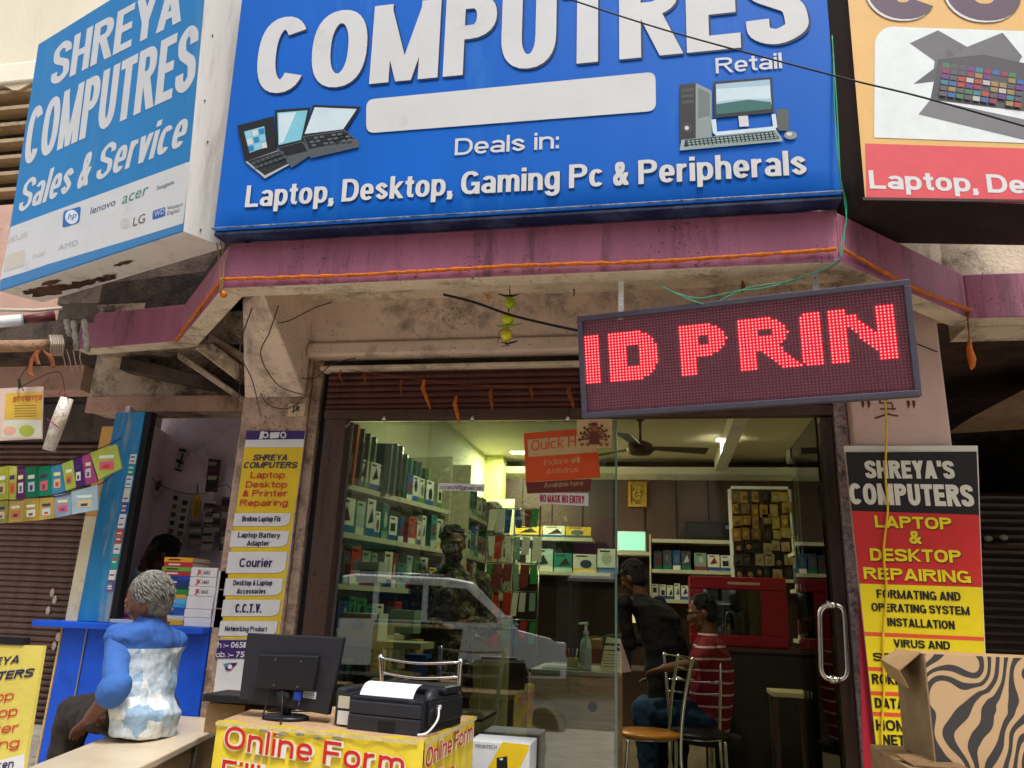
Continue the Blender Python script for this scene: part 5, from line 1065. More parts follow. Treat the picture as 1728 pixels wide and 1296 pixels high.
for k in range(4): MB().tube(bez([at(100 + k * 12, 590, Y=3.56), at(108 + k * 9, 606, Y=3.54), at(112 + k * 10, 628, Y=3.57)]), .003, 5).build('rope_end', rope, G, True)
G = thing('dry_leaves', 'withered orange leaves dangling from the timber above the hindi booklet', 'leaves', at(60, 615, Y=3.45))
for L in (((62, 592), (52, 612), (50, 630), (60, 637)), ((74, 592), (86, 604), (90, 620)), ((68, 590), (60, 600), (66, 616))):
    P = [at(x, y, Y=3.44) for x, y in L]; Q = bez(P, 4); nq = len(Q); MB().loft([(p_, V((.003 + .016 * math.sin(math.pi * (i + .3) / nq), .004 * math.sin(i), 0)), V((0, .0022, .001))) for i, p_ in enumerate(Q)], 6).build('leaf', m_or2, G, True)
MB().tube(bez([at(40, 660, Y=3.44), at(34, 640, Y=3.44), at(48, 616, Y=3.44), at(60, 600, Y=3.44)]), .0022, 5).build('thread', dk, G, True)

# stacks on the blue counter
Zc = 1.346
def flat_book(px0, px1, Y, z, th, depth, col, label, group, name='book', cat='book', jig=0, spine=None):
    a = at(px0, 1040, Y=Y); b = at(px1, 1040, Y=Y); x0, x1 = a.x + jig, b.x + jig
    G = thing(name, label, cat, ((x0 + x1) / 2, Y + depth / 2, z), group)
    mb = MB(); mb.box(x0, x1, Y, Y + depth, z, z + th); mb.build('cover', plain(col, .4), G, bevel=.0015)
    MB().box(x0 + .004, x1 + .0012, Y + .004, Y + depth - .003, z + th * .14, z + th * .86).build('pages', plain('d8d2c2'), G)
    return G, x0, x1
cols = ['e8b020', 'd8d0b8', '1f5fb0', '2c50a0', '3f9ed0', '58b0d8', 'e0a030', '2f8a3a', '203a50', '1c3c80', '2b4aa8', 'b02c38', '6faa3c', 'c02838', 'e0a21c']
nm = {'e8b020': 'yellow', 'd8d0b8': 'cream', '1f5fb0': 'blue', '2c50a0': 'dark blue', '3f9ed0': 'light blue', '58b0d8': 'pale blue', 'e0a030': 'amber', '2f8a3a': 'green', '203a50': 'slate', '1c3c80': 'navy', '2b4aa8': 'royal blue', 'b02c38': 'red', '6faa3c': 'lime', 'c02838': 'crimson', 'e0a21c': 'golden'}
pos = ['at the bottom', 'second from the bottom', 'third from the bottom', 'fourth from the bottom', 'fifth from the bottom', 'sixth from the bottom', 'seventh from the bottom', 'in the middle', 'just above the middle', 'seventh from the top', 'sixth from the top', 'fourth from the top', 'third from the top', 'second from the top', 'on top']
z = Zc
for k, c_ in enumerate(cols):
    th = rg.uniform(.019, .027); j = rg.uniform(-.008, .008); G, x0, x1 = flat_book(262, 311, 3.98, z, th, .18, c_, f'{nm[c_]} book lying {pos[k]} of the colourful stack on the blue counter', 'books in the colourful counter stack', jig=j)
    MB().box(x0 + .03, x0 + .10, 3.9785, 3.98, z + th * .35, z + th * .65).build('spine_print', plain('e6e0d0' if k % 2 else '30241c'), G); z += th + .0006
z = Zc
for k, c_ in enumerate(('9a3c8a', '6a2a78', '3a3a6a', 'd87a24', 'e08a2a', 'c84a38')):
    th = rg.uniform(.02, .03); flat_book(203, 224, 4.02, z, th, .18, c_, ['violet book at the foot of the small stack beside the blue post', 'dark violet book second in the small stack', 'indigo book third in the small stack', 'orange book fourth in the small stack', 'bright orange book fifth in the small stack', 'red book on top of the small stack beside the post'][k], 'books in the small stack by the post', jig=rg.uniform(-.006, .006)); z += th + .0006
m_pap = M('ream_wrap', 'dcd8d6', .4, .05, 12, dirt=.15, dcol='a8a0a8')
zs = [Zc]; 
for k in range(6): zs.append(zs[-1] + (.047, .044, .066, .05, .05, .051)[k])
lbl = ['plain ream at the bottom of the white ream stack', 'plain ream second from the bottom', 'thick plain ream in the middle of the stack', 'lowest of the three reams with red and black print', 'middle of the three reams with red and black print', 'top ream with red and black print on the stack']
pr = yplane(3.897)
for k in range(6):
    x0, x1 = at(311 - k * .0, 1040, Y=3.9).x, at(356, 1040, Y=3.9).x; j = rg.uniform(-.004, .004); G = thing('paper_ream', lbl[k], 'paper ream', ((x0 + x1) / 2, 4.0, zs[k]), 'white paper reams on the blue counter')
    MB().box(x0 + j, x1 + j, 3.9, 4.2, zs[k], zs[k + 1] - .0015).build('wrapper', m_pap, G, bevel=.003)
    if k > 2:
        zc_ = (zs[k] + zs[k + 1]) / 2; p = pj(V((x0 + j + .035, 3.9, zc_ - .012))); q = pj(V((x0 + j + .068, 3.9, zc_ - .012))); r_ = pj(V((x0 + j + .115, 3.9, zc_ - .012)))
        hv('JK', yplane(3.9), p, q, 7.5, plain('c02030'), G, t=.2, off=.001); hv('MAX', yplane(3.9), (q.x + 2, q.y), r_, 6.5, plain('444448'), G, t=.13, off=.001)
for k in range(3):
    x0, x1 = at(358, 1040, Y=3.9).x, at(378, 1040, Y=3.9).x; G = thing('paper_bundle', ['bundle of loose paper at the bottom beside the reams', 'middle bundle of loose paper beside the reams', 'top bundle of loose paper beside the reams'][k], 'paper bundle', (x0, 4, Zc + k * .1), 'paper bundles by the pillar')
    MB().box(x0 + rg.uniform(0, .005), x1, 3.9, 4.15, Zc + k * .098, Zc + k * .098 + .096).build('pages', M('loose_pages', 'c8c2c4', .7, .2, 50), G, bevel=.002)
solo(MB().prism([at(305, 962, Y=4.25), at(337, 958, Y=4.25), at(337, 1040, Y=4.25), at(303, 1040, Y=4.25)], (0, .03, 0)), 'file_folder', plain('a2a4ae'), 'grey folder with turquoise top standing behind the books', 'folder')
solo(MB().box(at(185, 1045, Y=3.9).x, at(262, 1045, Y=3.9).x, 3.9, 4.1, Zc, Zc + .02), 'glass_case', M('pale_case', 'a8b8c4', .2, .1, 20), 'low pale display tray on the blue counter behind the seated man', 'tray', bevel=.003)

# ------------------------------------------------------------------ seated old man
f = V((-.78, .62, 0)).normalized(); lf = V((-.62, -.78, 0)).normalized()
J = dict(pelvis=V((-2.20, 3.24, 1.02)), waist=at(234, 1172, Y=3.26), chest=at(240, 1112, Y=3.28), neck=at(258, 1052, Y=3.24), head=at(249, 1012, Y=3.20))
J['Lsh'] = at(198, 1076, Y=3.12); J['Rsh'] = at(292, 1084, Y=3.40); J['Lel'] = at(196, 1160, Y=3.02); J['Lwr'] = at(152, 1212, Y=3.06)
J['Lhd'] = at(118, 1246, Y=3.14) - J['Lwr']; J['Lpn'] = V((.1, .2, -1)); J['Lcu'] = .35
J['Rel'] = J['Rsh'] + f * .18 + V((0, 0, -.2)); J['Rwr'] = J['Rel'] + f * .2 + V((-.05, -.02, .06))
J['Lhip'] = J['pelvis'] + lf * .09 - V((0, 0, .02)); J['Rhip'] = J['pelvis'] - lf * .09 - V((0, 0, .02))
J['Lhip'] += f * .10; J['Rhip'] += f * .12; J['Lkn'] = J['Lhip'] + f * .36 + lf * .08 + V((0, 0, -.03)); J['Rkn'] = J['Rhip'] + f * .36 + V((0, 0, -.02)); J['Lan'] = J['Lkn'] + V((-.03, 0, -.38)); J['Ran'] = J['Rkn'] + V((-.03, 0, -.38))
skin1 = M('weathered_skin', '6e4632', .55, .14, 30, bump=.15, bsc=120); skin2 = M('brown_skin', '5a3726', .5, .1, 30)
sl_blue = M('royal_blue_cloth', '3a66ac', .85, .1, 10, bump=.5, bsc=14); gh = hairmat('grey_hair', '8a857c', '4a453e')
zy_ = at(240, 1093, Y=3.2).z
human('person', 'grey haired man in blue patchwork shirt seated on the marble bench, back turned', J, f, V((-.97, -.14, -.10)), (skin1, shirtmat('patchwork_shirt', '345fa6', 'b0c0ca', 'dcdedb', zy_), M('dark_brown_trousers', '2e2620', .85, .2, 14, bump=.4, bsc=20), gh), (-2.2, 3.24, .93), vox=.008, sleeve='elbow', shade=sl_blue, lumps=0, strands=(M('silver_strand', 'a8a49c', .6, .2, 90), M('dark_strand', '5c564e', .7, .2, 90)))
# man behind the counter
f2 = V((-.5, -.85, 0)); s2 = V((.86, -.5, 0)); c0 = at(266, 1010, Y=4.5); h0 = at(270, 936, Y=4.5)
J = dict(pelvis=V((c0.x, 4.52, .95)), waist=V((c0.x, 4.52, 1.15)), chest=V((c0.x, 4.52, 1.33)), neck=h0 - V((0, 0, .17)) + V((.01, .02, 0)), head=h0)
J['Lsh'] = J['neck'] + s2 * .19 - UP * .05; J['Rsh'] = J['neck'] - s2 * .19 - UP * .05; J['Lel'] = J['Lsh'] + V((.05, 0, -.28)); J['Lwr'] = J['Lel'] + f2 * .2; J['Rel'] = J['Rsh'] + V((-.04, -.08, -.2)); J['Rwr'] = at(240, 958, Y=4.36); J['Rhd'] = V((.2, .1, 1)); J['Rpn'] = V((1, .2, 0))
human('person', 'dark haired man holding a phone to his ear behind the blue counter', J, f2, V((-.75, -.6, -.25)), (skin2, M('pale_green_shirt', '8fa8a8', .85), m_dark, hairmat('black_hair', '0c0a0a', '1c1614')), (c0.x, 4.52, .52), vox=.01, feet=False)
a = at(246, 946, Y=4.34); solo(MB().obox(a, (.012, .0, 0), (.02, .04, 0), (.01, .02, .12)), 'mobile_phone', m_black, 'black phone in the hand of the man behind the blue counter', 'phone', bevel=.003)
# ------------------------------------------------------------------ yellow counter table with monitor and printer
Zt = 1.05
FL, FR, BR4, BL4 = at(368, 1217, Z=Zt), at(716, 1250, Z=Zt), at(800, 1208, Z=Zt), V((-1.77, 3.52, Zt))
G = thing('form_table', 'table wrapped in yellow online form banners in front of the shop window', 'table', ((FL.x + BR4.x) / 2, 3.2, 0))
MB().prism([FL, FR, BR4, BL4], (0, 0, -.03)).build('table_top', M('plywood_top', 'b0906c', .7, .15, 8, dirt=.35, dcol='6e5844', bump=.1), G, bevel=.003)
m_by = M('banner_lemon', 'e8cf3a', .5, .1, 6, dirt=.28, dcol='c9b98a', bump=.15, bsc=12); m_tape = M('packing_tape', 'cfc08e', .35, .2, 30)
def sheet(a, b, zt, zb_, nm_, par):
    mb = MB(); n = 26; d = b - a; nn = V((d.y, -d.x, 0)).normalized(); nn = nn if nn.dot(CAM - a) > 0 else -nn; rows = []
    for j in range(9):
        w = j / 8
        for i in range(n + 1):
            u = i / n; e = .003 + .004 * math.sin(u * 17 + w * 3) * w + .003 * math.sin(u * 41); z = zt + (.004 * math.sin(u * 23) if j == 0 else 0) - (zt - zb_) * w
            rows.append(V((a.x + d.x * u, a.y + d.y * u, z)) + nn * e)
    mb.raw(rows, [(j * (n + 1) + i, j * (n + 1) + i + 1, (j + 1) * (n + 1) + i + 1, (j + 1) * (n + 1) + i) for j in range(8) for i in range(n)]); mb.build(nm_, m_by, par, True); return nn
n1 = sheet(FL, FR, Zt + .004, .31, 'front_banner', G); n2 = sheet(FR, BR4, Zt + .004, .31, 'side_banner', G)
MB().prism([FL + V((.01, .01, -.04)), FR + V((-.01, .01, -.04)), BR4 + V((-.01, -.01, -.04)), BL4 + V((.01, -.01, -.04))], (0, 0, -.70)).build('table_body', m_brown, G)
P1 = Plane(FL + n1 * .013, FR - FL, UP); P2 = Plane(FR + n2 * .013, BR4 - FR, UP); t_red = plain('c8241c'); t_wh = plain('e4dccb')
for s_, a, b, h, P_ in (('Online Form', (377, 1262), (681, 1311), 38, P1), ('Filling', (371, 1321), (492, 1342), 40, P1), ('Online Form', (718, 1297), (797, 1246), 34, P2), ('Filling', (722, 1340), (766, 1314), 34, P2)):
    for k, (m_, t_, o_) in enumerate(((t_wh, .30, 0), (t_red, .17, .0015))): hv(s_, P_, (a[0] - 2 + 2 * k, a[1] + 2 - 2 * k), (b[0] + 2 - 2 * k, b[1] + 2 - 2 * k), h + 4 - 4 * k, m_, G, t=t_, off=o_, gap=.12 - .04 * (1 - k))
MB().obox(FL + n1 * .012 + V((0, 0, -.0)), (FR - FL) * .98, (0, 0, -.012), n1 * .001).build('tape', m_tape, G); MB().obox(FR + n2 * .012, (BR4 - FR), (0, 0, -.014), n2 * .001).build('tape', m_tape, G)
for k in range(5):      # torn, rubbed places along the top edge
    a = FL + (FR - FL) * (.25 + .09 * k) + n1 * .0135 - V((0, 0, .016 + .006 * (k % 2))); MB().ell(a, (FR - FL).normalized() * .022, V((0, 0, .006)), n1 * .0008, 8, 4).build('rubbed_spot', M('rubbed_grey', '8a8268', .8, .4, 50), G)

# monitor seen from the back
G = thing('monitor', 'black flat monitor seen from behind on the yellow table', 'monitor', at(480, 1210, Z=Zt))
pmn = Plane(at(403, 1180, Y=3.06), at(553, 1206, Y=3.02) - at(403, 1180, Y=3.06), UP)
m_mon = M('monitor_black', '24242a', .45, .1, 20, dirt=.08, dcol='4a4a4e'); m_mon2 = M('monitor_black_box', '1c1c21', .38, .08, 20)
q = [pmn.hit(*p) for p in ((417, 1068), (579, 1076), (553, 1207), (403, 1180))]; MB().prism(q, -pmn.n * .018).build('back_shell', m_mon, G, bevel=.004)
MB().prism([p - pmn.n * .019 for p in q], -pmn.n * .006).build('screen_bezel', m_black, G)
q = [pmn.hit(*p) for p in ((442, 1103), (543, 1106), (533, 1166), (434, 1160))]; MB().prism(q, pmn.n * .028).build('rear_box', m_mon2, G, bevel=.006)
for p in ((465, 1113), (508, 1116), (462, 1156), (502, 1159)): c = pmn.hit(*p, .0285); MB().tube([c, c + pmn.n * .001], .0035, 8).build('screw', m_steel, G)
nb = pmn.hit(478, 1166, .01); bs = at(482, 1212, Z=Zt + .004); MB().loft([(nb, V((.034, 0, 0)), V((0, .010, 0))), ((nb + bs) / 2, V((.026, 0, 0)), V((0, .012, 0))), (bs + V((0, 0, .012)), V((.022, 0, 0)), V((0, .016, 0)))], 12).build('neck', m_mon2, G, True)
MB().loft([(bs, V((.094, 0, 0)), V((0, .075, 0))), (bs + V((0, 0, .008)), V((.094, 0, 0)), V((0, .075, 0))), (bs + V((0, 0, .013)), V((.08, 0, 0)), V((0, .062, 0)))], 28).build('base', m_mon2, G, True)
c = pmn.hit(505, 1170, .004); MB().obox(pmn.hit(501, 1165, .002), V((.028, 0, 0)), V((0, 0, -.034)), pmn.n * .02).build('video_plug', plain('1c3c9a'), G, bevel=.002)
d = Decal(pmn, .001); d.poly([(512, 1166), (534, 1168), (533, 1180), (511, 1177)], plain('b8bcc4')); [d.poly([(514, 1169 + k * 3), (531, 1170.4 + k * 3), (531, 1171.4 + k * 3), (514, 1170 + k * 3)], s_mid) for k in range(3)]; d.build('rating_label', G)
MB().tube(bez([pmn.hit(505, 1180, .012), pmn.hit(500, 1196, .02), at(470, 1196, Z=Zt + .02), at(455, 1200, Z=Zt + .01), at(530, 1200, Z=Zt + .01)]), .004, 6).build('cable', m_black, G, True)
MB().tube(bez([pmn.hit(458, 1162, .012), pmn.hit(450, 1185, .02), at(443, 1212, Z=Zt + .006)]), .0035, 6).build('cable', m_black, G, True)
MB().tube(bez([pmn.hit(476, 1166, .03), pmn.hit(476, 1190, .05), at(474, 1222, Z=Zt + .006)]), .0035, 6).build('cable', m_black, G, True)
# printer
o = at(707, 1243, Z=Zt + .001); u = at(549, 1226, Z=Zt + .001) - o; v = V((u.y, -u.x, 0)); v = v if v.y > 0 else -v; v.normalize(); Lu = u.length; u.normalize(); v *= 1
G = thing('printer', 'black ink tank printer with a white sheet curling out, on the yellow table', 'printer', o)
m_pr = M('printer_black', '1a1b20', .35, .08, 20, dirt=.06, dcol='4c4c50'); m_pr2 = M('printer_grey_black', '2a2b31', .4, .08, 20)
def lb(u0, u1, v0, v1, z0, z1): return MB().obox(o + u * u0 + v * v0 + UP * z0, u * (u1 - u0), v * (v1 - v0), UP * (z1 - z0))
W1 = .305
lb(0, W1, .02, .36, 0, .118).build('body', m_pr, G, bevel=.008); lb(.004, W1 - .004, .0, .0185, .0, .052).build('front_tray', m_pr2, G, bevel=.004); lb(.004, W1 - .004, .002, .0185, .055, .10).build('front_panel', m_pr2, G, bevel=.004)
lb(.10, .17, -.0015, .0, 0, .040).build('tray_notch', m_dark, G); lb(W1 + .002, Lu - .045, .03, .3, 0, .12).build('tank', m_pr, G, bevel=.006); lb(Lu - .043, Lu, .05, .3, 0, .135).build('tank_end', m_pr2, G, bevel=.01)
lb(-.012, -.001, .05, .34, .03, .108).build('side_cover', m_pr, G, bevel=.006); lb(-.016, -.0125, .09, .13, .06, .10).build('side_button', m_pr2, G, bevel=.002)
lb(.0, W1, .20, .36, .119, .150).build('lid', m_pr, G, bevel=.012)
lab = plain('b9b49c'); lb(W1 + .012, W1 + .062, .0285, .0295, .065, .108).build('front_label', lab, G); lb(W1 + .010, W1 + .060, .0285, .0295, .008, .056).build('front_label', plain('c8c6bf'), G)
# cylindrical corners of the feed and the sheet of paper
a = o + u * .03 + v * .11 + UP * .105; MB().tube([a - u * .028, a - u * .002], .044, 18).build('roller_end', m_pr2, G, True)
rows = []; PW = .225
for j in range(15):
    t = -.35 + 2.15 * j / 14; c_ = o + v * (.10) + UP * .098; p = c_ - v * math.cos(t) * .07 + UP * (math.sin(t) * .064 + (.0 if t > 0 else t * .05)); rows.append(p)
mb = MB(); pap = []
for p in rows: pap += [p + u * .052, p + u * (.052 + PW)]
mb.raw(pap, [(2 * j, 2 * j + 1, 2 * j + 3, 2 * j + 2) for j in range(14)]); mb.raw([p + (p - (o + v * .10 + UP * .098)) * .004 for p in pap], [(2 * j, 2 * j + 2, 2 * j + 3, 2 * j + 1) for j in range(14)])
sp_ = mb.build('paper_sheet', M('white_paper', 'f0eff4', .6, .02), None, True); tag(sp_, 'white sheet of paper curling over the front of the black printer', 'paper')
cable([o - u * .018 + v * .11 + UP * .085, o - u * .035 + v * .07 + UP * .05, o - u * .022 + v * .02 + UP * .012, o - u * .0 - v * .012 + UP * .006], .0045, 'white_cable', plain('cfcccb'), 'white cable plugged into the side of the black printer')
a = o - u * .017 + v * .11 + UP * .085; solo(MB().obox(a - V((.006, 0, .006)), (.012, 0, 0), (0, .02, 0), (0, 0, .016)), 'cable_plug', plain('d8d6d4'), 'small white plug on the printer side', 'plug', bevel=.002)
# low black box behind the monitor, small cartons left of the table
solo(MB().box(-1.95, -1.60, 3.25, 3.45, 1.07, 1.10), 'laptop_case', m_black, 'flat black case lying behind the monitor at the pillar', 'case', bevel=.003)
a = at(350, 1235, Y=3.3); solo(MB().box(a.x - .02, a.x + .16, 3.3, 3.6, .94, 1.06), 'brown_carton', M('kraft_board', 'a07f55', .85, .12, 10, dirt=.15, bump=.1), 'plain brown carton between the bench and the yellow table', 'carton', bevel=.003)
# printed white and yellow carton behind the table
px = at(799, 1250, Y=3.74); qx = at(894, 1257, Y=3.74)
G = thing('speaker_carton', 'white and yellow product carton marked frontech right of the yellow table', 'carton', (px.x + .1, 3.8, .36))
MB().box(px.x - .02, qx.x, 3.74, 3.95, .60, px.z).build('carton', plain('d8dcdc'), G, bevel=.002)
pc = yplane(3.739); Decal(pc, .0).poly([(848, 1252), (893, 1257), (892, 1266), (870, 1310), (815, 1310)], plain('e6c21c')).poly([(838, 1279), (856, 1276), (857, 1310), (838, 1310)], m_black).disc((846, 1281), 3, 2, s_white).build('print', G)
hv('FRONTECH', pc, (802, 1262), (838, 1264), 6, s_mid, G, t=.14, off=.001)
solo(MB().box(px.x - .03, qx.x - .01, 3.74, 3.96, .352, .598), 'plain_carton', M('kraft_board', 'a07f55'), 'plain carton under the white and yellow one', 'carton', bevel=.002)

# ------------------------------------------------------------------ chrome chairs
def chair(name, label, loc, rot, seat, group='chrome framed chairs', slats=3, Wc=.36):
    G = thing(name, label, 'chair', loc, group); G.rotation_euler = (0, 0, rot); w = Wc / 2
    def L(mb, n, m, s=True): o_ = mb.build(n, m, None, s); o_.parent = G; return o_
    L(MB().loft([(V((0, 0, .438)), V((w, 0, 0)), V((0, .185, 0))), (V((0, 0, .445)), V((w + .012, 0, 0)), V((0, .195, 0))), (V((0, 0, .457)), V((w + .012, 0, 0)), V((0, .195, 0))), (V((0, 0, .464)), V((w - .004, 0, 0)), V((0, .18, 0)))], 26), 'seat', seat)
    for q in (-1, 1):
        L(MB().tube(bez([(q * (w + .0), -.19, 0), (q * (w - .03), -.165, .25), (q * (w - .035), -.15, .43)], 5), .011, 8), 'leg', m_chrome)
        L(MB().tube(bez([(q * (w + .02), .24, 0), (q * (w - .02), .17, .25), (q * (w - .025), .165, .45), (q * (w - .01), .19, .68), (q * (w + .005), .24, .91)], 6), .011, 8), 'rear_upright', m_chrome)
    L(MB().tube([(q * math.cos(t) if 0 else (w - .03) * math.cos(t), .16 * math.sin(t), .43) for q in (1,) for t in [2 * math.pi * i / 20 for i in range(21)]], .008, 6, False), 'seat_ring', m_chrome)
    for k in range(slats):
        z = .895 - k * (.062 if slats == 3 else .075); y = .24 - (.91 - z) * .2; L(MB().tube(bez([(-w, y, z), (0, y + .03, z - .012), (w, y, z)], 5), .0065, 7), 'back_slat', m_chrome)
    return G
chair('chair', 'bright chrome chair with three slats outside the glass behind the printer', (-1.065, 3.74 - .0, .352), math.pi, M('wood_seat', 'b8782c', .3, .12, 12, coat=.5)).location = (-1.063, 3.73, .372)
# ------------------------------------------------------------------ inside the shop
oak = M('honey_plywood_seat', 'c07a24', .3, .15, 10, coat=.4); fl = .352
m_shelf = M('pale_shelf_board', 'c4c0a4', .55, .06, 6); cartons = ['dfe0d6', 'd4d8ca', '2b7c70', '2a5f9a', 'd8d4c0', '1e6a5c', 'b83428', '3d8a4a', 'cfcdc0', '22508a', '454c50', 'd8b43c', '7f9c8c', 'a8c0b4', 'e2ddc8', '803a38']
cn = ['white', 'off-white', 'teal', 'blue', 'cream', 'dark teal', 'red', 'green', 'grey-white', 'navy', 'charcoal', 'yellow', 'sage', 'mint', 'ivory', 'brown-red']
ordn = 'first second third fourth fifth sixth seventh eighth ninth tenth eleventh twelfth thirteenth fourteenth fifteenth sixteenth'.split()
def carton(o, e, dp, w, h, d_, ci, label, group, pic=True):
    """one product box: o front left foot, e unit along the shelf, dp unit into the shelf"""
    G = thing('product_box', label, 'box', o, group); o = V(o)
    MB().obox(o, e * w, dp * d_, UP * h).build('carton', plain(cartons[ci], .4), G, bevel=.0015); nn = -dp
    if pic:
        m1 = plain(cartons[(ci * 5 + 3) % 16], .4); mb = MB(); a = o + nn * .0008; mb.face([a, a + e * w, a + e * w + UP * h * .22, a + UP * h * .22]); mb.build('print_band', m1, G)
        sty = r7.randrange(4); c = o + nn * .0012 + e * w * r7.uniform(.42, .58) + UP * h * r7.uniform(.45, .62); pm_ = plain(['1e2022', '26303a', '2c1c1a', '5a6468', '7a2c24', 'b8bcb0'][r7.randrange(6)])
        if sty == 0: MB().ell(c, e * w * .26, UP * h * .24, nn * .0008, 10, 4).build('print_picture', pm_, G)
        elif sty == 1: MB().obox(c - e * w * .3 - UP * h * .2, e * w * .55, UP * h * .34, nn * .0008).build('print_picture', pm_, G)
        elif sty == 2: MB().ell(c, e * w * .1 + UP * h * .18, UP * h * .09 - e * w * .18, nn * .0008, 7, 4).build('print_picture', pm_, G)
        else: MB().prism([c - e * w * .3 - UP * h * .2, c + e * w * .34 - UP * h * .12, c + e * w * .1 + UP * h * .26], nn * .0008).build('print_picture', pm_, G)
        a = o + nn * .001 + e * w * .12 + UP * h * .86; mb = MB(); mb.face([a, a + e * w * .5, a + e * w * .5 + UP * h * .07, a + UP * h * .07]); mb.build('print_title', plain('30383c'), G)
    return G
E0, E1 = V((-1.79, 4.10, 0)), V((-1.49, 5.35, 0)); ev = (E1 - E0).normalized(); dv = V((-ev.y, ev.x, 0)); dv = dv if dv.x < 0 else -dv; LE = (E1 - E0).length
Sf = thing('left_shelf_unit', 'pale shelf unit packed with product boxes along the left shop wall', 'shelf', (-1.8, 4.6, fl))
def depthat(s): p = E0 + ev * s; return min(.34, max(.05, (p.x + 1.852) / abs(dv.x) - .01))
for z in (2.16, 1.885, 1.60, 1.32, 1.03, .7):
    q = [E0, E1, V((-1.853, 5.42, 0)), V((-1.853, 4.10, 0))]; MB().prism([p + UP * (z - .03) for p in q], (0, 0, .03)).build('board', m_shelf, Sf)
MB().box(-1.853, -1.79, 4.06, 4.085, fl, 2.56).build('end_board', m_shelf, Sf); 
MB().prism([V((-1.853, 5.421, fl)), E1 + V((-.0, .012, fl)), E1 + V((0, .035, fl)), V((-1.853, 5.445, fl))], (0, 0, 2.2)).build('end_board', m_shelf, Sf)
lv_n = ['top', 'second', 'third', 'fourth', 'fifth', 'lowest']; r7 = random.Random(21)
for li, z in enumerate((2.16, 1.885, 1.60, 1.32, 1.03, .7)):
    s = .03; k = 0
    while s < LE - .08:
        big = (li == 0 and k == 0) or (li == 1 and k == 0); w = .16 if big else r7.uniform(.055, .10); h = .20 if big else r7.uniform(.15, .225); ci = (2 if li == 0 else 0) if big else r7.randrange(16)
        if li == 0 and not big: ci = (0, 4, 0, 14, 1, 8, 9, 0, 4)[k % 9]; h = .17
        if r7.random() < .09: s += .05
        q_ = r7.uniform(-.09, .09) if not big else 0; e2_ = Matrix.Rotation(q_, 3, 'Z') @ ev; d2_ = Matrix.Rotation(q_, 3, 'Z') @ dv
        o = E0 + ev * s + dv * r7.uniform(.008, .02) + UP * z; carton(o, e2_, d2_, w, h, max(.035, min(.2, depthat(s) - .02)), ci, f'{cn[ci]} product box, {ordn[min(k, 15)]} from the glass on the {lv_n[li]} left shelf', 'product boxes on the left shelves'); s += w + r7.uniform(.002, .02); k += 1
# tall green folders standing behind the first row of boxes
for k in range(13):
    p = V((-1.80 + k * .006, 4.16 + k * .085, 2.161)); tall = .36 - k * .008 + r7.uniform(-.02, .02); c_ = ['c46a24', '54584a', '8a9a80', '6e8a78', '3f6a60', '1c5a4a', '23403a', '0f6a52', '2a8a6a', '14544a', '4a6a5c', '17483e', '8c9a6c'][k]
    G = thing('folder_pack', f'{["orange", "grey", "pale sage", "sage", "grey green", "deep green", "blackish green", "emerald", "sea green", "bottle green", "dull green", "dark teal", "olive"][k]} tall upright pack behind the boxes on the top left shelf', 'pack', p, 'tall packs on the top shelf')
    MB().obox(p, (.12 if k > 3 else .05, .012, 0), (-.006, .05, 0), (.0, .02, tall)).build('sleeve', plain(c_, .35), G, bevel=.002); MB().obox(p + V((.01, -.0012, .06)), (.07 if k > 3 else .03, .007, 0), (0, .0008, 0), (0, .006, tall * .3)).build('label_patch', plain(cartons[(k * 3) % 16]), G)
# second shelf run further back on the left wall
Sf2 = thing('rear_left_shelf', 'second run of shelves further back on the left wall', 'shelf', (-1.7, 7, fl))
for z in (2.22, 1.9, 1.6, 1.3): MB().box(-1.853, -1.50, 6.0, 7.9, z - .03, z).build('board', m_shelf, Sf2)
for y in (5.96, 7.90): MB().box(-1.853, -1.50, y, y + .03, fl, 2.6).build('end_board', m_shelf, Sf2)
for li, z in enumerate((2.22, 1.9, 1.6, 1.3)):
    y = 6.02; k = 0
    while y < 7.75:
        w = r7.uniform(.09, .17); ci = r7.randrange(16); carton(V((-1.51, y, z)), V((0, 1, 0)), V((-1, 0, 0)), w, r7.uniform(.16, .26), .2, ci, f'{cn[ci]} box, {ordn[min(k, 15)]} along the {lv_n[li]} shelf of the rear left run', 'product boxes on the rear left shelves'); y += w + .015; k += 1
# wire stand with small hanging packs in front of the rear shelves
G = thing('wire_stand', 'wire stand full of small hanging packs behind the bearded man', 'display stand', (-1.15, 6.3, fl))
for x_ in (-1.42, -.98): MB().tube([(x_, 6.32, fl), (x_, 6.32, 2.32)], .008, 6).build('post', m_steel, G, True)
for z in (2.3, 2.08, 1.86, 1.64, 1.42): MB().tube([(-1.42, 6.32, z), (-.98, 6.32, z)], .005, 6).build('rail', m_steel, G, True)
for x_ in (-1.42, -.98): MB().tube([(x_, 6.15, fl + .01), (x_, 6.5, fl + .01)], .01, 6).build('foot', m_steel, G, True)
for j, z in enumerate((2.3, 2.08, 1.86, 1.64, 1.42)):
    for i in range(6):
        ci = r7.choice((11, 7, 6, 12, 8, 14, 9, 15)); w = r7.uniform(.045, .075); h = r7.uniform(.12, .2); x_ = -1.42 + i * .075 + r7.uniform(0, .02); tl_ = r7.uniform(-.25, .25)
        o_ = MB().obox((x_, 6.295 - r7.uniform(0, .05), z - .012), (w, w * tl_, 0), (-.012 * tl_, .012, 0), (r7.uniform(-.02, .02), 0, -h)).build('hanging_pack', plain(cartons[ci], .3), None); tag(o_, f'small {cn[ci]} pack, {ordn[i]} on the {["top", "second", "third", "fourth", "lowest"][j]} rail of the wire stand', 'packet', 'packs on the wire stand')
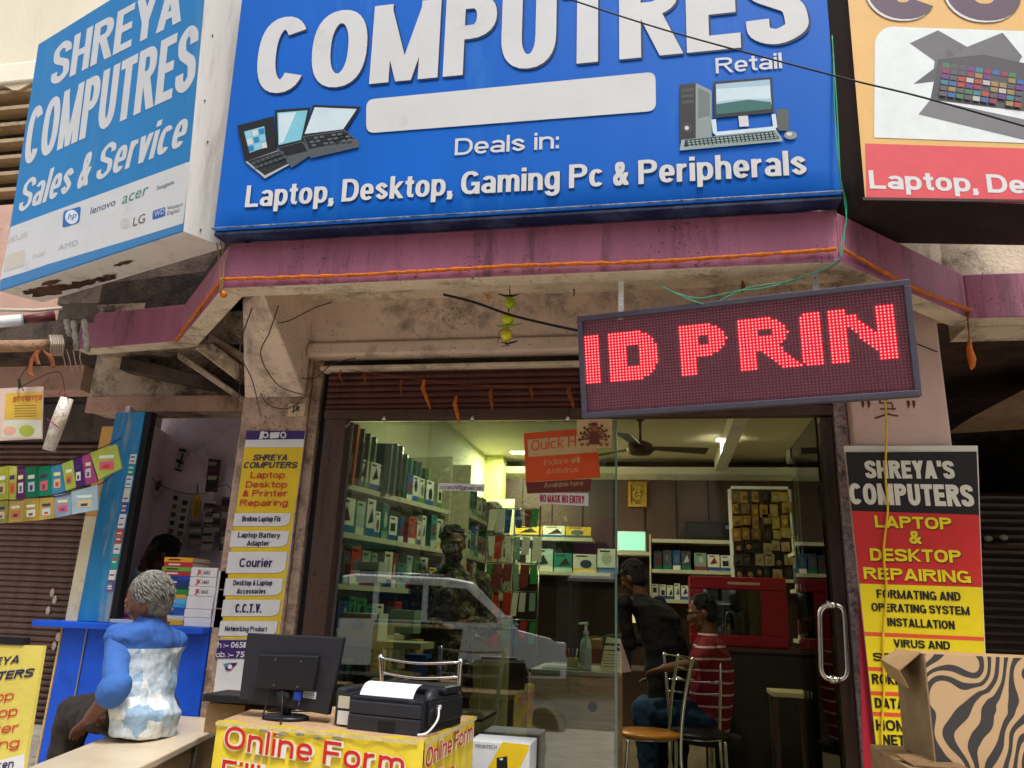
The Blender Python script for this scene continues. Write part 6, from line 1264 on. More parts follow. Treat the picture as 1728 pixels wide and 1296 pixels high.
# back wall shelves
Bs = thing('back_shelves', 'pale shelves on the brown back wall', 'shelf', (0, 8.2, 2)); yb = 8.05
def brd(x0, x1, y_, par, name='board', th=.035):
    a, b = at(x0, y_, Y=yb), at(x1, y_, Y=yb); MB().box(a.x, b.x, yb, 8.34, a.z - th, a.z).build(name, m_shelf, par); return a.x, b.x, a.z
s1 = brd(1040, 1096, 930, Bs); s2 = brd(1100, 1239, 909, Bs); s3 = brd(1100, 1239, 960, Bs); s4 = brd(1100, 1200, 1010, Bs); s5 = brd(868, 1000, 905, Bs); s6 = brd(868, 1030, 962, Bs)
for x in (1098, 1240): a = at(x, 905, Y=yb); MB().box(a.x - .015, a.x, yb, 8.34, 1.5, a.z + .02).build('upright', m_shelf, Bs)
G = thing('tablet', 'glowing pale green tablet screen standing on the left back shelf', 'screen', (s1[0] + .15, 8.1, s1[2])); a, b = at(1042, 929, Y=8.06), at(1090, 897, Y=8.06)
MB().box(a.x, b.x, 8.06, 8.085, s1[2] + .002, b.z).build('casing', m_white, G, bevel=.006); MB().box(a.x + .012, b.x - .012, 8.056, 8.059, s1[2] + .014, b.z - .012).build('screen', M('pale_green_screen', '8fd8b4', .3, .12, 3, emit=.55), G)
def row(x0, x1, zb_, hs, ws, cs_, nm_, label, group, mat=None):
    x = x0; k = 0
    while x < x1 - .05:
        w = r7.uniform(*ws); ci = cs_[k % len(cs_)]; carton(V((x, yb + .03, zb_ + .001)), V((1, 0, 0)), V((0, 1, 0)), w, r7.uniform(*hs), .18, ci, f'{cn[ci]} box, {ordn[min(k, 15)]} from the left {label}', group); x += w + .012; k += 1
row(s3[0] + .02, s3[0] + .38, s3[2], (.17, .19), (.07, .09), (10, 10, 9, 10), '', 'of the dark group on the middle back shelf', 'boxes on the middle back shelf')
row(s3[0] + .42, s3[1] - .02, s3[2], (.15, .17), (.09, .12), (12, 14, 0, 4), '', 'of the pale group on the middle back shelf', 'boxes on the middle back shelf')
row(s5[0], s5[1] - .05, s5[2], (.1, .13), (.22, .3), (11, 14), '', 'on the upper shelf left of the tablet', 'boxes on the upper left back shelf'); row(s6[0], s6[1], s6[2], (.16, .24), (.16, .26), (8, 13, 2, 8, 0), '', 'on the shelf behind the mask notice', 'boxes on the lower left back shelf')
row(s4[0], s4[1], s4[2], (.13, .16), (.05, .07), (1, 0, 14), '', 'of the small ones on the low back shelf', 'boxes on the low back shelf')
a, b = at(1158, 915, Y=8.1), at(1236, 880, Y=8.1); G = thing('black_amplifier', 'wide black speaker box on the upper back shelf', 'speaker', (a.x, 8.15, s2[2])); MB().box(a.x, b.x, 8.1, 8.3, s2[2] + .001, b.z).build('cabinet', m_black, G, bevel=.006); MB().box(a.x + .02, b.x - .1, 8.095, 8.099, s2[2] + .03, b.z - .03).build('grille', m_mon, G); MB().tube([(b.x - .05, 8.094, b.z - .06), (b.x - .05, 8.099, b.z - .06)], .02, 14).build('knob', m_alu, G)
# framed gold picture
G = thing('gold_picture', 'small gold framed ornament hanging on the brown back wall', 'picture', at(1075, 835, Y=8.33)); a, b = at(1060, 855, Y=8.33), at(1091, 813, Y=8.33); gold = M('gold_frame', 'b08a2c', .3, .2, 30, metal=.6)
for bx in ((a.x, b.x, a.z, a.z + .03), (a.x, b.x, b.z - .03, b.z), (a.x, a.x + .03, a.z + .031, b.z - .031), (b.x - .03, b.x, a.z + .031, b.z - .031)): MB().box(bx[0], bx[1], 8.325, 8.341, bx[2], bx[3]).build('frame', gold, G)
MB().box(a.x + .031, b.x - .031, 8.333, 8.341, a.z + .031, b.z - .031).build('print', M('gold_print', '8a7a3a', .4, .8, 40, dirt=.6), G)
for k in range(7): MB().ell(((a.x + b.x) / 2 + .035 * math.cos(k * .9), 8.33, (a.z + b.z) / 2 + .05 * math.sin(k * .9)), (.018, 0, 0), (0, 0, .018), (0, .004, 0), 8, 4).build('ornament', gold, G)
# peg board with hanging accessories
yp = 7.9; a, b = at(1240, 975, Y=yp), at(1330, 826, Y=yp)
G = thing('accessory_board', 'white framed peg board crowded with cable and accessory packs at the back right', 'display board', ((a.x + b.x) / 2, yp, a.z)); MB().box(a.x, b.x, yp + .02, yp + .05, a.z, b.z).build('panel', m_brown, G)
for bx in ((a.x - .03, a.x, a.z, b.z), (b.x, b.x + .03, a.z, b.z), (a.x, b.x, b.z, b.z + .03), (a.x, b.x, a.z - .03, a.z)): MB().box(bx[0], bx[1], yp, yp + .05, bx[2], bx[3]).build('frame', m_white, G)
pc_ = ['96762c', '86642a', '2a2622', '6e5630', 'a08838', '3a3430', '78683c', '9a9078', '1e1c1e', '6a4a28']
nx = 6; nz = 7
for i in range(nx):
    for j in range(nz):
        w = (b.x - a.x) / nx; h = (b.z - a.z) / nz; x = a.x + i * w + r7.uniform(-.012, .02); z = b.z - j * h - r7.uniform(0, .035); ci = r7.randrange(5) if j < 4 else r7.choice((2, 5, 7, 8, 7, 8))
        o_ = MB().obox((x, yp - .02 - .01 * (i % 2), z), (w * r7.uniform(.6, 1.0), 0, r7.uniform(-.008, .008)), (0, .02, 0), (0, 0, -h * r7.uniform(.7, 1.05))).build('accessory_pack', plain(pc_[ci], .35), None); tag(o_, f'small pack, column {["one","two","three","four","five","six"][i]} across, row {["one","two","three","four","five","six","seven"][j]} down the peg board', 'packet', 'packs on the peg board')
        t_ = MB().ell((x + w * .43, yp - .022 - .01 * (i % 2), z - h * .5), (w * .26, 0, 0), (0, 0, h * .22), (0, .003, 0), 8, 4).build('moulding', plain(pc_[(ci + 3) % 10], .3), None); t_.parent = o_
# red display cabinet on a dark counter
yr = 6.6; a, b = at(1166, 1088, Y=yr), at(1326, 976, Y=yr); red = M('cabinet_red', '8e1420', .35, .1, 6, coat=.3)
G = thing('red_cabinet', 'red display cabinet with a glazed front at the back right of the shop', 'cabinet', ((a.x + b.x) / 2, yr, a.z)); fx = .11
MB().box(a.x, b.x, yr, yr + .35, b.z - .10, b.z).build('top_rail', red, G, bevel=.01); MB().box(a.x, b.x, yr, yr + .35, a.z, a.z + .09).build('bottom_rail', red, G, bevel=.01); MB().box(a.x, a.x + fx, yr, yr + .35, a.z + .091, b.z - .101).build('side_rail', red, G); MB().box(b.x - .2, b.x, yr, yr + .35, a.z + .091, b.z - .101).build('side_rail', red, G)
MB().box(a.x + fx, b.x - .2, yr + .3, yr + .34, a.z + .09, b.z - .10).build('back_panel', m_iw, G); MB().box(a.x + fx, b.x - .2, yr + .015, yr + .02, a.z + .091, b.z - .101).build('pane', m_glass, G); MB().box(a.x + .3, a.x + .55, yr - .002, yr, b.z - .06, b.z - .04).build('maker_name', plain('b89a88'), G)
x = a.x + fx + .01
for k in range(5): w = .07; carton(V((x, yr + .08, a.z + .092)), V((1, 0, 0)), V((0, 1, 0)), w, r7.uniform(.14, .22), .12, (0, 8, 5, 1, 10)[k], f'{cn[(0, 8, 5, 1, 10)[k]]} pack, {ordn[k]} from the left inside the red cabinet', 'packs inside the red cabinet'); x += w + .008
G = thing('rear_counter', 'dark counter under the red cabinet', 'counter', (.6, 6.7, fl)); MB().box(a.x + .15, b.x + .1, 6.45, 7.2, fl, a.z - .03).build('body', M('dark_counter', '2a2520', .5, .15), G); MB().box(a.x + .13, b.x + .12, 6.43, 7.22, a.z - .029, a.z - .001).build('top', m_brown, G)
G = thing('right_shelf', 'dark shelves with small boxes at the right wall behind the door', 'shelf', (1.2, 6, fl))
for z in (1.35, 1.75, 2.05): MB().box(1.08, 1.335, 5.4, 7.2, z - .03, z).build('board', m_shelf, G)
for z in (1.35, 1.75, 2.05):
    for k in range(6): ci = r7.choice((10, 9, 8, 5, 15, 0)); carton(V((1.10, 5.5 + k * .27 + .2, z)), V((0, -1, 0)), V((1, 0, 0)), .17, r7.uniform(.12, .22), .2, ci, f'{cn[ci]} box, {ordn[k]} from the door on the {"low" if z < 1.5 else "middle" if z < 2 else "high"} right-hand shelf', 'boxes on the right-hand shelf')
# ceiling lights and fan
m_lamp = M('lit_lamp', 'fff3c0', emit=9)
def lamp_light(x, y, e):
    l = bpy.data.lights.new('lamp_glow', 'AREA'); l.shape = 'RECTANGLE'; l.size = .16; l.size_y = .1; l.energy = e; l.color = (1, 1, .72); q = bpy.data.objects.new('lamp_glow', l); COL.objects.link(q); q.location = (x, y, 3.05); q.visible_glossy = False if 0 else True
for k, (x, y) in enumerate(((.591, 7.13), (-1.45, 7.72), (-.75, 4.9))):  # third lamp is added out of view to brighten the front shelves
    G = thing('ceiling_light', ['lit ceiling lamp above the red cabinet', 'lit ceiling lamp left of the antivirus sticker', 'added unseen ceiling lamp just inside the window, lighting the front shelves'][k], 'ceiling light', (x, y, 3.07)); MB().box(x - .09, x + .09, y - .03, y + .09, 3.066, 3.079).build('frame', m_white, G); MB().box(x - .08, x + .08, y - .02, y + .08, 3.058, 3.065).build('diffuser', m_lamp, G); lamp_light(x, y + .03, (13, 22, 10)[k])
G = thing('ceiling_fan', 'brown ceiling fan with three blades near the middle of the shop', 'fan', (-.16, 6.23, 2.7)); m_fan = M('fan_brown', '4a3424', .4, .1)
MB().tube([(-.16, 6.23, 3.079), (-.16, 6.23, 2.84)], .012, 8).build('rod', m_fan, G, True); MB().loft([(V((-.16, 6.23, 3.079)), V((.06, 0, 0)), V((0, .06, 0))), (V((-.16, 6.23, 3.02)), V((.03, 0, 0)), V((0, .03, 0)))], 14).build('canopy', m_fan, G, True)
MB().loft([(V((-.16, 6.23, z)), V((r_, 0, 0)), V((0, r_, 0))) for z, r_ in ((2.85, .04), (2.82, .1), (2.77, .11), (2.74, .08), (2.73, .03))], 20).build('motor', m_fan, G, True)
for k in range(3):
    a = k * 2.094 + .3; d_ = V((math.cos(a), math.sin(a), 0)); n_ = V((-d_.y, d_.x, 0)); c = V((-.16, 6.23, 2.80)); MB().prism([c + d_ * .1 - n_ * .04, c + d_ * .55 - n_ * .07 + UP * .01, c + d_ * .57 + n_ * .06 - UP * .012, c + d_ * .1 + n_ * .04 - UP * .01], (0, 0, .006)).build('blade', m_fan, G)
# laminate desk just inside the glass
G = thing('laminate_desk', 'grey-brown wood laminate desk just inside the glass', 'desk', (-.5, 4.6, fl)); m_lam = M('wood_laminate', 'c4a484', .45, .3, 4, dirt=.2, dcol='5a4a3c')
nt = m_lam.node_tree; [setattr(n_, 'inputs', n_.inputs) if 0 else n_.inputs['Scale'].default_value.__setitem__(slice(0, 3), (1.5, 1, 14)) for n_ in nt.nodes if n_.type == 'MAPPING']
MB().box(-.715, -.262, 4.45, 4.475, fl, 1.165).build('front_panel', m_lam, G); MB().box(-.72, -.255, 4.44, 5.0, 1.167, 1.19).build('desk_top', M('grey_desk_top', 'a8a294', .3, .1), G, bevel=.003); MB().box(-.262, -.245, 4.45, 4.98, fl, 1.165).build('side_panel', m_lam, G); MB().box(-.73, -.716, 4.45, 4.98, fl, 1.165).build('side_panel', m_lam, G)
c = at(1000, 1193, Y=4.449); MB().tube([c, c - V((0, .003, 0))], .026, 20).build('cable_port', m_brown, G)
G = thing('sanitiser_bottle', 'clear pump bottle of sanitiser on the laminate desk', 'bottle', at(988, 1128, Y=4.52)); c = at(988, 1128, Y=4.52); c.z = 1.191
MB().loft([(c + UP * z, V((r_, 0, 0)), V((0, r_, 0))) for z, r_ in ((0, .030), (.004, .033), (.13, .033), (.155, .027), (.175, .013), (.185, .013))], 18).build('bottle', M('gel_bottle', 'a8c8bc', .15, .06), G, True)
MB().loft([(c + UP * z, V((r_, 0, 0)), V((0, r_, 0))) for z, r_ in ((.185, .016), (.205, .016), (.21, .008), (.245, .007))], 12).build('pump', plain('d8d8d0'), G, True); MB().tube([c + V((.012, 0, .247)), c + V((-.04, -.01, .245))], [.008, .005], 8).build('spout', plain('d8d8d0'), G, True)
MB().loft([(c + UP * z, V((.0337, 0, 0)), V((0, .0337, 0))) for z in (.03, .09)], 18, False).build('label_band', plain('8fb0a8'), G, True)
G = thing('desk_calendar', 'tent shaped yellow desk calendar on the laminate desk', 'calendar', at(1035, 1135, Y=4.5)); a, b, c_, e = at(1012, 1133, Y=4.48), at(1050, 1135, Y=4.48), at(1047, 1078, Y=4.54), at(1023, 1075, Y=4.54)
a.z = b.z = 1.192; MB().prism([a, b, c_, e], (0, .004, 0)).build('front_page', plain('d8cfa0'), G); b2 = b + V((.045, .12, 0)); MB().prism([b, b2, c_], (-.003, 0, 0)).build('side_page', plain('c8a8a0'), G); a2 = V((a.x - .01, a.y + .13, a.z)); MB().prism([a2, b2, c_ + V((0, .005, 0)), e + V((0, .005, 0))], (0, .004, 0)).build('back_page', plain('c89a4a'), G)
d = Decal(Plane(a, b - a, c_ - b), .0015); d.poly([(1020, 1085), (1046, 1086), (1046, 1090), (1020, 1089)], s_mid).poly([(1019, 1096), (1046, 1097), (1046, 1099), (1019, 1098)], s_mid).disc((1043, 1095), 3, 2.4, s_black, 8); [d.poly([(1017, 1104 + k * 5), (1046, 1105 + k * 5), (1046, 1106 + k * 5), (1017, 1105 + k * 5)], s_grey) for k in range(5)]; d.build('print', G)
G = thing('pen_cup', 'cardboard pen cup with yellow print on the laminate desk', 'cup', at(966, 1115, Y=4.55)); c = at(966, 1118, Y=4.55); c.z = 1.191; MB().box(c.x - .03, c.x + .03, 4.53, 4.58, 1.191, 1.25).build('cup', plain('c0a860'), G); [MB().tube([c + V((q, 0, .04)), c + V((q * 1.6, .01, .11))], .0035, 6).build('pen', plain(['b8302a', '2a4a9a', 'd8d4cc'][k]), G, True) for k, q in enumerate((-.015, 0, .016))]
solo(MB().box(-.66, -.46, 4.47, 4.62, 1.191, 1.202), 'clip_board', M('glassy_grey', '8a9490', .25, .2), 'grey folder lying flat on the laminate desk', 'folder', bevel=.002)
G = thing('small_screen', 'small glowing paper-yellow screen at the centre behind the desk', 'screen', at(1060, 1060, Y=6.2)); a, b = at(1047, 1050, Y=6.2), at(1074, 1025, Y=6.2); MB().box(a.x - .012, b.x + .012, 6.203, 6.23, a.z - .012, b.z + .012).build('casing', m_black, G); MB().box(a.x, b.x, 6.199, 6.2025, a.z, b.z).build('screen', M('yellow_screen', 'd8d090', .4, emit=.35), G); MB().box(a.x + .04, a.x + .08, 6.205, 6.225, 1.1, a.z - .013).build('stand', m_black, G)
solo(MB().box(-.9, .1, 6.1, 6.7, 1.06, 1.1), 'work_table', m_brown, 'dark work table behind the laminate desk', 'table')
# low things behind the left glass: yellow printed carton, white board, blue tub
a, b = at(571, 1078, Y=4.12), at(640, 1036, Y=4.12); G = thing('toolkit_carton', 'yellow and white printed carton low behind the left glass', 'carton', (a.x, 4.15, a.z)); MB().obox((a.x, 4.12, a.z), (b.x - a.x, 0, 0), (0, .15, 0), (0, 0, b.z - a.z)).build('carton', plain('d8dcd8'), G, bevel=.002)
d = Decal(yplane(4.119), 0); d.poly([(590, 1037), (636, 1038), (618, 1077), (573, 1076), (578, 1062)], plain('e2b818')).disc((604, 1056), 11, 8, s_mid).poly([(596, 1046), (608, 1045), (610, 1050), (594, 1051)], s_black); d.build('print', G)
solo(MB().box(a.x - .02, b.x + .25, 4.10, 4.35, a.z - .035, a.z - .002), 'low_shelf', m_shelf, 'pale low shelf board under the yellow printed carton', 'shelf')
a, b = at(616, 1143, Y=4.3), at(642, 1078, Y=4.3); G = thing('white_notice_box', 'upright white printed box behind the monitor, inside the glass', 'box', a); MB().obox(a, (b.x - a.x, .05, 0), (-.03, .12, 0), (0, 0, b.z - a.z)).build('carton', plain('c8ccc0'), G, bevel=.002)
for k in range(5): MB().obox(a + V((.02, -.0005, (b.z - a.z) * (.25 + .13 * k))), ((b.x - a.x) * .5, .033, 0), (0, .001, 0), (0, 0, .014)).build('print', s_mid, G)
a = at(697, 1170, Y=4.35); G = thing('blue_tub', 'bright blue plastic container behind the chrome chair', 'container', a); MB().loft([(V((a.x, 4.4, a.z - .1)), V((.055, 0, 0)), V((0, .055, 0))), (V((a.x, 4.4, a.z + .18)), V((.058, 0, 0)), V((0, .058, 0)))], 4).build('tub', plain('0a58c8', .35), G); MB().box(a.x - .062, a.x + .062, 4.34, 4.46, a.z + .181, a.z + .2).build('lid', plain('0a58c8', .35), G)
solo(MB().box(-1.65, -.95, 4.3, 4.7, 1.02 - .1, a.z - .101), 'goods_table', m_brown, 'low brown table behind the glass carrying the blue container', 'table')
for k, (x0, x1, y0, y1, Y_, c_, lb_) in enumerate(((572, 616, 1092, 1150, 4.4, '403028', 'dark bundle of bags low behind the left glass'), (654, 672, 1098, 1130, 4.45, 'c8c0a8', 'cream box low behind the glass beside the blue container'), (686, 704, 1080, 1108, 4.6, 'c89a20', 'yellow box above the blue container'), (600, 640, 948, 982, 4.12, 'c8cfc8', 'white carton with a drawn handle behind the left glass'), (655, 700, 1030, 1068, 4.5, '8aa08c', 'pale green carton low behind the left glass'))):
    a, b = at(x0, y1, Y=Y_), at(x1, y0, Y=Y_); G = thing('goods_box', lb_, 'box', a); MB().box(a.x, b.x, Y_, Y_ + .14, a.z, b.z).build('carton', plain(c_, .5), G, bevel=.003); MB().box(a.x + .02, b.x - .02, Y_ - .0015, Y_, a.z + (b.z - a.z) * .3, a.z + (b.z - a.z) * .6).build('print', plain(['5a4a3c', '6a4a3a', '2c2418', '3a4444', 'c8c0a0'][k]), G)
chair('chair', 'chrome chair with round honey plywood seat, seen from the side inside the door', (-.10, 5.20, fl), math.radians(-78), oak)
chair('chair', 'chrome chair with tall back, standing in front of the man in maroon', (.20, 5.35, fl), 0.06, m_black, slats=4)
a, b = at(1300, 1165, Y=5.6), at(1350, 1180, Y=5.6); G = thing('stool', 'pale topped stool behind the door glass', 'stool', (a.x, 5.6, fl)); MB().box(a.x, b.x + .05, 5.5, 5.8, a.z - .03, a.z).build('seat', plain('a8a070'), G, bevel=.004); [MB().box(a.x + dx, a.x + dx + .025, 5.52 + dy, 5.545 + dy, fl, a.z - .031).build('leg', m_brown, G) for dx in (.01, .2) for dy in (0, .22)]

# ------------------------------------------------------------------ people inside
def camo():
    m = M('camouflage_cloth', '3c3a2c', .9, .1); nt = m.node_tree; N, L = nt.nodes, nt.links; tc = N.new('ShaderNodeTexCoord'); no = N.new('ShaderNodeTexNoise'); no.inputs['Scale'].default_value = 13; no.inputs['Detail'].default_value = 2; no.inputs['Distortion'].default_value = 1.4
    L.new(tc.outputs['Object'], no.inputs[0]); r = N.new('ShaderNodeValToRGB'); r.color_ramp.interpolation = 'CONSTANT'; L.new(no.outputs['Fac'], r.inputs[0]); e = r.color_ramp.elements; e[0].color = lin('1c1a16'); e[1].color = lin('6c6650'); e[1].position = .6
    for p, c in ((.42, '4c4636'), (.5, '2a2c1e'), (.55, '8a7c66')): x = e.new(p); x.color = lin(c)
    L.new(r.outputs[0], N['Principled BSDF'].inputs['Base Color']); return m
def stripes():
    m = M('striped_maroon_cloth', '7c1a28', .85, .08); nt = m.node_tree; N, L = nt.nodes, nt.links; tc = N.new('ShaderNodeTexCoord'); w = N.new('ShaderNodeTexWave'); w.bands_direction = 'Z'; w.inputs['Scale'].default_value = 4.2; w.inputs['Distortion'].default_value = .6; L.new(tc.outputs['Object'], w.inputs[0])
    r = N.new('ShaderNodeValToRGB'); r.color_ramp.interpolation = 'CONSTANT'; e = r.color_ramp.elements; e[0].color = lin('7c1a28'); e[1].color = lin('c8b4b4'); e[1].position = .93; L.new(w.outputs['Fac'], r.inputs[0]); L.new(r.outputs[0], N['Principled BSDF'].inputs['Base Color']); return m
bh = hairmat('black_hair', '0c0a0a', '1c1614')
h = at(765, 918, Y=5.0); f = V((.35, -.93, 0)).normalized(); sd_ = V((.93, .35, 0))      # camouflage jacket
J = dict(head=h, neck=h - V((.0, -.02, .16)), chest=h - V((.02, -.03, .42)), waist=h - V((.02, -.03, .62)), pelvis=h - V((.02, -.03, .80)))
J['Lsh'] = J['neck'] + sd_ * .20 - UP * .07; J['Rsh'] = J['neck'] - sd_ * .20 - UP * .07; J['Lel'] = J['Lsh'] + V((.05, .02, -.29)); J['Lwr'] = J['Lel'] + f * .18 - sd_ * .14 + UP * .03; J['Rel'] = J['Rsh'] + V((-.04, .03, -.29)); J['Rwr'] = J['Rel'] + f * .2 + sd_ * .14 + UP * .01
J['Lhip'] = J['pelvis'] + sd_ * .09; J['Rhip'] = J['pelvis'] - sd_ * .09; J['Lkn'] = J['Lhip'] + f * .04 - UP * .40; J['Rkn'] = J['Rhip'] + f * .02 - UP * .40; J['Lan'] = V((J['Lkn'].x, J['Lkn'].y, fl + .08)); J['Ran'] = V((J['Rkn'].x, J['Rkn'].y, fl + .08))
human('person', 'bearded man in a camouflage jacket standing inside behind the left glass', J, f, V((.4, -.85, -.3)), (skin2, camo(), m_dark, bh), (h.x, 5.0, fl), vox=.009, beard=bh)
h = at(1184, 1034, Y=5.75); f = V((-1, .08, 0)).normalized(); sd_ = V((-.08, -1, 0))      # seated, facing left
J = dict(head=h, neck=h + V((.04, 0, -.16)), chest=h + V((.06, 0, -.38)), waist=h + V((.05, 0, -.52)), pelvis=h + V((.03, 0, -.66)))
J['Lsh'] = J['neck'] + sd_ * .19 - UP * .07; J['Rsh'] = J['neck'] - sd_ * .19 - UP * .07; J['Lel'] = at(1172, 1118, Y=5.5); J['Lwr'] = at(1120, 1128, Y=5.55); J['Rel'] = J['Rsh'] + V((-.12, 0, -.24)); J['Rwr'] = J['Rel'] + f * .24
J['Lhip'] = J['pelvis'] + sd_ * .09; J['Rhip'] = J['pelvis'] - sd_ * .09; J['Lkn'] = J['Lhip'] + f * .43 + UP * .02; J['Rkn'] = J['Rhip'] + f * .43 + UP * .02; J['Lan'] = V((J['Lkn'].x + .05, J['Lkn'].y, fl + .08)); J['Ran'] = V((J['Rkn'].x + .02, J['Rkn'].y, fl + .08))
human('person', 'man with glasses in a striped maroon t-shirt and jeans, seated facing left inside', J, f, V((-1, -.05, -.12)), (skin1, stripes(), M('blue_jeans', '1e3a58', .9, .15, 30), bh), (h.x, 5.75, fl), vox=.008, sleeve='short')
gl = thing('spectacles', 'thin dark spectacles on the seated man in maroon', 'glasses', h); 
MB().tube([h + V((-.095, -.06, .0)), h + V((-.09, -.075, .0)), h + V((.0, -.085, .0))], .003, 6).build('temple', m_black, gl, True); MB().tube([h + V((-.1, .045 * math.cos(t) * .6 - .035, .02 * math.sin(t))) for t in [k * .52 for k in range(13)]], .0025, 5, False).build('rim', m_black, gl, True)
st = thing('office_stool', 'dark stool under the man in maroon', 'stool', (h.x + .03, 5.75, fl)); zs_ = J['pelvis'].z - .12; MB().loft([(V((h.x + .03, 5.75, zs_ - .05)), V((.2, 0, 0)), V((0, .2, 0))), (V((h.x + .03, 5.75, zs_)), V((.21, 0, 0)), V((0, .21, 0)))], 20).build('seat', m_black, st); MB().tube([(h.x + .03, 5.75, fl), (h.x + .03, 5.75, zs_ - .05)], .03, 10).build('post', m_chrome, st); MB().loft([(V((h.x + .03, 5.75, fl)), V((.2, 0, 0)), V((0, .2, 0))), (V((h.x + .03, 5.75, fl + .02)), V((.18, 0, 0)), V((0, .18, 0)))], 16).build('foot_plate', m_black, st)
h = at(1068, 975, Y=5.9); f = V((-.75, .62, 0)).normalized(); sd_ = V((-.62, -.75, 0))      # standing, leaning over the table, back turned
J = dict(head=h, neck=h + V((.06, -.02, -.14)), chest=at(1108, 1040, Y=5.9), waist=at(1122, 1090, Y=5.9), pelvis=at(1128, 1140, Y=5.9))
J['Lsh'] = J['neck'] + sd_ * .2 - UP * .04; J['Rsh'] = J['neck'] - sd_ * .2 - UP * .04; J['Lel'] = J['Lsh'] + V((.04, .05, -.27)); J['Lwr'] = J['Lel'] + f * .24; J['Rel'] = J['Rsh'] + V((.03, 0, -.27)); J['Rwr'] = J['Rel'] + f * .24
J['Lhip'] = J['pelvis'] + sd_ * .09; J['Rhip'] = J['pelvis'] - sd_ * .09; J['Lkn'] = J['Lhip'] - UP * .38; J['Rkn'] = J['Rhip'] - UP * .38; J['Lan'] = V((J['Lkn'].x, J['Lkn'].y, fl + .08)); J['Ran'] = V((J['Rkn'].x, J['Rkn'].y, fl + .08))
human('person', 'man in black clothes standing with his back to the door, leaning over a table', J, f, V((-.8, .5, -.3)), (skin2, M('black_cloth', '111014', .9, .15, 20), M('black_cloth', '111014'), bh), (J['pelvis'].x, 5.9, fl), vox=.009)

# ------------------------------------------------------------------ right foreground and left foreground
kraft = M('kraft_board', 'a07f55')
def zebra():
    m = M('zebra_print', 'c09468', .8, .06); nt = m.node_tree; N, L = nt.nodes, nt.links; tc = N.new('ShaderNodeTexCoord'); mp = N.new('ShaderNodeMapping'); mp.inputs['Rotation'].default_value = (0, math.radians(-38), 0); mp.inputs['Location'].default_value = (.3, 0, .12); L.new(tc.outputs['Object'], mp.inputs[0])
    n1_ = N.new('ShaderNodeTexNoise'); n1_.inputs['Scale'].default_value = 5; n1_.inputs['Detail'].default_value = 1; L.new(mp.outputs[0], n1_.inputs[0])
    mx_ = N.new('ShaderNodeMix'); mx_.data_type = 'VECTOR'; mx_.inputs['Factor'].default_value = .24; L.new(mp.outputs[0], mx_.inputs['A']); L.new(n1_.outputs['Color'], mx_.inputs['B'])
    w = N.new('ShaderNodeTexWave'); w.bands_direction = 'X'; w.inputs['Scale'].default_value = 9.5; w.inputs['Distortion'].default_value = 2.6; w.inputs['Detail'].default_value = .4; w.inputs['Detail Scale'].default_value = 1.2; L.new(mx_.outputs[1], w.inputs[0])
    r = N.new('ShaderNodeValToRGB'); e = r.color_ramp.elements; e[0].color = lin('3c3937'); e[1].color = lin('c2a076'); e[0].position = .48; e[1].position = .53; L.new(w.outputs['Fac'], r.inputs[0]); L.new(r.outputs[0], N['Principled BSDF'].inputs['Base Color']); return m
x0, zt_, zb2 = .76, at(1560, 1103, Y=2.6).z, at(1585, 1292, Y=2.6).z
G = thing('zebra_carton', 'cardboard carton printed with zebra stripes at the lower right, its side flap open', 'carton', (.95, 2.75, zb2))
MB().box(x0, 1.16, 2.6, 2.606, zb2, zt_).build('front_face', zebra(), G); MB().box(x0, 1.16, 2.607, 2.90, zt_ - .005, zt_).build('top_face', kraft, G); MB().box(x0, 1.16, 2.607, 2.90, zb2, zb2 + .005).build('bottom_face', kraft, G); MB().box(x0 - .005, x0 - .0005, 2.6, 2.90, zb2, zt_).build('side_face', M('kraft_side', '8a7050', .85, .15, 14, dirt=.3, dcol='4a3624', bump=.15), G); MB().box(x0, 1.16, 2.901, 2.906, zb2, zt_).build('rear_face', kraft, G)
a = V((x0 - .006, 2.62, zt_ + .0)); MB().prism([a, a + V((0, .24, 0)), a + V((-.055, .24, -.035)), a + V((-.062, .01, -.055))], (0, 0, .004)).build('open_flap', kraft, G); MB().prism([a + V((-.062, .01, -.055)), a + V((-.055, .24, -.035)), a + V((-.035, .24, -.085)), a + V((-.04, .02, -.10))], (.004, 0, 0)).build('open_flap', kraft, G)
hv('PEARL', yplane(2.599), (1568, 1204), (1586, 1199), 6, kraft, G, t=.12, off=.0015) if 0 else None
for k, (z0, z1, x_, lb_) in enumerate(((.62, zb2 - .004, .67, 'crumpled brown carton directly under the zebra carton'), (.302, .618, .62, 'large brown carton at the bottom of the pile under the zebra carton'))):
    G = thing('brown_carton', lb_, 'carton', (.9, 2.75, z0)); MB().box(x_, 1.2, 2.56, 2.98, z0, z1).build('body', M('kraft_board2', '8a6c48', .85, .15, 10, dirt=.4, dcol='3a2c1e', bump=.2), G, bevel=.004)
    if k == 0:
        for q in (0, 1): a = V((x_ + .02 + .1 * q, 2.57 + .1 * q, z1 + .001)); MB().prism([a, a + V((.14, -.02, .004)), a + V((.10, .10, .02)), a + V((-.02, .1, .012))], (0, 0, .004)).build('loose_flap', M('kraft_board3', '7a5c3c', .85, .2, 10, dirt=.4), G)
        MB().ell((x_ + .11, 2.6, z1 + .004), (.05, 0, .004), (0, .03, 0), (0, 0, .006), 12, 6).build('dark_lid', m_black, G, True)
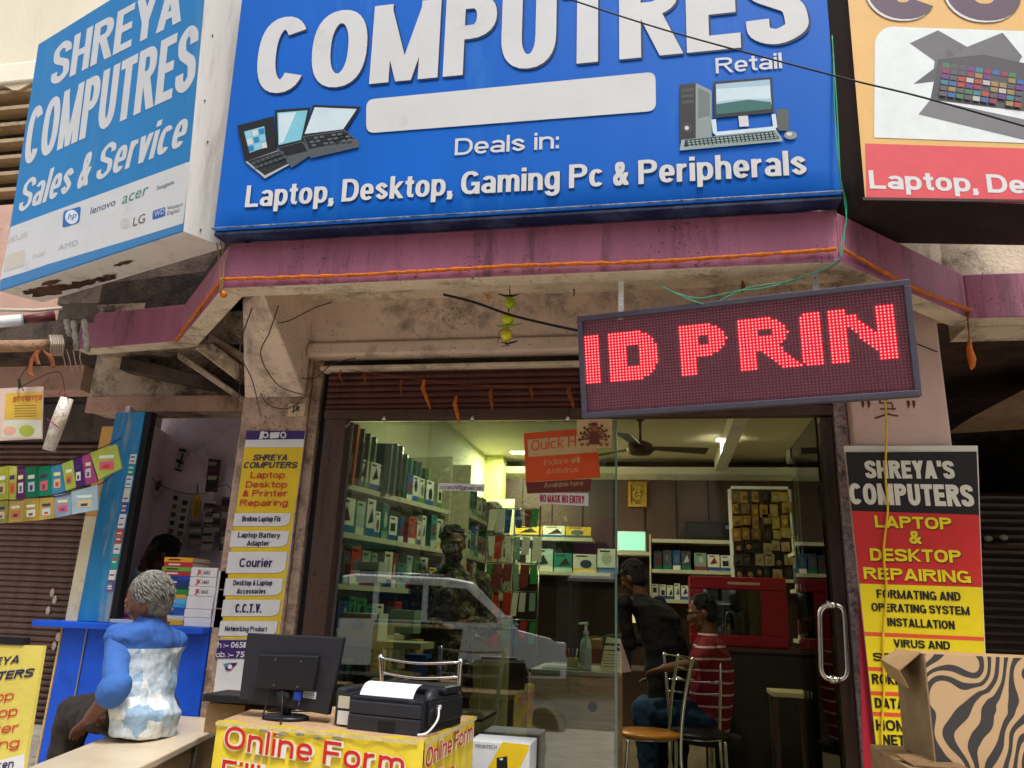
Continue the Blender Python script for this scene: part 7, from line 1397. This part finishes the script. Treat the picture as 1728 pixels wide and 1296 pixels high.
# poster board at the lower left, close to the camera
Yb = 1.9; pl4 = yplane(Yb); G = thing('standing_poster_board', 'yellow price-list poster board cut by the left edge of the picture, nearest the camera', 'poster board', at(20, 1290, Y=Yb))
c = [at(73, 1090, Y=Yb), at(50, 1312, Y=Yb)]; L0 = c[0].x - .62; mb = MB(); mb.prism([(L0, Yb, c[0].z - .015), (c[0].x, Yb, c[0].z), (c[1].x + .01, Yb, .302), (L0, Yb, .302)], (0, .012, 0)); mb.build('board', M('poster_yellow_pale', 'd8c75c', .5, .08, 5, dirt=.3, dcol='b8ac7c', bump=.1), G)
d = Decal(pl4, .0008); d.poly([(-20, 1288), (42, 1272), (38, 1330), (-20, 1330)], p_wht); d.build('printed_panel', G)
MB().box(L0, c[0].x - .06, Yb - .004, Yb + .02, c[0].z + .0, c[0].z + .018).build('top_batten', m_black, G)
for s_, xr, y, w_, h_, m_, t_, shh in (('SHREYA', 31, 1120, 88, 14, txt_navy, .24, .2), ('COMPUTERS', 54, 1143, 146, 15, txt_navy, .24, .2), ('Laptop', 22, 1182, 92, 16, txt_red, .15, 0), ('Desktop', 28, 1209, 110, 17, txt_red, .15, 0), ('& Printer', 31, 1236, 126, 17, txt_red, .15, 0), ('Repairing', 31, 1262, 130, 17, txt_red, .15, 0), ('Broken', 22, 1296, 60, 14, txt_navy, .2, 0)):
    hv(s_, pl4, (xr - w_, y + w_ * .10), (xr, y - 1), h_, m_, G, t=t_, off=.002, sh=shh)
# dim fittings seen in the right bay
G = thing('bay_shutter', 'dark half shadowed roller shutter deep in the bay on the right', 'shutter', (2.4, 6.2, .1)); me0 = None
for k in range(42):
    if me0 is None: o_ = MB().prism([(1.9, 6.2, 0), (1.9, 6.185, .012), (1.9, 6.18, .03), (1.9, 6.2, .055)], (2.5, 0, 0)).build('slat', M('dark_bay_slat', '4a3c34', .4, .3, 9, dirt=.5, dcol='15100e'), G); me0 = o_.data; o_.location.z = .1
    else: o_ = bpy.data.objects.new('slat', me0); COL.objects.link(o_); adopt(o_, G); o_.location.z = .1 + k * .056
for k, (x, y) in enumerate(((1668, 909), (1694, 907))): c = at(x, y, Y=6.05); solo(MB().ell(c, (.03, 0, 0), (0, .02, 0), (0, 0, .022), 10, 6), 'glass_jar', plain('c8c8b8', .2), ['pale jar catching the light in the right bay, left one', 'pale jar catching the light in the right bay, right one'][k], 'jar', 'pale jars in the right bay', smooth=True)
solo(MB().box(at(1655, 920, Y=6.0).x, at(1728, 920, Y=6.0).x, 5.95, 6.1, at(1690, 921, Y=6.0).z - .02, at(1690, 921, Y=6.0).z), 'bay_ledge', m_brown, 'dark ledge with two jars in the right bay', 'ledge')
# ------------------------------------------------------------------ the street behind the camera, seen in the glass
def tree(x, y, h, cr, label):
    G = thing('street_tree', label, 'tree', (x, y, 0)); r8 = random.Random(int(abs(x * 10)) + 3)
    MB().tube([(x, y, 0), (x + .1, y, h * .35), (x - .05, y + .1, h * .6), (x + .1, y, h * .8)], [.16, .12, .08, .03], 8).build('trunk', M('bark', '4a3a2c', .9, .3, 12, bump=.5), G, True)
    mb = MB()
    for k in range(1500):
        a = r8.uniform(0, 6.28); b = math.acos(r8.uniform(-1, 1)); q = cr * (.45 + .55 * r8.random() ** .6) * (1 + .25 * math.sin(a * 3 + b * 4)); c = V((x + q * math.sin(b) * math.cos(a), y + q * math.sin(b) * math.sin(a), h * .72 + q * .75 * math.cos(b)))
        u_ = V((r8.uniform(-1, 1), r8.uniform(-1, 1), r8.uniform(-.6, .6))).normalized() * .13; w_ = u_.cross(V((r8.uniform(-1, 1), r8.uniform(-1, 1), 1))).normalized() * .05; mb.face([c - u_, c - w_, c + u_, c + w_])
    mb.build('crown', M('tree_leaf', '3f5c1e', .6, .5, 2), G, kind='stuff')
def suv(name, label, x0, L, yc, col, H=1.72, z0=0.2, W_=1.72, cs=1.0):
    G = thing(name, label, 'car', (x0 + L / 2, yc, z0), 'cars parked across the street'); Y0, Y1 = yc - W_ / 2, yc + W_ / 2
    def X(u): return x0 + L * u
    low = [(0, .35), (0, .72), (.015, .95), (.03, 1.02), (.70, 1.0), (.80, .99), (.93, .88), (.985, .74), (1, .55), (.995, .32), (.02, .30)]
    mb = MB(); n = len(low); rings = []
    for yy, ins in ((Y0, .03), (Y0 + .05, 0), (Y1 - .05, 0), (Y1, .03)): rings.append([(X(u + (ins if u < .5 else -ins) * .3), yy, z0 + z - (ins if z > .8 else 0)) for u, z in low])
    vs = [p for r in rings for p in r]; fs = [(j * n + i, j * n + (i + 1) % n, (j + 1) * n + (i + 1) % n, (j + 1) * n + i) for j in range(3) for i in range(n)] + [tuple(range(n)), tuple(range(3 * n, 4 * n))[::-1]]
    m_car = M('car_paint_' + col, col, .3, .04, 3, coat=.6); m_gl = M('car_glass', '0e1214', .08, .05); mb.raw(vs, fs); mb.build('body', m_car, G, bevel=.03)
    cab = [(u * cs, z) for u, z in [(.03, 1.02), (.055, 1.45), (.09, H - .06), (.16, H), (.48, H), (.56, H - .05), (.72, 1.0)]]
    mb = MB(); n = len(cab); rings = []
    for yy, s_ in ((Y0 + .03, 0), (Y0 + .17, 1), (Y1 - .17, 1), (Y1 - .03, 0)): rings.append([(X(u), (yc + (yy - yc) * (1 - .0 * s_)) if z < 1.1 else (yc + (yy - yc) * (.86 if s_ == 0 else .95)), z0 + z - (.05 if s_ == 0 and z > 1.3 else 0)) for u, z in cab])
    vs = [p for r in rings for p in r]; fs = [(j * n + i, j * n + i + 1, (j + 1) * n + i + 1, (j + 1) * n + i) for j in range(3) for i in range(n - 1)] + [tuple(range(n)), tuple(range(3 * n, 4 * n))[::-1]]; mb.raw(vs, fs); mb.build('cabin', m_car, G, bevel=.02)
    def side(u, z): t = (z - 1.02) / (H - .05 - 1.02); return V((X(u * cs), yc + (W_ / 2 - .03) * (1 - .14 * max(0, min(1, t))) + .008, z0 + z))
    for q in ([(.085, 1.08), (.10, H - .17), (.22, H - .13), (.22, 1.08)], [(.24, 1.08), (.24, H - .13), (.385, H - .13), (.385, 1.08)], [(.405, 1.08), (.405, H - .13), (.535, H - .16), (.665, 1.08)]): MB().prism([side(u, z) for u, z in q], (0, .004, 0)).build('side_window', m_gl, G)
    mb = MB(); mb.face([(X(.575 * cs), Y0 + .25, z0 + H - .09), (X(.575 * cs), Y1 - .25, z0 + H - .09), (X(.725 * cs), Y1 - .12, z0 + 1.03), (X(.725 * cs), Y0 + .12, z0 + 1.03)]); mb.v = [(a + .012, b, c + .02) for a, b, c in mb.v]; mb.build('windscreen', m_gl, G)
    for u in (.17, .81):
        for yy in (Y0 + .02, Y1 - .22):
            w = MB().tube([(X(u), yy, z0 + .33), (X(u), yy + .2, z0 + .33)], .33, 22).build('wheel', M('tyre', '141414', .8), G, True); MB().tube([(X(u), yy - .006, z0 + .33), (X(u), yy + .206, z0 + .33)], .2, 16).build('rim', m_alu, w)
    for yy in (Y1 - .28, Y0 + .28): MB().tube([(X(.14 * cs), yy, z0 + H + .03), (X(.46 * cs), yy, z0 + H + .03)], .018, 6).build('roof_rail', m_alu, G, True)
    for yy, s_ in ((Y1, 1), (Y0, -1)): MB().box(X(.64 * cs), X(.69 * cs), min(yy, yy + .16 * s_), max(yy, yy + .16 * s_), z0 + 1.04, z0 + 1.2).build('mirror', m_car, G, bevel=.02)
    for u in (.27, .55): MB().box(X(u), X(u + .035), Y1 + .001, Y1 + .02, z0 + .86, z0 + .885).build('door_handle', m_alu, G)
    for u in (.23 * cs, .395 * cs, .70 * cs): MB().box(X(u), X(u) + .008, Y1 - .0, Y1 + .002, z0 + .42, z0 + .97).build('door_gap', m_dark, G)
    MB().box(X(.03), X(.97), Y1 - .0, Y1 + .006, z0 + .32, z0 + .42).build('sill', m_black, G)
    for yy in (Y0 + .1, Y1 - .35): MB().box(X(.965), X(1.0), yy, yy + .25, z0 + .68, z0 + .82).build('headlight', m_white, G, bevel=.02); MB().box(X(-.004), X(.02), yy, yy + .2, z0 + .8, z0 + .98).build('tail_light', plain('8a1a1a'), G)
    return G
g_ = suv('parked_car', 'white sport utility car reflected in the left glass pane', -5.75, 4.1, -4.8, 'f2f2ee', 1.74, z0=.2, cs=1.12); g_.rotation_euler.z = math.radians(-22)
suv('parked_car', 'silver hatchback parked behind the white car across the street', -8.2, 3.7, -5.2, 'c8ccd0', 1.62)
suv('parked_car', 'dark grey car parked further right across the street', .6, 3.9, -5.6, '4a4c50', 1.6)
cb = [('7a5a4c', 'reddish'), ('9a8c74', 'sand'), ('6a6e64', 'grey green'), ('a49888', 'pale'), ('7c5248', 'brick red')]
x = -17; k = 0
while x < 16:
    w = [6.2, 5.4, 7, 5.8, 6.5, 6][k % 6]; H = [8.4, 9.6, 7.8, 10.2, 8.8][k % 5]; c_, n_ = cb[k % 5]; G = thing('street_building', f'{n_} {["", "taller ", "wide "][k % 3]}shop house across the street, number of floors two, {ordn[k]} from the left'.replace(', number of floors two', ''), 'building', (x + w / 2, -10, 0), 'shop houses across the street')
    MB().box(x, x + w - .1, -16, -9.5, 0, H).build('wall', M('facade_' + c_, c_, .85, .12, 1.5, dirt=.35, dcol='3a3028'), G); MB().box(x - .02, x + w - .08, -9.5, -9.2, H - .5, H - .3).build('cornice', m_beige, G)
    n2_ = 2
    for i in range(n2_):
        xa = x + .4 + i * (w - .6) / n2_; ww = (w - .6) / n2_ - .5; MB().box(xa, xa + ww, -9.52, -9.48, .1, 2.6).build('shop_opening', m_dark, G); MB().box(xa - .1, xa + ww + .1, -9.48, -9.2, 2.7, 3.5).build('sign_panel', plain(['8a2a22', '2a5a7a', 'b09a3c', '2a6a4a', 'a8a49a', '7a3a5a'][(k * 2 + i) % 6]), G); MB().prism([(xa, -9.48, 2.68), (xa, -8.4, 2.35), (xa, -8.4, 2.31), (xa, -9.48, 2.62)], (ww, 0, 0)).build('awning', plain(['3a6a4a', '8a7a5a', '5a3a3a', '3a4a6a'][(k + i) % 4]), G)
        for j in range(2):
            z = 4.4 + j * 2.6
            if z + 1.4 < H: wn = MB().box(xa + ww * .25, xa + ww * .75, -9.5, -9.47, z, z + 1.3).build('window', M('window_frame_brown', '4a3a30', .6), G); MB().box(xa + ww * .28, xa + ww * .72, -9.469, -9.46, z + .06, z + 1.24).build('pane', M('car_glass', '0e1214'), wn)
    x += w; k += 1
tree(-3.4, -6.9, 4.6, 1.5, 'leafy street tree behind the white car across the road'); tree(5.2, -7.4, 5.4, 1.8, 'larger leafy street tree at the right across the road')
# a rickshaw-like umbrella stall across the road
G = thing('umbrella_stall', 'small street stall with a tarpaulin roof across the road', 'stall', (-.4, -6.6, 0)); MB().prism([(-1.6, -7.4, 2.3), (-1.6, -5.6, 2.05), (-1.6, -5.6, 2.0), (-1.6, -7.4, 2.25)], (2.6, 0, 0)).build('tarpaulin', plain('a09a90'), G)
for a, b in ((-1.55, -5.65), (.95, -5.65), (-1.55, -7.35), (.95, -7.35)): MB().tube([(a, b, 0), (a, b, 2.05)], .03, 6).build('pole', m_brown, G)
MB().box(-1.4, .8, -6.6, -5.9, 0, .9).build('counter', plain('8a3a2a'), G)
for k in range(6): tag(MB().box(-1.3 + k * .35, -1.02 + k * .35, -6.5, -6.1, .901, 1.1 + .05 * (k % 3)).build('goods_crate', plain(['c8a83c', '2a6a4a', 'b8b4a8', 'a83a2a', '3a5a8a', 'd8d0b8'][k])), f'{["mustard", "green", "pale", "red", "blue", "cream"][k]} crate on the street stall across the road', 'crate', 'crates on the street stall')
